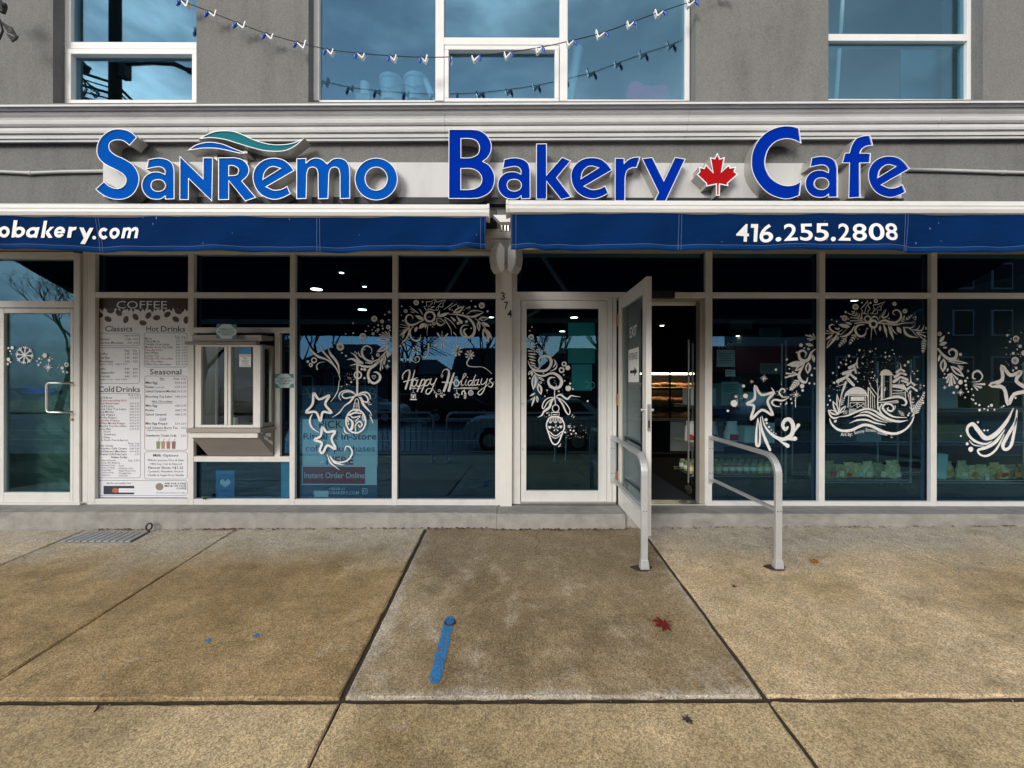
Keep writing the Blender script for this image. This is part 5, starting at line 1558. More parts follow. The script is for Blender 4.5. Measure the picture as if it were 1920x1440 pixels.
for e in ((770,722),(945,738),(985,868),(912,985),(840,985),(722,945),(700,850),(900,800)): p.drop((850,845),e,32 if e[0]!=700 else 10)
p.fern((850,790),(852,700),3,40,6)
p.flower(1115,1035,100,8,38); p.flower(1350,1110,85,8,32); p.flower(385,1020,70,7,26); p.dot(1372,1110,30)
p.cut("flower", True); p.st([(320,1055),(285,1120),(310,1200),(380,1250),(440,1215),(440,1160),(392,1145),(357,1190),(388,1215)], [5,12,14,14,8]); p.st([(605,915),(610,1000),(590,1100),(540,1165),(480,1130),(435,1070)], [32,26,10,4])
p.st([(1220,1000),(1260,920),(1320,915),(1357,990)], 10); p.st([(1340,1170),(1300,1250),(1330,1310),(1450,1325),(1570,1325),(1660,1370),(1750,1450)], [24,18,12,10,7]); p.st([(1060,705),(1110,780),(1115,945)], 12)
p.cut("scroll", True); p.done("window_painting", "painted white floral arch at the top of the Happy Holidays bay")
# ---- Happy Holidays
p = Paint(GP).t(740, 680, 9.6)
p.st([(142,295),(148,220),(205,155),(262,142),(268,220),(235,350),(195,475)], [22,20,20,28,32,32]); p.st([(362,140),(320,300),(278,480)], [16,26,30]); p.st([(160,348),(270,320),(408,275)], [20,20,12])
p.st([(400,325),(350,312),(318,370),(330,432),(370,420),(408,345)], 20); p.st([(418,310),(393,390),(415,430),(448,418)], 18)
p.st([(492,310),(445,430),(408,520)], 25); p.st([(470,345),(530,303),(545,350),(500,412),(452,420)], 18)
p.st([(578,310),(525,430),(482,530)], 23); p.st([(558,345),(615,300),(640,340),(590,412),(538,415)], 18)
p.st([(660,290),(640,355),(665,402),(702,375)], 18); p.st([(755,285),(700,410),(660,510),(600,570),(562,535),(590,477),(640,468),(690,490),(740,540),(790,575)], [18,22,22,16,8,7,7])
p.st([(790,575),(830,550),(825,500),(788,490),(790,525),(810,520)], 7); p.leaf((745,560),(752,640),30,.3); p.leaf((820,580),(870,632),34,.3); p.leaf((860,585),(915,580),28,.3); p.leaf((730,550),(705,540),14); p.leaf((845,575),(860,535),14)
p.cut("lettering", False); p.st([(855,190),(880,140),(940,120),(978,170),(965,270),(928,400),(888,508)], [8,12,22,36,44,42,44]); p.st([(1065,195),(1015,350),(975,505)], [32,36,46]); p.st([(858,352),(960,362),(1048,355)], 22); p.ring(852,240,20,8); p.st([(852,190),(852,285)], 6)
p.ring(1112,368,46,18,ry=58)
p.st([(1165,365),(1230,290),(1285,215),(1250,205),(1212,320),(1198,400),(1235,405)], 16); p.st([(1292,310),(1265,390),(1295,408)], 15); p.dot(1310,262,11)
p.st([(1392,322),(1342,332),(1320,390),(1352,412),(1398,360)], 16); p.st([(1458,222),(1400,360),(1395,408),(1432,400)], 17)
p.st([(1495,310),(1445,325),(1432,392),(1470,402),(1505,330)], 16); p.st([(1512,302),(1490,390),(1535,400)], 16)
p.st([(1572,290),(1550,370),(1590,392),(1645,340)], 15); p.st([(1668,288),(1640,400),(1600,510),(1540,580),(1498,550),(1550,490),(1640,430),(1710,360)], [16,18,18,12,9])
p.st([(1748,285),(1705,322),(1760,380),(1742,438),(1690,425)], 18); p.st([(1765,420),(1790,340)], 6)
p.st([(1060,465),(1500,472)], 12); p.st([(1180,450),(1505,448)], 9); p.st([(300,465),(388,465)], 15); p.st([(450,462),(480,462)], 12)
p.cut("lettering", False); p.st([(335,480),(335,525)], 7); p.st([(290,580),(335,528),(388,580)], 11, True, line=True); p.st([(302,590),(376,590),(382,660),(296,660)], 12, True, line=True); p.st([(285,668),(396,668)], 16); p.dot(338,620,20)
p.cut("lantern", False); p.st([(1120,470),(1120,530)], 6)
sp_ = [(1120 + (58 if k % 2 == 0 else 26) * math.sin(math.pi * k / 5), 590 - (58 if k % 2 == 0 else 26) * math.cos(math.pi * k / 5)) for k in range(10)]
p.st(sp_, 12, True, line=True)
p.cut("star", False); p.st([(1212,572),(1215,530),(1248,510),(1270,545)], 22); p.st([(1266,545),(1252,600)], 9); p.st([(1285,545),(1282,650),(1252,650),(1252,600)], 9, line=True)
for yy in (565, 600, 635): p.st([(1255, yy), (1282, yy - 10)], 12)
p.st([(1255,455),(1255,510)], 6); p.cut("candy_cane", False); p.ring(1370,545,42,12); p.ring(1370,545,20,10); p.st([(1375,455),(1372,502)], 7)
p.cut("bauble", False); p.done("window_painting", "hand painted white Happy Holidays lettering with tiny hanging ornaments")
# ---- fern and wreath side, bay with the pick-up poster
p = Paint(GP).t(550, 570, 9.6)
p.st([(290,760),(340,860),(440,950),(580,1000),(700,1080),(790,1200),(850,1380)], [5,34,44,28,34,20,5]); p.st([(470,740),(540,870),(640,980),(730,1090)], [4,34,30,8]); p.st([(625,800),(670,910),(760,1020),(810,1120),(832,1270)], [4,40,44,30,6]); p.st([(430,1185),(420,1110),(480,1060),(570,1050)], [22,14,4])
p.cut("fern_spray", False); p.ring(372,1020,42,22); p.dot(260,1045,24); p.ring(315,1105,26,22)
for a in ((1455,272,54),(1250,590,60),(845,780,66),(1595,318,32),(1705,420,38),(1525,470,24),(1435,540,26),(1520,920,30)): p.coin(*a)
p.dots([(1525,390,18),(1350,405,12),(1300,495,15),(1075,352,13),(1075,530,16),(940,545,12),(1645,195,14),(1720,290,14),(875,885,16),(945,940,18),(700,780,13),(1285,825,12),(1110,870,12),(1140,895,14),(1480,490,12),(1420,470,11),(1455,425,11),(1610,450,16),(1735,480,14),(1510,510,10),(1280,710,14)])
p.sparkle(1725,150,38); p.sparkle(1600,400,26); p.sparkle(1690,1130,55); p.dot(1720,1030,18)
p.cut("dots", True); p.rays((1745,605),[(1545,552),(1600,518),(1655,500),(1712,510),(1575,592)],20); p.leaf((1735,650),(1500,640),70,.5); p.st([(1740,680),(1640,710),(1530,690)], [10,24,5]); p.leaf((1720,760),(1500,870),84,.3); p.st([(1740,740),(1650,880),(1540,990)], [10,20,16])
p.st([(1540,1000),(1420,1040),(1300,1000),(1235,900),(1255,800),(1320,760),(1400,800),(1412,870),(1380,900)], [12,34,40,24,14,8]); p.st([(1400,980),(1440,1000),(1410,930)], [6,22,4])
p.st([(1030,880),(1110,930),(1170,1020),(1250,1070)], [4,26,50,28]); p.st([(960,1010),(1060,995),(1140,1040),(1250,1075)], [4,36,50,20]); p.st([(1020,1110),(1150,1090),(1280,1130),(1420,1120),(1560,1000)], [6,30,42,30,8]); p.st([(1170,860),(1190,930),(1250,980)], [4,26,4])
p.st([(1560,1030),(1480,1110),(1380,1180),(1345,1300),(1390,1400),(1470,1430),(1550,1370),(1560,1290),(1500,1235),(1435,1235)], [10,30,48,44,40,46,36,6]); p.st([(1450,1355),(1415,1305),(1440,1290),(1450,1312),(1475,1290),(1480,1320)], 8, True); p.st([(1350,1390),(1360,1440)], [18,6]); p.st([(1395,1400),(1440,1440)], [14,5])
p.leaf((1640,900),(1630,1110),64,.35); p.leaf((1690,830),(1700,980),52); p.drop((1575,1060),(1565,1190),26); p.drop((1590,1050),(1605,1160),24); p.leaf((1735,850),(1740,950),30); p.leaf((1600,960),(1560,1110),30)
p.cut("wreath", True); p.dots([(1310,1060,12),(1345,1065,15),(1378,1070,16),(1412,1068,16)]); p.dot(1230,1180,22); p.dot(1285,1185,27); p.dot(1010,1345,19); p.dot(1280,1340,19); p.dot(1040,1410,15); p.speck(980,1180,1130,1400,26); p.speck(1150,1330,1100,1220,10)
p.cut("dots", True); p.st([(1150,1080),(1150,1440)], 36); p.ring(1162,1285,62,25)
p.cut("hanging_rod", False); p.done("window_painting", "painted white fern sprays and wreath side above the pick-up poster")
# ---- hanging bauble and two stars
p = Paint(GP).t(550, 690, 6.855)
p.st([(822,126),(820,345)], 24)
p.st([(820,355),(740,312),(660,315),(625,355),(660,392),(740,380),(815,358)], [18,16,14,16,18]); p.st([(612,420),(585,370),(618,312),(700,290),(780,315)], [6,14,14,8]); p.st([(820,355),(880,322),(950,322),(988,370),(985,410)], [14,24,18,6]); p.st([(835,365),(900,342),(950,380),(960,430),(920,440),(850,385)], [10,20,20,16])
p.st([(775,375),(730,440),(660,490),(590,580),(500,640)], [30,26,12,14,4]); p.st([(870,390),(900,470),(950,530),(990,570),(1010,620)], [28,32,22,10,4]); p.st([(960,480),(1003,468)], [5,10]); p.st([(955,465),(985,440)], [5,10]); p.st([(1000,640),(1025,712)], [12,8]); p.st([(985,600),(995,660)], [8,4])
p.st([(785,455),(840,455),(852,530),(768,530)], 10, True, line=True); p.st([(795,470),(790,515)], 7); p.st([(815,470),(817,515)], 9); p.st([(832,470),(838,515)], 7); p.st([(790,455),(800,410),(830,405),(842,455)], 9)
p.ring(805,688,126,20,40,150); p.st([(720,610),(790,580),(872,588)], [24,20,16]); p.st([(728,600),(770,640),(860,618)], [8,18,10]); p.st([(700,640),(762,700),(752,780),(715,800)], [12,32,34,20]); p.st([(800,815),(800,740),(850,690),(885,730),(855,765),(838,735)], [14,18,18,14]); p.leaf((893,600),(908,690),38,.4); p.st([(780,540),(815,560),(845,540)], 14)
p.dots([(852,635,11),(832,655,10),(817,672,10),(802,690,10),(705,690,13),(712,722,10),(698,668,9)]); p.st([(650,768),(672,830),(725,852)], [8,18,5]); p.st([(628,840),(660,868)], [6,8])
p.cut("bauble", False); p.dots([(720,137,15),(745,185,13),(687,215,9),(620,243,7),(915,135,14)]); p.speck(620,900,60,250,25,2,4)
p.cut("dots", True); p.st([(262,325),(332,408),(465,358),(410,470),(493,580),(380,572),(350,690),(292,572),(165,575),(248,470)], 30, True, res=4); p.st([(245,595),(212,680),(240,770),(335,838)], [8,24,22,5])
p.cut("star", False); p.st([(375,765),(430,828),(540,820),(492,915),(545,1045),(440,1000),(380,1098),(342,1060),(368,965),(270,930),(352,880)], 30, True, res=4)
p.cut("star", False); p.st([(435,1110),(480,1220),(595,1315)], [4,20,4]); p.st([(470,1130),(530,1215),(655,1250)], [6,34,4]); p.st([(500,1185),(600,1215),(700,1190),(758,1100),(732,1025),(680,1015),(662,1075)], [5,18,20,16,5])
p.st([(590,160),(577,280),(540,360),(480,440)], [5,10,10,4])
p.cut("star_tail", True); p.done("window_painting", "painted white hanging bauble with bow and two stars over the poster")
# ---- closed door
p = Paint(.0312).t(980, 590, 9.6)
p.st([(95,830),(130,920),(200,990),(300,1012),(420,1000),(497,920),(512,830),(470,762),(390,745),(310,780),(290,850),(330,910)], [6,24,40,44,50,52,46,36,24,8])
for a in (((90,640),(200,662),22),((112,590),(235,640),22),((135,572),(235,572),18),((108,570),(122,500),22),((142,560),(172,490),22),((180,552),(212,495),18),((190,548),(265,505),14),((95,700),(262,718),30),((90,742),(250,780),30),((110,800),(242,832),28),((115,850),(242,892),24),((135,902),(252,932),24),((195,952),(290,962),22),((250,992),(322,950),20),((85,640),(130,665),20)): p.leaf(*a)
p.st([(180,1000),(260,1080),(380,1100),(480,1060),(570,1058),(660,1120),(702,1210),(660,1300),(570,1322),(485,1270),(462,1180),(510,1130),(580,1132)], [10,28,34,40,52,58,54,50,40,32,10])
p.leaf((220,1060),(190,1355),100,.4); p.leaf((280,1230),(335,1445),92,.4); p.leaf((280,1120),(392,1190),44,.35); p.leaf((165,1000),(98,1085),50,.4); p.leaf((180,1010),(160,1115),34); p.st([(560,800),(592,870),(545,952)], [8,32,5]); p.st([(625,880),(590,970),(488,1020)], [6,26,5])
p.cut("feather_swirl", True); p.ring(150,402,36,28); p.ring(745,885,34,22); p.dot(810,955,44); p.ring(700,995,40,24); p.dot(820,1325,52); p.coin(275,650,36)
p.dots([(325,515,17),(270,412,13),(165,222,15),(125,290,15),(535,685,14),(468,495,14),(855,1237,18),(905,1337,15),(740,1080,14),(755,1190,13),(440,1360,15),(650,1378,17),(375,1055,13),(130,1145,15),(215,662,16),(92,480,12)]); p.ring(325,1220,17,10); p.sparkle(400,640,62,8,5); p.speck(330,720,1180,1430,22,3,7)
p.cut("dots", True); p.t(980, 700, 9.6)
p.st([(610,210),(580,290),(575,400),(592,560)], [12,18,16,18]); p.st([(570,432),(470,440),(390,500),(352,600),(380,632),(450,520),(545,450)], [12,20,18,16]); p.st([(600,430),(700,470),(800,570),(852,670),(830,740),(780,690),(720,560),(650,460)], [18,16,18,18,30,30]); p.st([(600,412),(680,382),(760,440),(812,456),(870,402),(950,412),(1045,422)], [16,34,34,34,26,12,3]); p.st([(560,450),(510,520),(480,610),(380,690),(350,750),(270,792)], [16,46,46,34,24,3])
p.ring(595,630,60,16,24,66); p.st([(515,702),(658,702),(655,770),(520,770)], 16, True, line=True); p.st([(545,740),(625,738)], 12)
p.st([(590,782),(480,805),(430,930),(470,1080),(530,1240),(590,1278),(650,1235),(705,1100),(752,950),(700,815)], 24, True)
for x_, w__ in ((500, 60), (590, 66), (682, 60)): p.st([(x_ - 30, 800), (x_ - 28, 860), (x_, 890), (x_ + 28, 860), (x_ + 30, 800)], 14); p.st([(x_, 800), (x_, 870)], 12)
p.heart(490,970,34); p.heart(690,960,32); p.flower(600,985,62,5,22,-1.57); p.st([(475,1040),(590,1122),(715,1040)], [14,20,14]); p.st([(500,1112),(590,1168),(690,1102)], 13)
p.cut("lantern_bauble", False); p.dots([(860,1020,15),(920,1030,16),(765,1060,17),(960,1078,14),(880,1090,12),(1170,495,17),(480,750,14),(445,710,11),(440,305,15),(400,410,12)]); p.ring(835,955,18,12); p.speck(780,1180,900,1170,34,3,7); p.speck(380,520,680,790,14,3,7); p.st([(878,782),(905,738)], 9); p.st([(908,802),(932,770)], 8)
p.leaf((232,350),(125,412),30); p.leaf((225,400),(160,600),36); p.leaf((255,400),(268,525),48,.4); p.leaf((200,430),(130,490),14); p.st([(640,1320),(690,1265)], 9); p.st([(650,1320),(690,1300)], 6)
p.done("window_painting", "painted white feathery swirl and lantern bauble on the closed door")
# ---- shooting star, bay right of the doorway
p = Paint(GP).t(1330, 600, 5.536)
p.st([(475,678),(540,772),(668,748),(605,840),(660,980),(545,928),(432,1028),(465,890),(388,865),(470,812)], 26, True, res=4)
p.st([(505,1010),(490,1150),(490,1285),(520,1290),(526,1150),(508,1020)], [8,22,26,22,18,8]); p.st([(530,1000),(545,1130),(590,1250),(632,1345)], [6,22,32,24]); p.st([(545,990),(580,1100),(660,1190),(760,1232),(850,1190),(872,1100),(840,1032),(790,1032),(762,1085),(790,1132),(815,1105)], [8,20,34,44,46,42,36,34,20])
p.cut("star", False); p.drop((880,1165),(925,1085),38); p.drop((800,1235),(890,1225),48); p.drop((715,1238),(815,1300),42)
p.st([(740,895),(680,885),(650,850),(680,822),(760,830),(830,795)], [4,16,20,20,5]); p.st([(830,790),(760,792),(725,745),(755,708),(785,725),(770,752)], [4,18,16,8]); p.leaf((640,690),(690,770),14)
p.cut("star_tail", True); p.sparkle(565,600,40,8,7); p.sparkle(900,770,46,8,7); p.st([(893,800),(893,900)], [9,7]); p.sparkle(440,635,20,6,5)
p.cut("sparkle", True); p.st([(1110,290),(1060,330),(1030,400),(980,420),(938,390),(930,332),(970,310),(1005,340),(990,382)], [8,30,34,26,18,6])
p.leaf((1000,440),(798,462),62,.0); p.leaf((990,450),(885,525),50,.3); p.leaf((1030,430),(1020,555),66,.4); p.leaf((1070,350),(1088,435),34)
p.st([(970,480),(930,560),(950,620),(1000,640),(1022,590)], [16,34,28,8]); p.rays((930,560),[(800,548),(825,575),(862,535),(790,590)],18); p.fern((935,610),(850,705),5,55,16); p.rays((1105,190),[(1075,140),(1040,150),(1000,150),(1020,190),(1040,205)],14); p.leaf((1080,260),(992,240),34)
p.cut("garland", True); p.dots([(258,860,36),(375,783,25),(355,680,16),(275,790,12),(950,255,19),(1028,295,13),(803,405,12),(690,510,13),(963,680,23),(1062,565,13),(1092,495,10),(1038,650,11),(1090,655,10),(968,725,13),(588,1030,17),(595,1065,11),(620,1105,11),(643,1135,7),(740,865,9),(800,860,9),(855,857,9),(845,815,9),(192,938,13),(830,500,8),(905,330,9),(983,285,8),(667,1160,7),(690,1175,6)]); p.speck(280,350,770,840,8,3,5); p.speck(690,900,630,880,16,3,6)
p.done("window_painting", "painted white shooting star with curled tail right of the doorway")
# ---- holly arch over the snow globe
p = Paint(GP).t(1540, 550, 8.727)
p.ring(850,490,56,36); p.ring(755,405,46,20); p.st([(815,420),(840,375),(900,375),(930,430)], [14,28,14])
p.st([(930,470),(1030,430),(1130,460),(1220,460),(1290,400),(1300,320),(1250,262),(1182,272),(1170,320),(1205,340)], [30,36,34,30,24,16,6]); p.st([(930,480),(1050,482),(1200,502),(1350,475),(1510,465)], [14,24,26,14,5])
p.st([(780,475),(650,462),(540,482)], [24,22,14]); p.st([(700,500),(605,510),(552,580),(592,670),(660,690),(720,650),(727,575)], [10,36,40,36,24,5]); p.st([(540,520),(480,620),(400,680),(300,700)], [12,38,40,8]); p.st([(430,560),(310,670)], [5,12])
p.leaf((470,540),(272,498),66); p.leaf((505,500),(388,458),34); p.st([(350,580),(250,632),(155,590),(130,530),(170,500),(215,512)], [5,24,30,26,6]); p.st([(262,640),(200,750),(88,885)], [14,44,12]); p.st([(180,720),(110,790),(88,880)], [8,12,6]); p.leaf((192,660),(62,755),36); p.st([(60,642),(195,652)], [12,8]); p.st([(80,600),(200,645)], [12,6]); p.leaf((280,590),(205,550),22)
p.fern((410,710),(300,840),4,70,18); p.fern((565,640),(470,800),4,70,18); p.fern((690,420),(520,300),4,80,16); p.st([(480,382),(660,412)], [16,8]); p.st([(470,440),(680,432)], [16,8]); p.st([(430,315),(560,362)], [14,8])
p.st([(640,240),(700,180),(750,110),(762,190),(792,250),(752,285),(762,330),(692,310),(650,330),(668,275)], 13, True, line=True); p.st([(840,180),(930,165),(1035,125),(970,200),(970,262),(910,262),(912,322),(830,322),(862,258)], 13, True, line=True); p.st([(690,330),(740,180)], 8); p.st([(800,330),(960,185)], 8)
p.st([(1010,390),(1080,362),(1102,300)], [26,18,4]); p.st([(950,402),(962,330)], [12,6]); p.st([(990,382),(1062,248)], [16,8]); p.st([(975,370),(1030,255)], [10,5]); p.fern((1310,470),(1350,370),3,50,14); p.fern((1370,430),(1470,350),3,46,14)
p.st([(1010,490),(1042,580),(1072,712)], [10,48,4]); p.st([(1090,510),(1132,620),(1182,752)], [10,52,4]); p.st([(1130,530),(1182,612),(1242,660)], [22,18,4]); p.leaf((955,510),(955,615),40); p.leaf((1230,530),(1302,645),70); p.st([(1340,540),(1372,640),(1450,690),(1585,712)], [16,42,32,4]); p.st([(1350,545),(1450,570),(1585,712)], [12,14,4])
p.st([(1480,582),(1562,582),(1612,508)], [10,24,4]); p.st([(1550,592),(1640,590),(1682,500)], [10,24,4]); p.st([(1380,542),(1472,550),(1522,508)], [10,20,4]); p.st([(1560,622),(1745,628)], [16,6]); p.st([(1570,632),(1702,692)], [16,20]); p.st([(1560,632),(1650,722),(1742,782)], 15); p.fern((1690,720),(1660,930),5,80,20)
p.cut("holly_garland", True)
for a in ((555,210,50),(375,395,46),(885,115,33),(1190,160,32),(1365,278,36),(255,722,32)): p.coin(*a)
p.dots([(1720,560,27),(800,145,19),(660,140,14),(395,295,19),(320,370,15),(440,405,14),(165,422,12),(248,450,14),(280,568,17),(278,655,19),(1735,668,17),(1540,375,13),(1105,400,12),(750,565,13),(620,580,8),(700,710,8),(595,735,8)]); p.speck(1470,1560,370,510,9,4,9)
p.st([(820,560),(805,760)], [16,3]); p.st([(860,560),(900,670)], [14,3])
p.done("window_painting", "painted white holly and ribbon arch above the snow globe scene")
# ---- snow globe
p = Paint(GP).t(1540, 650, 8.0)
p.st([(125,1060),(150,1140),(230,1220),(330,1252),(450,1242),(560,1192),(650,1162),(760,1182),(880,1242),(1000,1282),(1130,1290),(1260,1230),(1350,1130),(1388,1040)], [8,26,34,38,40,40,38,40,40,40,36,30,24,18])
p.st([(260,1042),(400,1022),(540,960),(680,922),(800,952),(900,1022),(1050,1090),(1180,1110),(1305,1090)], [6,24,30,26,34,40,34,5]); p.st([(570,988),(680,966),(790,1010),(920,1080),(1055,1125)], [4,30,32,18,4]); p.st([(480,1052),(580,1018),(700,1022),(830,1090),(995,1130)], [4,28,30,20,4]); p.st([(420,1140),(540,1092),(680,1087),(800,1130),(965,1165)], [4,26,30,24,6])
p.st([(870,800),(1000,765),(1130,742),(1232,762),(1275,820),(1252,865),(1195,858)], [6,26,34,36,24,5]); p.st([(860,826),(1000,818),(1130,800),(1145,826),(1050,832)], [14,16,14,6]); p.st([(1285,1050),(1100,1042),(980,982),(922,905),(950,852),(1035,850),(1085,908),(1050,955),(992,932),(1005,900)], [6,26,34,30,28,26,26,16]); p.st([(905,850),(872,930),(930,1022),(1060,1085)], [18,24,28,6])
p.face([(350,740),(372,680),(450,622),(530,602),(610,622),(668,680),(690,740),(660,705),(420,705)]); p.st([(350,742),(372,680),(450,620),(530,600),(610,620),(670,680),(692,742)], 14)
p.cut("snow_drift", True); p.st([(412,712),(398,902)], 12); p.st([(410,718),(660,718)], 12); p.st([(660,718),(668,912)], 12); p.face([(440,740),(645,738),(645,792),(440,795)]); p.st([(425,800),(655,798)], 8); p.st([(430,830),(645,830)], 9); p.st([(430,830),(430,900)], 9); p.st([(535,830),(535,910)], 9); p.st([(640,830),(640,910)], 9); p.st([(540,838),(638,908)], 8); p.st([(638,838),(540,908)], 8); p.st([(440,900),(530,845)], 7)
p.cut("barn", False)
for k in range(7): p.st([(420 + k * 17, 918), (414 + k * 17, 1000 - k * 6)], 8)
for k in range(3): p.st([(340 + k * 22, 960 + 3 * k), (335 + k * 22, 1005)], 7)
p.st([(330,965),(400,950)], 6)
p.st([(702,605),(704,925)], 17); p.st([(712,612),(800,745)], 15); p.st([(735,665),(738,925)], 9); p.st([(762,722),(772,920)], 9); p.st([(792,762),(802,915)], 8)
p.cut("fence", True); p.face([(878,415),(890,362),(930,335),(972,328),(1022,345),(1066,405)]); p.st([(878,412),(1072,412)], 14); p.st([(908,422),(905,782)], 30); p.st([(938,422),(938,762)], 8); p.st([(1030,422),(1030,742)], 9); p.st([(1050,422),(1050,742)], 9)
p.cut("silo", False); p.face([(1062,555),(1240,555),(1305,682),(1250,640),(1170,612),(1062,600)]); p.st([(1062,690),(1250,680)], 10); p.st([(1062,720),(1250,712)], 7); p.st([(1062,640),(1160,650),(1230,640)], [6,14,6]); p.st([(1255,660),(1262,760)], 12)
p.cut("house", False)
for a in (((550,145),(522,250),[5,26]),((525,240),(545,305),[30,20]),((540,235),(420,308),[20,46]),((490,290),(522,385),[40,22]),((480,335),(330,395),[30,52]),((430,400),(515,470),[30,40]),((400,430),(242,512),[30,54]),((400,480),(485,570),[50,40]),((420,380),(370,450),[60,40]),((365,520),(310,680),[34,26]),((310,680),(270,830),[24,10]),((220,592),(350,545),[5,12]),
          ((1185,245),(1192,330),[4,20]),((1190,325),(1130,372),[26,38]),((1192,325),(1242,355),[24,34]),((1190,380),(1105,442),[26,44]),((1200,385),(1265,405),[24,36]),((1190,440),(1088,512),[30,46]),((1200,445),(1285,480),[30,40]),((1205,495),(1290,525),[26,34]),((1175,500),(1165,545),[12,8]),
          ((1330,405),(1342,520),[4,22]),((1340,520),(1285,562),[22,32]),((1345,520),(1395,562),[22,32]),((1340,585),(1285,625),[24,34]),((1350,590),(1425,645),[24,36]),((1335,660),(1320,690),[30,20]),((1335,680),(1352,970),[16,10]),((1300,700),(1340,850),[14,6])): p.st([a[0],a[1]], a[2])
p.cut("pine_trees", True); p.st([(850,925),(845,800),(850,640),(830,520),(800,480)], [22,18,12,7,4]); p.st([(850,660),(885,560)], [10,4]); p.st([(845,720),(760,610),(700,480)], [12,8,4]); p.st([(845,780),(905,690)], [10,5]); p.st([(790,640),(720,590)], [8,4]); p.st([(835,560),(838,470)], [8,14]); p.leaf((930,640),(975,590),14); p.leaf((935,655),(968,625),14)
p.cut("twigs", True)
for a in (((262,1012),(168,800),78),((252,1012),(98,940),66),((268,1000),(232,690),54),((272,992),(368,872),56),((285,860),(310,700),22)): p.leaf(a[0],a[1],a[2],.5)
p.st([(100,940),(130,1020),(190,1062),(275,1040)], [8,24,30,8]); p.fern((290,880),(345,760),4,40,10)
p.fern((1370,1010),(1500,790),7,95,18,12); p.fern((1350,960),(1372,770),4,60,10); p.fern((1500,790),(1540,680),3,50,12); p.fern((1480,640),(1490,560),2,40,6); p.fern((1250,1030),(1170,960),4,50,7,5); p.st([(1355,1030),(1385,1010)], [14,26])
p.cut("leaves", True); text(p.b, "Art by:", 1576.5, 816.5, 6.8, GP - .004, 22, bold=.006, rot=R(2)); text(p.b, "Sunny", 1602, 813, 6.2, GP - .004, 20, bold=0, rot=R(12)); text(p.b, "Street,", 1623, 807.5, 6.2, GP - .004, 20, bold=0, rot=R(-3)); text(p.b, "Studio", 1645, 811.5, 5.4, GP - .004, 19, bold=0, rot=R(-13))
p.cut("lettering", False); p.st([(1040,1335),(1052,1352),(1070,1345)], 7); p.dot(1045,1318,4,6); p.dot(1062,1318,4,6)
p.dots([(570,42,17),(727,62,17),(410,127,20),(958,145,16),(1018,132,14),(1300,217,20),(1250,268,18),(1440,475,15),(190,532,18),(172,385,16),(257,295,14),(367,253,17),(290,228,13),(622,143,12),(622,242,12),(768,212,11),(1090,95,10),(813,18,11),(958,77,12),(1065,38,11),(372,190,11),(435,210,9),(255,550,10),(545,515,10),(565,383,11),(640,440,9),(762,370,12),(800,425,11),(745,455,10),(780,460,10),(725,545,12),(1440,350,11),(1392,392,12),(1365,360,10),(115,730,14),(130,793,14),(95,862,12),(1450,730,13),(1525,828,16),(1535,573,12),(1300,1015,16),(1315,985,12),(205,1110,18),(222,1095,10),(1105,880,10),(1108,905,8),(1095,925,8),(905,920,8)])
for _ in range(130):
    a, r_ = p.rng.uniform(math.pi * .98, math.pi * 2.02), math.sqrt(p.rng.random()) * 690
    p.dot(800 + r_ * math.cos(a), 640 + r_ * math.sin(a) * .93, p.rng.uniform(3, 7), 6)
p.done("window_painting", "painted white snow globe of barn, silo and pines with artist line")
# ---- shooting star at the right edge
p = Paint(GP).t(1740, 600, 5.333)
p.st([(738,450),(825,542),(932,505),(882,600),(1005,690),(862,732),(800,832),(757,670),(620,640),(742,588)], 36, True, res=4)
p.cut("star", False); p.st([(855,870),(790,1000),(680,1130),(580,1172),(505,1095),(450,1032),(397,1062),(402,1130),(470,1200),(570,1230),(645,1200)], [8,34,44,44,44,40,28,24,24,20,6]); p.st([(770,1085),(680,1205),(590,1262),(502,1292),(530,1340),(600,1345),(685,1280),(765,1130)], [8,34,32,22,18,24,22,8]); p.st([(890,892),(872,1010),(805,1130),(750,1240),(775,1285),(830,1245),(862,1110),(888,960)], [14,26,34,36,30,32,30,14]); p.st([(410,1192),(460,1240),(560,1252)], [5,12,5])
p.cut("star_tail", True)
for a in ((870,395,37),(878,177,31),(115,130,20)): p.coin(*a)
p.dots([(428,1283,25),(392,1228,15),(918,252,17),(850,323,15),(790,143,13),(818,207,12),(955,320,26),(880,470,13),(848,492,9),(323,612,24),(288,658,18),(372,600,13),(377,642,13),(322,335,16),(255,717,12),(633,843,15),(513,890,13),(603,855,9),(595,890,9),(475,825,11),(515,840,11),(563,880,9),(665,887,9),(500,1012,11),(563,1093,10),(597,1093,9),(330,1150,9),(875,768,11),(205,120,9),(165,530,9),(155,568,7),(385,677,9),(402,708,9),(437,682,9),(453,742,8),(393,570,9),(890,283,8),(755,850,9),(735,862,6),(828,178,7),(370,765,8),(435,780,8),(452,790,9)])
p.sparkle(325,715,36,8,6); p.sparkle(165,665,22,8,4); p.sparkle(400,500,15,6,4); p.speck(760,950,80,520,26,2.5,5)
p.cut("dots", True); p.st([(440,612),(512,600),(541,550),(500,500),(452,520),(446,570),(475,580)], [5,12,22,18,8]); p.drop((450,630),(560,632),24); p.drop((450,640),(530,665),22); p.drop((450,645),(495,688),18)
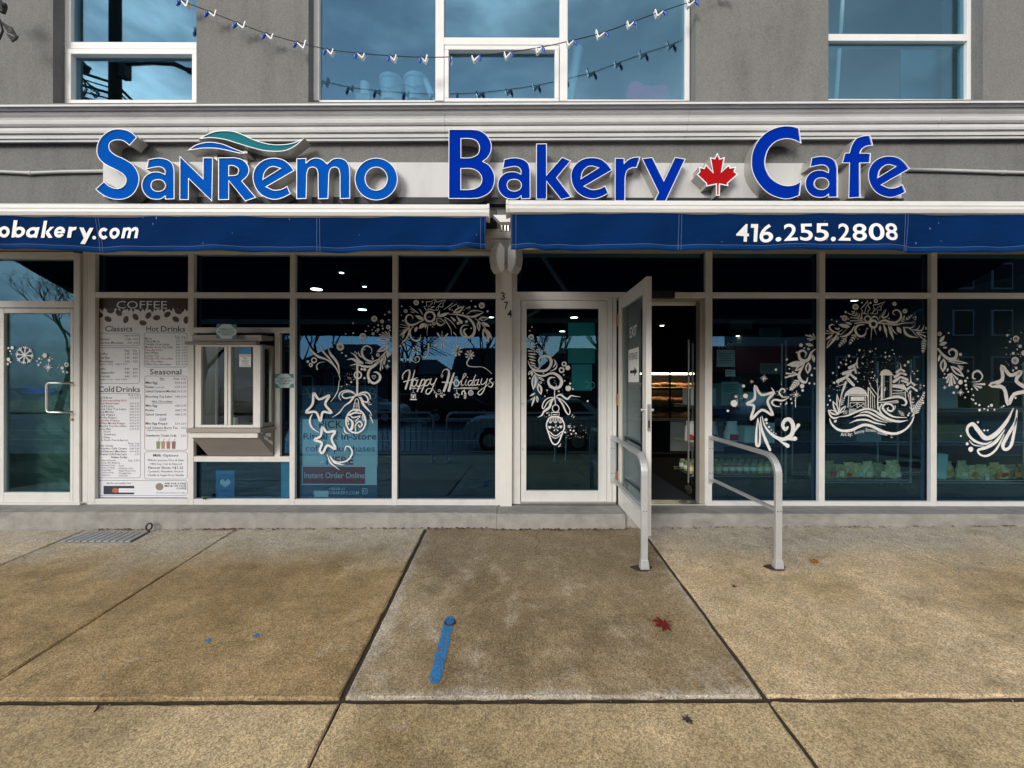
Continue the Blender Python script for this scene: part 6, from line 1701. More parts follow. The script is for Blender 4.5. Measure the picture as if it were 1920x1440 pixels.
p.st([(100,280),(150,340),(210,380),(270,370),(285,312),(242,282),(207,310),(225,345)], [18,30,32,26,18,8]); p.leaf((155,375),(148,515),70,.4); p.leaf((190,400),(402,423),34,.4); p.leaf((222,450),(362,560),60,.4); p.leaf((200,470),(190,510),20); p.rays((232,520),[(180,572),(190,612),(212,648),(237,640),(267,622),(292,580),(200,540)],20); p.rays((290,440),[(345,460),(342,480),(330,492)],12); p.leaf((110,215),(165,145),34); p.leaf((108,240),(188,215),40); p.leaf((145,270),(190,265),20); p.leaf((98,410),(120,330),26); p.st([(210,400),(310,380)], 5)
p.cut("garland", True); p.done("window_painting", "painted white shooting star at the far right edge of the glass")
# ---- left entrance door
p = Paint(.0312).t(0, 620, 4.235)
for k in range(8):
    a = .12 + k * math.pi / 4; e = (195 + 72 * math.cos(a), 202 + 72 * math.sin(a))
    p.st([(195, 202), e], 9)
    for q in (-.6, .6): p.st([(195 + 50 * math.cos(a), 202 + 50 * math.sin(a)), (195 + 68 * math.cos(a + q * .5), 202 + 68 * math.sin(a + q * .5))], 7)
p.cut("snowflake", False); p.sparkle(385, 298, 36, 8, 6)
p.dots([(357,205,19),(98,144,13),(68,237,15),(62,272,10),(65,147,9),(80,172,7),(82,258,7),(310,230,9),(390,243,12),(305,280,9),(322,262,6),(293,250,6),(494,304,13),(503,333,9),(415,232,5),(396,220,5),(460,300,4),(470,280,4),(90,192,4),(330,235,4)]); p.ring(528,277,13,9); p.sparkle(532,338,16,6,3)
p.done("window_painting", "painted white snowflake and dots on the left glass door")

# ================================================================== INSIDE THE SHOP
m_paper = mat("notice_paper", (.55, .62, .60), .7, var=.1, vs=20)
m_sh = mat("shelf_metal", (.10, .10, .10), .4, metal=.5)
m_marble = mat("white_marble_front", (.55, .53, .50), .35, var=.25, vs=2.5)
def slat_unit(name, lab, x0, x1, y0, y1, zs, top, sh=0.0):
    t = thing(name, lab, "shelf", ((x0 + x1) / 2, (y0 + y1) / 2, 0))
    for x in (x0, x1):
        for y in (y0, y1):
            x = (x0 if x < (x0 + x1) / 2 else x1) + (sh if y == y1 else 0)
            MB().tube([(x, y, .14), (x, y, top)], .011, 10).build("pole", M['steel'], t)
            k = MB(); k.tube([(x, y, .14), (x, y, .09)], .008, 8); k.tube([(x + .01 - .012, y, .05), (x + .01 + .012, y, .05)], .05, 16); k.box(x - .03, x + .03, y - .022, y - .018, .05, .10); k.box(x - .03, x + .03, y + .018, y + .022, .05, .10)
            k.build("caster", M['iron'], t)
    for z in zs:
        s = MB()
        for yy in (y0, y1): s.tube([(x0, yy, z), (x1, yy, z)], .006, 6); s.tube([(x0, yy, z - .03), (x1, yy, z - .03)], .005, 6)
        n = int((x1 - x0) / .07)
        for i in range(n + 1):
            x = x0 + (x1 - x0) * i / n
            s.box(x - .003, x + .003, y0, y1, z - .004, z + .002)
            if i < n: s.tube([(x, y0, z), (x + (x1 - x0) / n / 2, y0, z - .03), (x + (x1 - x0) / n, y0, z)], .003, 4)
        s.build("wire_shelf", M['steel'], t)
    return t
slat_unit("wire_rack", "chrome wire rack on casters with jars just inside the doorway", 2.09, 3.24, .44, .86, (.24, .60, 1.05), 1.83, .24)
slat_unit("wire_rack", "chrome wire rack of bagged bread behind the snow globe bay", 3.62, 4.72, .44, .86, (.17, .62, 1.02), 1.60)
slat_unit("wire_rack", "chrome wire rack behind the far right bay", 4.98, 6.6, .44, .86, (.17, .62, 1.02), 1.60)
# jars
jm = [mat("jar_yellow", (.55, .40, .05), .35, var=.2, vs=40), mat("jar_green", (.16, .26, .07), .35, var=.2, vs=40), mat("jar_red", (.40, .07, .05), .35, var=.2, vs=40), mat("jar_label", (.70, .68, .60), .5)]
def jar_proto(i, lab, group):
    t = thing("jar", lab, "jar", (0, 0, 0), group)
    MB().lathe([(.034, 0), (.036, .01), (.036, .085), (.028, .10)], (0, 0, 0), 12).build("glass_body", jm[i], t)
    MB().lathe([(.030, .10), (.030, .118)], (0, 0, 0), 12).build("lid", M['steel'], t)
    MB().lathe([(.0366, .03), (.0366, .075)], (0, 0, 0), 12).build("label_band", jm[3], t)
    return t
jl = [("yellow jar with a steel lid on the rack by the doorway", "yellow jars on the doorway rack"), ("green jar with a steel lid on the rack by the doorway", "green jars on the doorway rack"), ("red jar with a steel lid on the rack by the doorway", "red jars on the doorway rack")]
protos = [jar_proto(i, *jl[i]) for i in range(3)]
used = [0, 0, 0]
rng = random.Random(5)
for row_y in (.49, .60, .72):
    for k in range(13):
        i = 0 if k < 5 or k > 9 else (2 if k < 8 else 1)
        if row_y > .55: i = (i + 1) % 3
        x = 2.14 + k * .083
        o = protos[i] if not used[i] else copy_tree(protos[i])
        used[i] = 1
        o.location = (x, row_y, .243)
        o.rotation_euler.z = rng.uniform(0, 6)
# upper shelf of the doorway rack: bags and cartons
bag_white, bag_red = mat("white_red_bag", (.72, .68, .66), .5, var=.1), mat("bag_red_mark", (.50, .03, .03), .5)
bag_g = mat("clear_bread_bag", (.27, .25, .10), .3, var=.7, vs=22); bag_lab = mat("bag_label", (.42, .62, .60), .5)
def bag(name, lab, x, y, z, w_, h, m, m2, seed, group=None):
    rg = random.Random(seed)
    t = thing(name, lab, "bag", (x, y, z), group)
    prof = [(.40, 0), (.50, .10), (.52, .35), (.46, .62), (.44, .76), (.36, .86), (.38, .95), (.42, 1.0)]
    n = 14; v = []; f = []
    for r_, zz in prof:
        for k in range(n):
            a = 2 * math.pi * k / n
            j = 1 + rg.uniform(-.10, .10)
            v.append((x + w_ * r_ * math.cos(a) * j, y + w_ * .7 * r_ * math.sin(a) * j, z + h * zz + rg.uniform(-.006, .006) * (zz > 0)))
    for i in range(len(prof) - 1):
        for k in range(n): f.append((i * n + k, i * n + (k + 1) % n, (i + 1) * n + (k + 1) % n, (i + 1) * n + k))
    f.append(tuple(range(n))[::-1])
    MB().add(v, f).build("bag_body", m, t, smooth=True)
    MB().box(x - w_ * .3, x + w_ * .3, y - w_ * .37, y - w_ * .365, z + h * .12, z + h * .40).build("bag_label", m2, t)
    return t
for i, (x, lab) in enumerate(((2.18, "white and red bag on the middle shelf beside the rack pole"), (2.40, "second white and red bag along the rack's middle shelf"), (2.66, "white and red bag in the middle of the rack's middle shelf"))):
    bag("snack_bag", lab, x, .55, .602, .17, .25, bag_white, bag_red, i)
for i, (x, h, lab) in enumerate(((2.86, .2, "pale carton on the doorway rack's middle shelf"), (3.06, .24, "taller pale carton at the right end of the rack's middle shelf"))):
    tag(box_obj("carton", m_paper, None, x - .08, x + .08, .48, .62, .602, .602 + h, .004), lab, "carton")
for i, (x, w_, h, lab) in enumerate(((2.30, .30, .20, "wide pale carton on the doorway rack's top shelf"), (2.64, .26, .26, "tall carton in the middle of the rack's top shelf"), (2.98, .32, .16, "low carton at the right of the rack's top shelf"))):
    tag(box_obj("carton", m_paper, None, x - w_ / 2, x + w_ / 2, .50, .74, 1.052, 1.052 + h, .004), lab, "carton")
place_words = ["first", "second", "third", "fourth", "fifth", "sixth", "seventh", "eighth"]
bag_m = [mat("pasta_bag%d" % k, c_, .25, var=.75, vs=26 + 9 * k, bmp=.8, bs=60) for k, c_ in enumerate(((.62, .50, .18), (.45, .36, .13), (.66, .58, .30), (.30, .26, .12)))]
lab_m = [bag_lab, mat('cream_label', (.75, .68, .50), .5), mat('orange_label', (.62, .26, .05), .5), mat('red_label', (.50, .06, .05), .5)]
def soft_bag(i, x0, where):
    rg2 = random.Random(60 + i + int(x0 * 10))
    w_, h = rg2.uniform(.13, .17), rg2.uniform(.15, .22)
    x, y, z = x0 + i * .128 + rg2.uniform(-.015, .015), .55 + rg2.uniform(-.03, .06), .172
    t = thing("pasta_bag", "%s clear bag from the left on the lowest rack shelf %s" % (place_words[i], where), "bag", (x, y, z), "clear bags along the lowest shelves")
    n = 16; v = []; f = []
    lean = rg2.uniform(-.03, .03)
    prof = [(.42, 0), (.52, .06), (.55, .25), (.53, .5), (.47, .70), (.38, .82), (.34, .90), (.42, 1.0)]
    for r_, zz in prof:
        for k in range(n):
            a = 2 * math.pi * k / n
            j = 1 + rg2.uniform(-.13, .13)
            fl = .62 if zz < .8 else .62 - 2.4 * (zz - .8)
            v.append((x + lean * zz + w_ * r_ * math.cos(a) * j, y + w_ * r_ * fl * math.sin(a) * j, z + h * zz + rg2.uniform(-.008, .008) * (zz > 0)))
    for k2 in range(len(prof) - 1):
        for k in range(n): f.append((k2 * n + k, k2 * n + (k + 1) % n, (k2 + 1) * n + (k + 1) % n, (k2 + 1) * n + k))
    f.append(tuple(range(n))[::-1]); f.append(tuple(range((len(prof) - 1) * n, len(prof) * n)))
    MB().add(v, f).build("bag_body", bag_m[rg2.randrange(4)], t)
    q = rg2.uniform(-.35, .35); lw, lh = rg2.uniform(.022, .036), rg2.uniform(.018, .04)
    yc = y - w_ * .40
    MB().rbox((x + rg2.uniform(-.02, .02), yc, z + h * rg2.uniform(.22, .4)), (lw * 2, .002, lh * 2), Matrix.Rotation(q, 3, 'Y')).build("bag_label", lab_m[rg2.randrange(4)], t)
for i in range(8): soft_bag(i, 3.70, "behind the snow globe")
for i in range(8): soft_bag(i, 5.28, "in the far right bay")
tag(MB().rbox((5.12, .5, .33), (.12, .07, .30), Matrix.Rotation(R(6), 3, 'Y')).build("pasta_box", bag_lab), "upright pale blue box beside the mullion in the far right bay", "box")
for i, (x, z, w_, h, lab) in enumerate(((3.85, .622, .34, .20, "dark green carton on the middle shelf behind the snow globe"), (4.3, .622, .30, .24, "teal carton right on the middle shelf behind the snow globe"), (3.9, 1.022, .5, .25, "long teal carton on the top shelf behind the snow globe"), (4.45, 1.022, .34, .3, "tall teal carton on the top shelf behind the snow globe"),
                                         (5.3, .622, .4, .2, "teal carton on the middle shelf of the far right rack"), (5.9, .622, .5, .24, "wide carton on the middle shelf of the far right rack"), (5.25, 1.022, .24, .36, "pale tall carton on the top shelf of the far right rack"), (5.7, 1.022, .34, .34, "brown green carton on the top shelf of the far right rack"))):
    tag(box_obj("carton", mat("carton%d" % i, ((.10, .12, .10), (.30, .34, .34), (.10, .14, .20), (.24, .10, .07), (.22, .20, .08), (.1, .12, .14), (.45, .5, .5), (.20, .15, .06))[i], .6, var=.2), None, x - w_ / 2, x + w_ / 2, .52, .8, z, z + h, .004), lab, "carton")
# notices on the glass right of the doorway
def notice(x0, x1, y0, y1, lab, m=None, lines=5, hd=None, Y=.068):
    t = thing("notice", lab, "notice", P((x0 + x1) / 2, y1, Y))
    MB().box(X(x0, Y), X(x1, Y), Y, Y + .0008, Z(y1, Y), Z(y0, Y)).build("sheet", m or m_paper, t)
    b = MB()
    for k in range(lines):
        yy = y0 + (y1 - y0) * (.22 + .68 * k / max(1, lines))
        xr = x1 - (x1 - x0) * (.12 + .25 * ((k * 37) % 10) / 10)
        b.box(X(x0 + (x1 - x0) * .12, Y), X(xr, Y), Y - .0008, Y - .0004, Z(yy + 1.0, Y), Z(yy, Y))
    b.build("text_lines", M['ink'], t)
    if hd:
        mb = MB(); text(mb, hd, (x0 + x1) / 2, y0 - 3, 9.5, Y, x1 - x0 - 6, 'c', bold=.01, res=3); mb.build("lettering", m_paper, t)
notice(1344, 1378, 655, 687, "white inspection sheet headed PASS right of the doorway", hd="PASS"); notice(1360, 1378.5, 692, 705, "small framed notice below the PASS sheet", lines=2)
notice(1353, 1386, 715, 738, "faint pale notice left of the painted star", mat("paper_green", (.16, .28, .27), .7)); notice(1425, 1465, 680, 700, "dark teal notice under the painted leaves", mat("paper_teal", (.08, .18, .18), .7), 3)
notice(1370, 1410, 600, 616, "faint card at the top of the glass right of the doorway", mat("card_teal", (.05, .13, .12), .7), 3); notice(1423, 1465, 614, 632, "dark card beside the faint top card", mat("card_dark", (.05, .11, .11), .7), 3)
# notices and boards behind the closed door
def board(x0, x1, y0, y1, Y, c, lab): tag(box_obj("board", mat("board_%d_%d" % (x0, y0), c, .6, var=.15, vs=4), None, X(x0, Y), X(x1, Y), Y, Y + .01, Z(y1, Y), Z(y0, Y)), lab, "board")
board(1065, 1115, 605, 681, .12, (.05, .30, .36), "large teal board behind the closed door"); board(1072, 1110, 683, 732, .10, (.07, .33, .40), "lower teal board behind the closed door"); board(1012, 1061, 624, 662, .14, (.03, .10, .15), "dark blue picture behind the painted swirl on the door")
mb = MB(); 
for cx_, cy_, a0 in ((1100, 721, -120), (1110, 722, -120)):
    for k in range(14):
        a, c = R(a0 + k * 17), R(a0 + k * 17 + 17)
        mb.add([(X(cx_ + rr * math.cos(q) * .8, .09), .094, Z(cy_ + rr * math.sin(q), .09)) for rr, q in ((6.5, a), (6.5, c), (5.2, c), (5.2, a))], [(0, 1, 2, 3)])
tag(mb.build("ring_print", m_paper), "two pale ring marks on the lower board behind the closed door", "print")
# bread counter seen through the doorway
cn_ = thing("bakery_counter", "glass bakery counter with marble front seen through the open doorway", "counter", (3.2, 3.4, 0))
MB().box(2.92, 3.95, 3.1, 3.9, .06, .60).build("front_panel", m_marble, cn_); MB().box(2.4, 2.915, 3.02, 3.9, .06, .62).build("end_panel", M['dark'], cn_)
MB().box(2.4, 3.97, 3.12, 3.9, 0, .058).build("plinth", M['iron'], cn_); MB().box(2.4, 3.97, 3.06, 3.95, .605, .66).build("counter_top", mat("grey_counter_top", (.20, .20, .20), .3), cn_)
for z in (.95, 1.22): MB().box(2.4, 3.97, 3.2, 3.9, z, z + .012).build("glass_shelf", M['g_clear'], cn_)
MB().box(2.4, 3.97, 3.11, 3.118, .665, 1.52).build("front_glass", M['g_clear'], cn_)
for x in (2.42, 2.93, 3.6): MB().box(x, x + .025, 3.09, 3.115, .665, 1.52).build("glass_post", M['dark'], cn_)
MB().box(2.4, 3.97, 3.15, 3.9, 1.52, 1.56).build("top_panel", M['dark'], cn_); MB().box(2.45, 3.75, 3.22, 3.26, 1.20, 1.215).build("added_shelf_glow", emit("added_warm_glow", (1.0, .78, .45), 9), cn_); MB().box(2.4, 3.97, 3.195, 3.205, 1.19, 1.225).build("added_glow_lip", M['dark'], cn_); MB().box(2.45, 3.75, 3.22, 3.30, 1.485, 1.515).build("strip_light", emit("warm_strip", (1.0, .84, .52), 15), cn_)  # added shelf glow brightens the bread; added lip hides it from view
MB().box(2.4, 3.97, 3.9, 3.95, .66, 1.56).build("back_panel", mat("counter_back", (.05, .03, .02), .7), cn_)
br = [mat("crust%d" % i, c, .6, var=.4, vs=30) for i, c in enumerate(((.45, .17, .04), (.34, .10, .03), (.52, .25, .07), (.28, .06, .03)))]
protos_b = []
for i in range(4):
    v = MB().lathe([(.02, 0), (.085, .01), (.10, .035), (.085, .07), (.05, .09), (.005, .095)], (0, 0, 0), 14)
    o = v.build("bread_roll", br[i], None, smooth=True)
    tag(o, ["golden brown roll behind the counter glass", "dark brown roll behind the counter glass", "pale golden roll behind the counter glass", "reddish pastry behind the counter glass"][i], "bread", ["golden brown rolls in the counter", "dark brown rolls in the counter", "pale golden rolls in the counter", "reddish pastries in the counter"][i])
    protos_b.append(o)
ub_ = [0] * 4
for z in (.662, .963, 1.233):
    for k in range(11):
        for yy in (3.30, 3.52):
            i = rng.randrange(4)
            o = protos_b[i] if not ub_[i] else protos_b[i].copy()
            if ub_[i]: col.objects.link(o)
            ub_[i] = 1
            o.location = (2.50 + k * .13 + rng.uniform(-.03, .03), yy + rng.uniform(-.03, .03), z); o.rotation_euler.z = rng.uniform(0, 6)
            s = rng.uniform(.8, 1.15); o.scale = (s * 1.15, s, s)
fm = MB().box(1.25, 2.05, .14, 3.0, 0, .012); tag(fm.build("floor_mat", mat("dark_mat", (.02, .025, .04), .95, var=.3, vs=60), bevel=.004), "dark ribbed mat inside the doorway", "mat")
# left door: crumpled plastic sheet and blue sticker
Y = .22
sh = MB(); n, k_ = 14, 34; v = []
for i in range(n + 1):
    for j in range(k_ + 1):
        px, py = -36 + 176 * i / n, 590 + 350 * j / k_
        v.append((X(px, Y), Y + rng.uniform(-.012, .012) + .012 * math.sin(py * .11 + px * .03), Z(py, Y)))
sh.add(v, [(i * (k_ + 1) + j, i * (k_ + 1) + j + 1, (i + 1) * (k_ + 1) + j + 1, (i + 1) * (k_ + 1) + j) for i in range(n) for j in range(k_)])
tag(sh.build("plastic_sheet", mat("green_grey_sheet", (.105, .135, .105), .55, var=.4, vs=9, dirt=.25), solid=.002), "crumpled grey green sheet hung inside the left glass door", "sheet")
bs_ = MB(); bs_.prism([(X(p_[0], .18), Z(p_[1], .18)) for p_ in ((42, 741), (103, 739), (104, 729), (75, 730), (62, 727), (46, 726))], .165, .168)
tag(bs_.build("blue_sticker", mat("vivid_blue_sticker", (.006, .06, .50), .6)), "blue sticker on the sheet inside the left glass door", "sticker")

# ================================================================== ON THE PAVEMENT
def ground_shape(pts, lift=.004): return [(x, y, gz(x, y) + lift) for x, y in pts]
def gpx(l): return [G(*q)[:2] for q in l]
bp_ = []
rg = random.Random(9)
L, Rr = [], []
for k in range(15):
    u = k / 14; px = 845 + (815 - 845) * u; py = 1156 + (1283 - 1156) * u
    w_ = (9.5 + 1.0 * u) * (1 if 0 < k < 14 else .55) + rg.uniform(-1.2, 1.2)
    L.append((px - w_, py)); Rr.append((px + w_, py))
q = ground_shape(gpx(L + Rr[::-1]), .0035)
b = MB(); n = len(L)
b.add([q[i] for i in range(n)] + [q[2 * n - 1 - i] for i in range(n)], [(i, i + 1, n + i + 1, n + i) for i in range(n - 1)])
tag(b.build("paint_mark", M['bluemark']), "long blue spray paint stroke on the middle slab", "paint mark")
for cx_, cy_, r_, lab in ((391, 1203, 7, "small blue paint speck on the left slab"), (481, 1193, 6, "faint smaller blue paint speck on the left slab")):
    pts = gpx([(cx_ + r_ * math.cos(a) * rg.uniform(.6, 1.3) + 2 * math.sin(a), cy_ - .6 * r_ * math.sin(a) * rg.uniform(.6, 1.3)) for a in [2 * math.pi * k / 12 for k in range(12)]])
    tag(MB().add(ground_shape(pts), [tuple(range(12))]).build("paint_speck", M['bluemark']), lab, "paint mark")
gx_, gy_, gz__ = G(845, 1168)
vc = thing("valve_cover", "small round iron valve cover at the top of the blue stroke", "valve cover", (gx_, gy_, gz__))
MB().lathe([(.026, 0), (.029, .004), (.036, .007), (.038, .003)], (gx_, gy_, gz__), 20).build("rim", M['iron'], vc)
MB().lathe([(.024, 0), (.024, .005), (.0, .0052)], (gx_, gy_, gz__), 20).build("cap", M['bluepaint'], vc)
def maple(px, py, s, rot, m, lab, curl=.25):
    x, y, z = G(px, py)
    pts = [(0, 1.05), (.10, .66), (.26, .74), (.17, .34), (.40, .52), (.78, .78), (.62, .44), (.74, .34), (.34, .16), (.66, .14), (1.0, .06), (.64, -.12), (.24, -.14), (.46, -.46), (.04, -.30)]
    pts = pts + [(-a, c) for a, c in pts[::-1]][:-1]
    t = thing("fallen_leaf", lab, "leaf", (x, y, z))
    b = MB(); cr_, sr_ = math.cos(rot), math.sin(rot)
    v = [(0, 0)] + pts; vv = []
    for i, (a, c) in enumerate(v):
        u_, w_ = (a * cr_ - c * sr_) * s, (a * sr_ + c * cr_) * s
        r2 = math.hypot(a, c)
        vv.append((x + u_, y + w_, gz(x + u_, y + w_) + .006 + curl * s * r2 * (.5 + .5 * math.sin(i * 1.9)) ))
    b.add(vv, [(0, i, i % len(pts) + 1) for i in range(1, len(pts) + 1)])
    b.build("blade", m, t, solid=.0008)
    MB().tube([(x + (0 * cr_ + .34 * sr_) * s, y - .34 * cr_ * s, z + .008), (x + .55 * sr_ * s - .1 * s, y - .7 * cr_ * s, z + .012), (x + .8 * sr_ * s, y - 1.0 * cr_ * s, z + .006)], .0018, 5).build("stem", m, t)
maple(1246, 1171, .076, 1.9, M['leafred'], "dark red maple leaf lying on the middle slab", .06)
maple(1530, 1054, .05, .5, M['leaforange'], "orange brown leaf lying right of the right handrail")
maple(1291, 1350, .030, 2.6, M['iron'], "small dark leaf near the front joint", .2)
maple(1378, 1100, .022, 1.0, M['leafbrown'], "tiny brown leaf between the handrail feet and the joint", .2)
tw_ = [G(186, 1326), G(184, 1334), G(178, 1340)]
tag(MB().tube([(a, c, d_ + .01) for a, c, d_ in tw_], [.005, .006, .004], 6).build("twig", M['iron']), "short dark twig by the left front joint", "twig")
# litter along the step and in the joints, scattered grit
lt = MB()
def bit(x, y, r_, lift=.006):
    a0 = rg.uniform(0, 6); z = gz(x, y)
    v = [(x + r_ * math.cos(a0 + a) * rg.uniform(.5, 1.2), y + r_ * .8 * math.sin(a0 + a) * rg.uniform(.5, 1.2), z + lift + rg.uniform(0, r_ * .6)) for a in (0, 1.4, 2.9, 4.4)]
    lt.add(v, [(0, 1, 2, 3)])
for _ in range(650):
    c = rg.choice([(-3.0, .25), (-2.5, .5), (-1.2, .6), (-.5, .5), (.3, .6), (.75, .25), (4.8, .5), (2.6, .7), (-3.95, .2)])
    x = rg.gauss(*c); y = -.275 - abs(rg.gauss(0, .018))
    if -.2 < x < 1.15: y -= .035
    bit(x, y, rg.uniform(.005, .019))
for _ in range(380):
    k = rg.random()
    if k < .4: bit(rg.choice([-.86, 1.29, -2.76]) + rg.gauss(0, .008), rg.uniform(-3.2, -.3), rg.uniform(.002, .006), -.004)
    elif k < .75: bit(rg.uniform(-3, 3.4), JY + rg.gauss(0, .01), rg.uniform(.002, .007), -.004)
    else: bit(rg.uniform(-4, 4), rg.uniform(-3, -.3), rg.uniform(.002, .006), .002)
tag(lt.build("leaf_litter", M['leafbrown']), "brown leaf crumbs gathered along the foot of the step", None, None, 'stuff')
gr = MB()
for _ in range(420):
    x, y = rg.uniform(-4.2, 4.2), rg.uniform(-3.3, -.35); z = gz(x, y); r_ = rg.uniform(.0015, .004)
    gr.add([(x - r_, y, z), (x, y - r_, z), (x + r_, y + r_, z), (x, y, z + r_ * 1.4)], [(0, 1, 3), (1, 2, 3), (2, 0, 3)])
tag(gr.build("grit", mat("pale_grit", (.55, .52, .46), .9, var=.5, vs=90)), "pale grit scattered over the slabs", None, None, 'stuff')
# grate
gq = [G(107, 1019)[:2], G(243, 1019)[:2], G(282, 999)[:2], G(162, 999)[:2]]
gt = thing("drain_grate", "grey metal drain grate set in the pavement at the left", "grate", (gq[0][0], gq[0][1], gz(*gq[0])))
gc = [G(112, 1019)[:2], G(246, 1019)[:2], G(279, 1001)[:2], G(164, 1001)[:2]]
MB().add([(a, c, gz(a, c) + .006) for a, c in gc], [(0, 1, 2, 3)]).build("plate", mat("dark_grate_pan", (.07, .075, .08), .7), gt)
def gl_(u, v_):
    p0 = [gc[0][q] + (gc[1][q] - gc[0][q]) * u for q in (0, 1)]; p1 = [gc[3][q] + (gc[2][q] - gc[3][q]) * u for q in (0, 1)]
    return p0[0] + (p1[0] - p0[0]) * v_, p0[1] + (p1[1] - p0[1]) * v_
for k in range(10):
    u0, u1 = (k + .1) / 10, (k + .86) / 10
    cs = [gl_(u0, 0), gl_(u1, 0), gl_(u1, 1), gl_(u0, 1)]
    b = MB(); b.add([(a, c, gz(a, c) + .0065) for a, c in cs] + [(a, c, gz(a, c) + .016) for a, c in cs], [(4, 5, 6, 7), (0, 1, 5, 4), (1, 2, 6, 5), (2, 3, 7, 6), (3, 0, 4, 7)])
    b.build("slat", M['grate'], gt)
rx, ry, rz = G(280, 999)
rn = MB(); rn.tube([(rx + .028 * math.cos(a), ry + .01 * math.sin(a), rz + .052 + .03 * math.sin(a)) for a in [2 * math.pi * k / 16 for k in range(17)]], .008, 8, cap=False)
rn.tube([(rx, ry, rz - .01), (rx, ry, rz + .02)], .008, 8)
tag(rn.build("eye_ring", M['iron'], smooth=True), "rusty iron eye ring at the foot of the step beside the grate", "ring")

# ================================================================== STRING LIGHTS
SY = -.17
ls = thing("light_string", "string of blue holiday bulbs with white clips sagging across the upper windows", "light string", P(840, 110, SY))
BP = [(290, -30), (340, 2), (392, 23), (445, 44), (499, 64), (557, 80), (612, 93), (669, 100), (730, 105), (788, 107.5), (843, 107), (898, 104), (957, 97), (1015, 88), (1074, 75), (1132, 60), (1186, 40), (1241, 20), (1300, 0), (1360, -26)]
MB().tube([P(a, c, SY) for a, c in spline(BP, False, 4)], .0042, 6).build("wire", M['wire'], ls)
rg = random.Random(12)
for i, (px, py) in enumerate(BP):
    x, y, z = P(px, py, SY)
    lean = (840 - px) / 500.0
    sc = M['socket']
    dx = -.028 * max(-1, min(1, lean * 1.6)); 
    MB().tube([(x, y, z + .006), (x + dx * .35, y - .012, z - .022)], [.011, .013], 10).build("socket", sc, ls)
    MB().tube([(x + dx * .35, y - .012, z - .020), (x + dx * .8, y - .018, z - .040), (x + dx * 1.1, y - .020, z - .058), (x + dx * 1.3, y - .022, z - .078)], [.011, .018, .015, .004], 12).build("bulb", M['bulb'], ls, smooth=True)
    cdx = .05 * (1 if lean > .1 else (-1 if lean < -.1 else .3)) + rg.uniform(-.008, .008)
    wd = .011
    pa, pb, pc = Vector((x + dx * .2, y + .004, z - .012)), Vector((x + cdx * 1.1, y + .01, z - .062 + rg.uniform(-.008, .008))), Vector((x + cdx * 1.5, y + .012, z + rg.uniform(-.012, .022)))
    k = MB()
    for a, c in ((pa, pb), (pb, pc)):
        t = (c - a).normalized(); nn = t.cross(Vector((0, 1, 0))).normalized() * wd * .5; dy = Vector((0, .022, 0))
        vv = [a - nn - dy, a + nn - dy, c + nn - dy, c - nn - dy, a - nn + dy, a + nn + dy, c + nn + dy, c - nn + dy]
        k.add(vv, [(0, 3, 2, 1), (4, 5, 6, 7), (0, 1, 5, 4), (1, 2, 6, 5), (2, 3, 7, 6), (3, 0, 4, 7)])
    k.build("clip", M['clip'], ls)
# cable clump at the top left
cb_ = thing("cable_clump", "clump of black cables and a dangling connector at the top left", "cable", P(5, 40, -.3))
MB().tube([P(-30, 5, -.3), P(-5, 8, -.32), (P(10, 12, -.3))], .02, 8).build("cable", M['wire'], cb_)
MB().tube([P(-20, 12, -.28), P(-2, 40, -.3), P(3, 60, -.3), P(-4, 76, -.3)], .012, 8).build("cable", M['wire'], cb_)
for k in range(4):
    MB().tube([P(-6 + k, 34 + 2 * k, -.3 - .01 * k), P(6 + 2 * k, 50, -.31), P(14 + 2 * k, 62 - 3 * k, -.3 - .008 * k), P(24 + 2 * k, 66 + k, -.3), P(30 + k, 76 - 2 * k, -.3), P(22 + k * 2, 80 - k * 2, -.3), P(12, 66, -.3)], .006, 6).build("cable_loop", M['wire'], cb_)
MB().tube([P(-12, -4, -.3), P(2, 14, -.3), P(4, 26, -.3)], [.03, .04, .02], 8).build("connector", M['wire'], cb_)

# ================================================================== ACROSS THE ROAD (seen in the glass)
def barrier(x0, x1, y, lab):
    t = thing("crowd_barrier", lab, "barrier", ((x0 + x1) / 2, y, gz(0, y)), "steel barriers along the kerb side of the pavement")
    zb = gz(0, y); zt = zb + 1.12; r = .16
    pth = [(x0, y, zb + .02), (x0, y, zt - r)] + [(x0 + r - r * math.cos(R(a)), y, zt - r + r * math.sin(R(a))) for a in range(15, 91, 15)] + [(x1 - r + r * math.sin(R(a)), y, zt - r + r * math.cos(R(a))) for a in range(0, 91, 15)] + [(x1, y, zb + .02)]
    MB().tube(pth, .022, 8).build("frame", M['galv'], t, smooth=True)
    MB().tube([(x0, y, zb + .22), (x1, y, zb + .22)], .016, 8).build("bottom_rail", M['galv'], t)
    MB().tube([(x0, y, zt - .14), (x1, y, zt - .14)], .012, 8).build("upper_rail", M['galv'], t)
    n = int((x1 - x0) / .13)
    for k in range(1, n): MB().tube([(x0 + (x1 - x0) * k / n, y, zb + .22), (x0 + (x1 - x0) * k / n, y, zt - .14)], .0065, 6).build("picket", M['barrier'], t)
    for x in (x0 + .02, x1 - .02): MB().box(x - .03, x + .03, y - .28, y + .28, zb, zb + .02).build("foot", M['galv'], t)
barrier(-4.3, -1.82, -4.75, "steel barrier left of the photographer"); barrier(-1.5, 1.0, -4.75, "steel barrier behind the photographer"); barrier(1.25, 3.3, -4.75, "steel barrier right of the photographer")
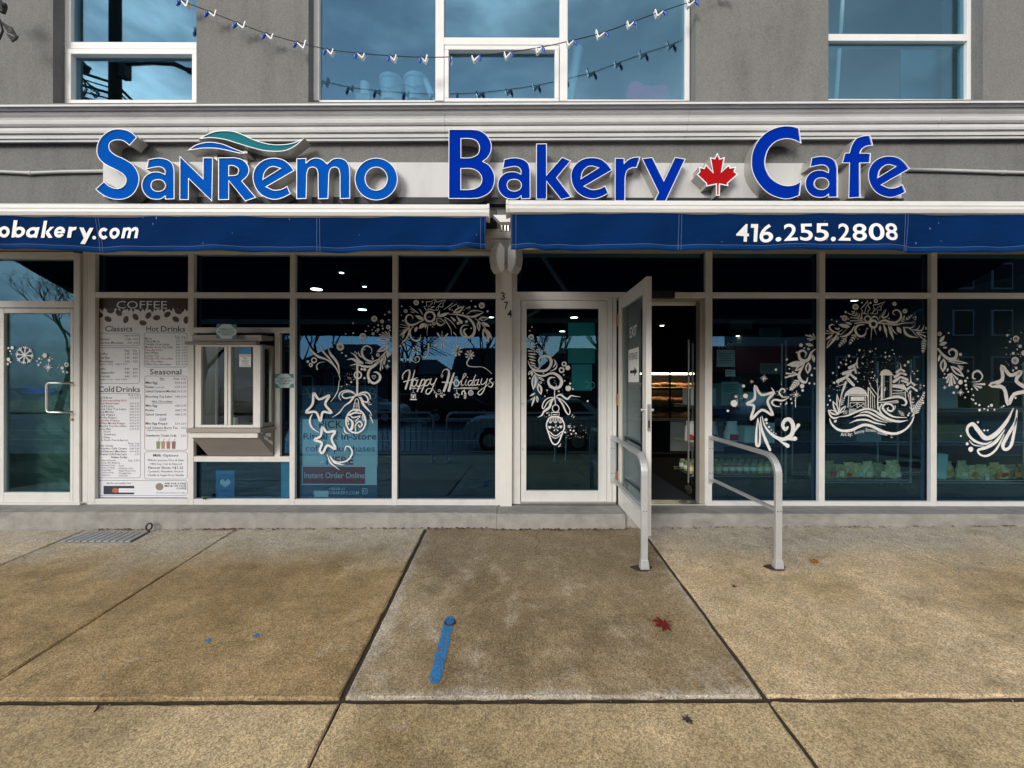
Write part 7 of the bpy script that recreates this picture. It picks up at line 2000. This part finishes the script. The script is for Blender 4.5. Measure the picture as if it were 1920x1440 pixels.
def car(x, y, face, body, lab, z=-.73):
    """a five-door car; local x forward"""
    t = thing("parked_car", lab, "car", (x, y, z))
    mir = -1 if face < 0 else 1
    L = 4.4
    def T(px, py, pz): return (x + mir * px, y + py, z + pz)
    side = [(2.18, .38), (2.22, .60), (2.12, .80), (1.95, .92), (1.05, 1.04), (.98, 1.06), (-1.95, 1.02), (-2.12, .95), (-2.2, .6), (-2.16, .36), (-1.78, .32), (-1.72, .55), (-1.52, .70), (-1.25, .74), (-.98, .68), (-.80, .5), (-.78, .30), (.92, .30), (.95, .5), (1.12, .68), (1.38, .74), (1.65, .69), (1.84, .52), (1.88, .34)]
    b = MB()
    def ext(prof, hw, inset_top=0, mb=b):
        n = len(prof)
        v = []
        for sg in (-1, 1):
            for px, pz in prof: v.append(T(px, sg * (hw - (inset_top if pz > 1.1 else 0)), pz))
        tri = tessellate_polygon([[Vector((p_[0], p_[1], 0)) for p_ in prof]])
        f = [tuple(q_) for q_ in tri] + [tuple(i + n for i in q_)[::-1] for q_ in tri] + [(i, (i + 1) % n, (i + 1) % n + n, i + n) for i in range(n)]
        mb.add(v, f)
    ext(side, .90)
    b.build("body", body, t, bevel=.03)
    cbn = MB(); ext([(1.0, 1.03), (.20, 1.50), (-.1, 1.56), (-1.35, 1.55), (-1.65, 1.45), (-2.0, 1.0)], .80, .14, cbn); cbn.build("cabin", body, t, bevel=.03)
    g_ = MB()
    for sg in (-1, 1):
        for prof in ([(.82, 1.07), (.22, 1.44), (-.35, 1.48), (-.38, 1.07)], [(-.44, 1.07), (-.42, 1.48), (-1.35, 1.47), (-1.72, 1.10)]):
            v = [T(px, sg * (.815 - (.13 if pz > 1.2 else 0)), pz) for px, pz in prof]
            w_ = MB().add(v, [(0, 1, 2, 3)] if sg < 0 else [(3, 2, 1, 0)]); w_.build("side_window", M['black'], t)
    MB().add([T(.99, -.66, 1.06), T(.99, .66, 1.06), T(.26, .58, 1.485), T(.26, -.58, 1.485)], [(0, 1, 2, 3)]).build("windscreen", M['black'], t)
    for wx in (1.38, -1.25):
        for sg in (-1, 1):
            tw = MB().tube([T(wx, sg * .70, .33), T(wx, sg * .90, .33)], .33, 22).build("wheel", M['black'], t)
            MB().tube([T(wx, sg * .86, .33), T(wx, sg * .912, .33)], .20, 16).build("rim", M['steel'], tw)
    for sg in (-1, 1):
        MB().add([T(2.21, sg * .55, .66), T(2.20, sg * .86, .68), T(1.98, sg * .905, .84), T(2.06, sg * .6, .80)], [(0, 1, 2, 3)]).build("headlight", M['clip'], t)
        MB().add([T(-2.20, sg * .55, .80), T(-2.19, sg * .88, .80), T(-2.10, sg * .88, .95), T(-2.12, sg * .55, .95)], [(0, 1, 2, 3)]).build("tail_light", M['red'], t)
        MB().box(*sorted((x + mir * .78, x + mir * .95)), y + sg * .95 - .08, y + sg * .95 + .08, z + 1.05, z + 1.18).build("wing_mirror", body, t)
    MB().add([T(2.215, -.5, .45), T(2.215, .5, .45), T(2.19, .5, .62), T(2.19, -.5, .62)], [(0, 1, 2, 3)]).build("grille", M['black'], t)
car(.72, -8.3, -1, mat("silver_car_paint", (.62, .64, .67), .25, metal=.4, var=.03), "silver car parked behind the barriers, nose to the left")
car(-7.8, -16.4, 1, mat("white_car_paint", (.72, .72, .72), .25, var=.02), "white car across the road on the left"); car(-2.6, -16.5, 1, mat("black_car_paint", (.02, .022, .026), .2, var=.02), "black car across the road behind the barriers")
car(7.8, -14.6, -1, mat("blue_car_paint", (.16, .26, .40), .25, metal=.3, var=.03), "pale blue car across the road on the right"); car(13.4, -14.5, 1, mat("grey_car_paint", (.34, .37, .38), .25, metal=.3, var=.03), "grey car across the road at the far right")
def house(name, lab, x0, x1, y0, y1, h, rh, wallc, roofc, hip=True):
    t = thing(name, lab, "house", ((x0 + x1) / 2, (y0 + y1) / 2, -.6))
    mw = mat(lab[:12].replace(' ', '_') + "_wall", wallc, .9, var=.15); mr_ = mat(lab[:12].replace(' ', '_') + "_roof", roofc, .9, var=.2)
    MB().box(x0, x1, y0, y1, -.6, h).build("wall", mw, t)
    e = .5; ym = (y0 + y1) / 2
    i_ = (x1 - x0) * .28 if hip else 0
    v = [(x0 - e, y0 - e, h), (x1 + e, y0 - e, h), (x1 + e, y1 + e, h), (x0 - e, y1 + e, h), (x0 + i_ - (0 if hip else e), ym, h + rh), (x1 - i_ + (0 if hip else e), ym, h + rh)]
    MB().add(v, [(0, 1, 5, 4), (2, 3, 4, 5), (1, 2, 5), (3, 0, 4), (3, 2, 1, 0)]).build("roof", mr_, t)
    n = max(2, int((x1 - x0) / 2.2))
    for k in range(n):
        x = x0 + (x1 - x0) * (k + .5) / n
        w_ = MB().box(x - .45, x + .45, y1 + .002, y1 + .06, .5, 1.9).build("window", M['frame_up'], t)
        MB().box(x - .38, x + .38, y1 + .061, y1 + .08, .57, 1.83).build("pane", M['black'], w_)
house("house", "low house with dark hip roof across the road", -16.5, -9.3, -32, -25, 2.4, 2.2, (.12, .13, .15), (.05, .055, .07)); house("house", "small brick red house across the road", -8.9, -5.2, -31, -25, 2.0, 1.3, (.22, .05, .04), (.05, .06, .07))
house("house", "house with dark gable roof straight across the road", -4.2, 1.6, -33, -26, 2.0, 2.4, (.05, .06, .07), (.03, .035, .045), False); house("house", "dark low house across the road behind the door", 2.6, 9.0, -34, -27, 2.3, 2.2, (.10, .10, .11), (.04, .045, .05))
rs_ = thing("red_shop", "low shop with a deep red fascia across the road", "shop", (15, -28, -.6))
MB().box(10.5, 22, -34, -26, -.6, 2.4).build("wall", mat("shop_dark", (.08, .08, .09), .9), rs_); MB().box(10.4, 22.1, -26, -25.4, 2.2, 4.2).build("fascia", mat("red_fascia", (.36, .02, .03), .6), rs_)
tb_ = thing("brick_building", "tall grey brown building across the road at the right", "building", (33, -30, -.6))
MB().box(24, 46, -40, -26, -.6, 12.5).build("wall", mat("brown_block", (.085, .082, .08), .9, var=.3), tb_)
for k in range(7):
    for j in range(3):
        w_ = MB().box(25 + k * 3, 26.6 + k * 3, -25.998, -25.9, 1.5 + j * 3.6, 3.5 + j * 3.6).build("window", M['frame_up'], tb_); MB().box(25.1 + k * 3, 26.5 + k * 3, -25.899, -25.88, 1.6 + j * 3.6, 3.4 + j * 3.6).build("pane", M['black'], w_)
bark = mat("winter_bark", (.035, .030, .026), .95, var=.3, vs=8, bmp=.5, bs=20)
def tree(x, y, h, seed, lab):
    rg = random.Random(seed)
    t = thing("bare_tree", lab, "tree", (x, y, -.6), "bare winter trees across the road")
    tr, cr_ = MB(), MB()
    def grow(p, d, l, r, depth, mb):
        if depth == 0 or r < .0035: return
        pts = [p]; q = p.copy(); dd = d.copy()
        for _ in range(3):
            dd = (dd + Vector((rg.uniform(-.16, .16), rg.uniform(-.16, .16), rg.uniform(-.02, .12)))).normalized()
            q = q + dd * l / 3; pts.append(q.copy())
        mb.tube(pts, [r, r * .88, r * .76, r * .62], 5 if depth > 4 else 3, cap=False)
        nb = 3 if depth > 4 else rg.choice((2, 3))
        for k in range(nb):
            ax = Vector((rg.uniform(-1, 1), rg.uniform(-1, 1), rg.uniform(.0, .9))).normalized()
            nd = (dd * rg.uniform(.5, 1.0) + ax * rg.uniform(.5, .95)).normalized()
            grow(pts[-1] if k else pts[rg.choice((2, 3))], nd, l * rg.uniform(.62, .85), r * rg.uniform(.5, .68), depth - 1, cr_)
    grow(Vector((x, y, -.6)), Vector((rg.uniform(-.1, .1), rg.uniform(-.1, .1), 1)).normalized(), h * .26, h * .017, 9, tr)
    tr.build("trunk", bark, t); cr_.build("crown", bark, t)
tree(-12.5, -21.5, 10, 1, "broad bare tree across the road left of the house"); tree(-6.6, -22, 9, 2, "bare tree between the hip roofed and red houses"); tree(-1.6, -23, 10, 3, "bare tree before the gabled house")
tree(3.3, -22, 11, 4, "bare tree across the road right of the gable"); tree(-19, -20, 11, 5, "bare tree at the far left across the road"); tree(-27, -19, 12, 7, "broad bare tree far left down the road"); tree(-9.5, -34, 12, 8, "bare tree behind the hip roofed house"); tree(6.5, -24, 10, 9, "bare tree before the dark low house"); tree(1.6, -36, 12, 6, "tall bare tree behind the houses")
up = thing("utility_pole", "wooden utility pole with lamp arm across the road at the left", "utility pole", (-11.48, -6.95, -.6))
MB().tube([(-11.48, -6.95, -.6), (-11.48, -6.95, 14)], [.18, .14], 12).build("post", mat("pole_wood", (.03, .027, .025), .9), up)
MB().tube([(-11.48, -6.95, 10.55), (-10.4, -6.9, 10.55), (-9.7, -6.85, 10.45), (-9.2, -6.8, 10.2)], [.10, .085, .07, .055], 8).build("lamp_arm", M['wire'], up)
MB().tube([(-9.25, -6.8, 10.22), (-8.6, -6.75, 9.95)], [.08, .14], 10).build("lamp_head", M['wire'], up)
MB().box(-11.30, -11.1, -7.05, -6.85, 10.1, 10.9).build("bracket", M['wire'], up)
for k in range(6):
    a = Vector((-11.48, -6.95, 9.95 - .16 * k)); c = Vector((-22, -7.1, 15.0 - .36 * k)); d_ = Vector((-6.5 + .4 * k, -25, 3.4))
    for e in (c, d_):
        MB().tube([a.lerp(e, u / 10) - Vector((0, 0, (.9 if e is c else 1.4) * (u / 10) * (1 - u / 10) * 4 * .5)) for u in range(11)], .022 if k % 2 else .04, 5).build("wire", M['wire'], up)
tree_gone = None
bpy.data.curves.remove(TXT)
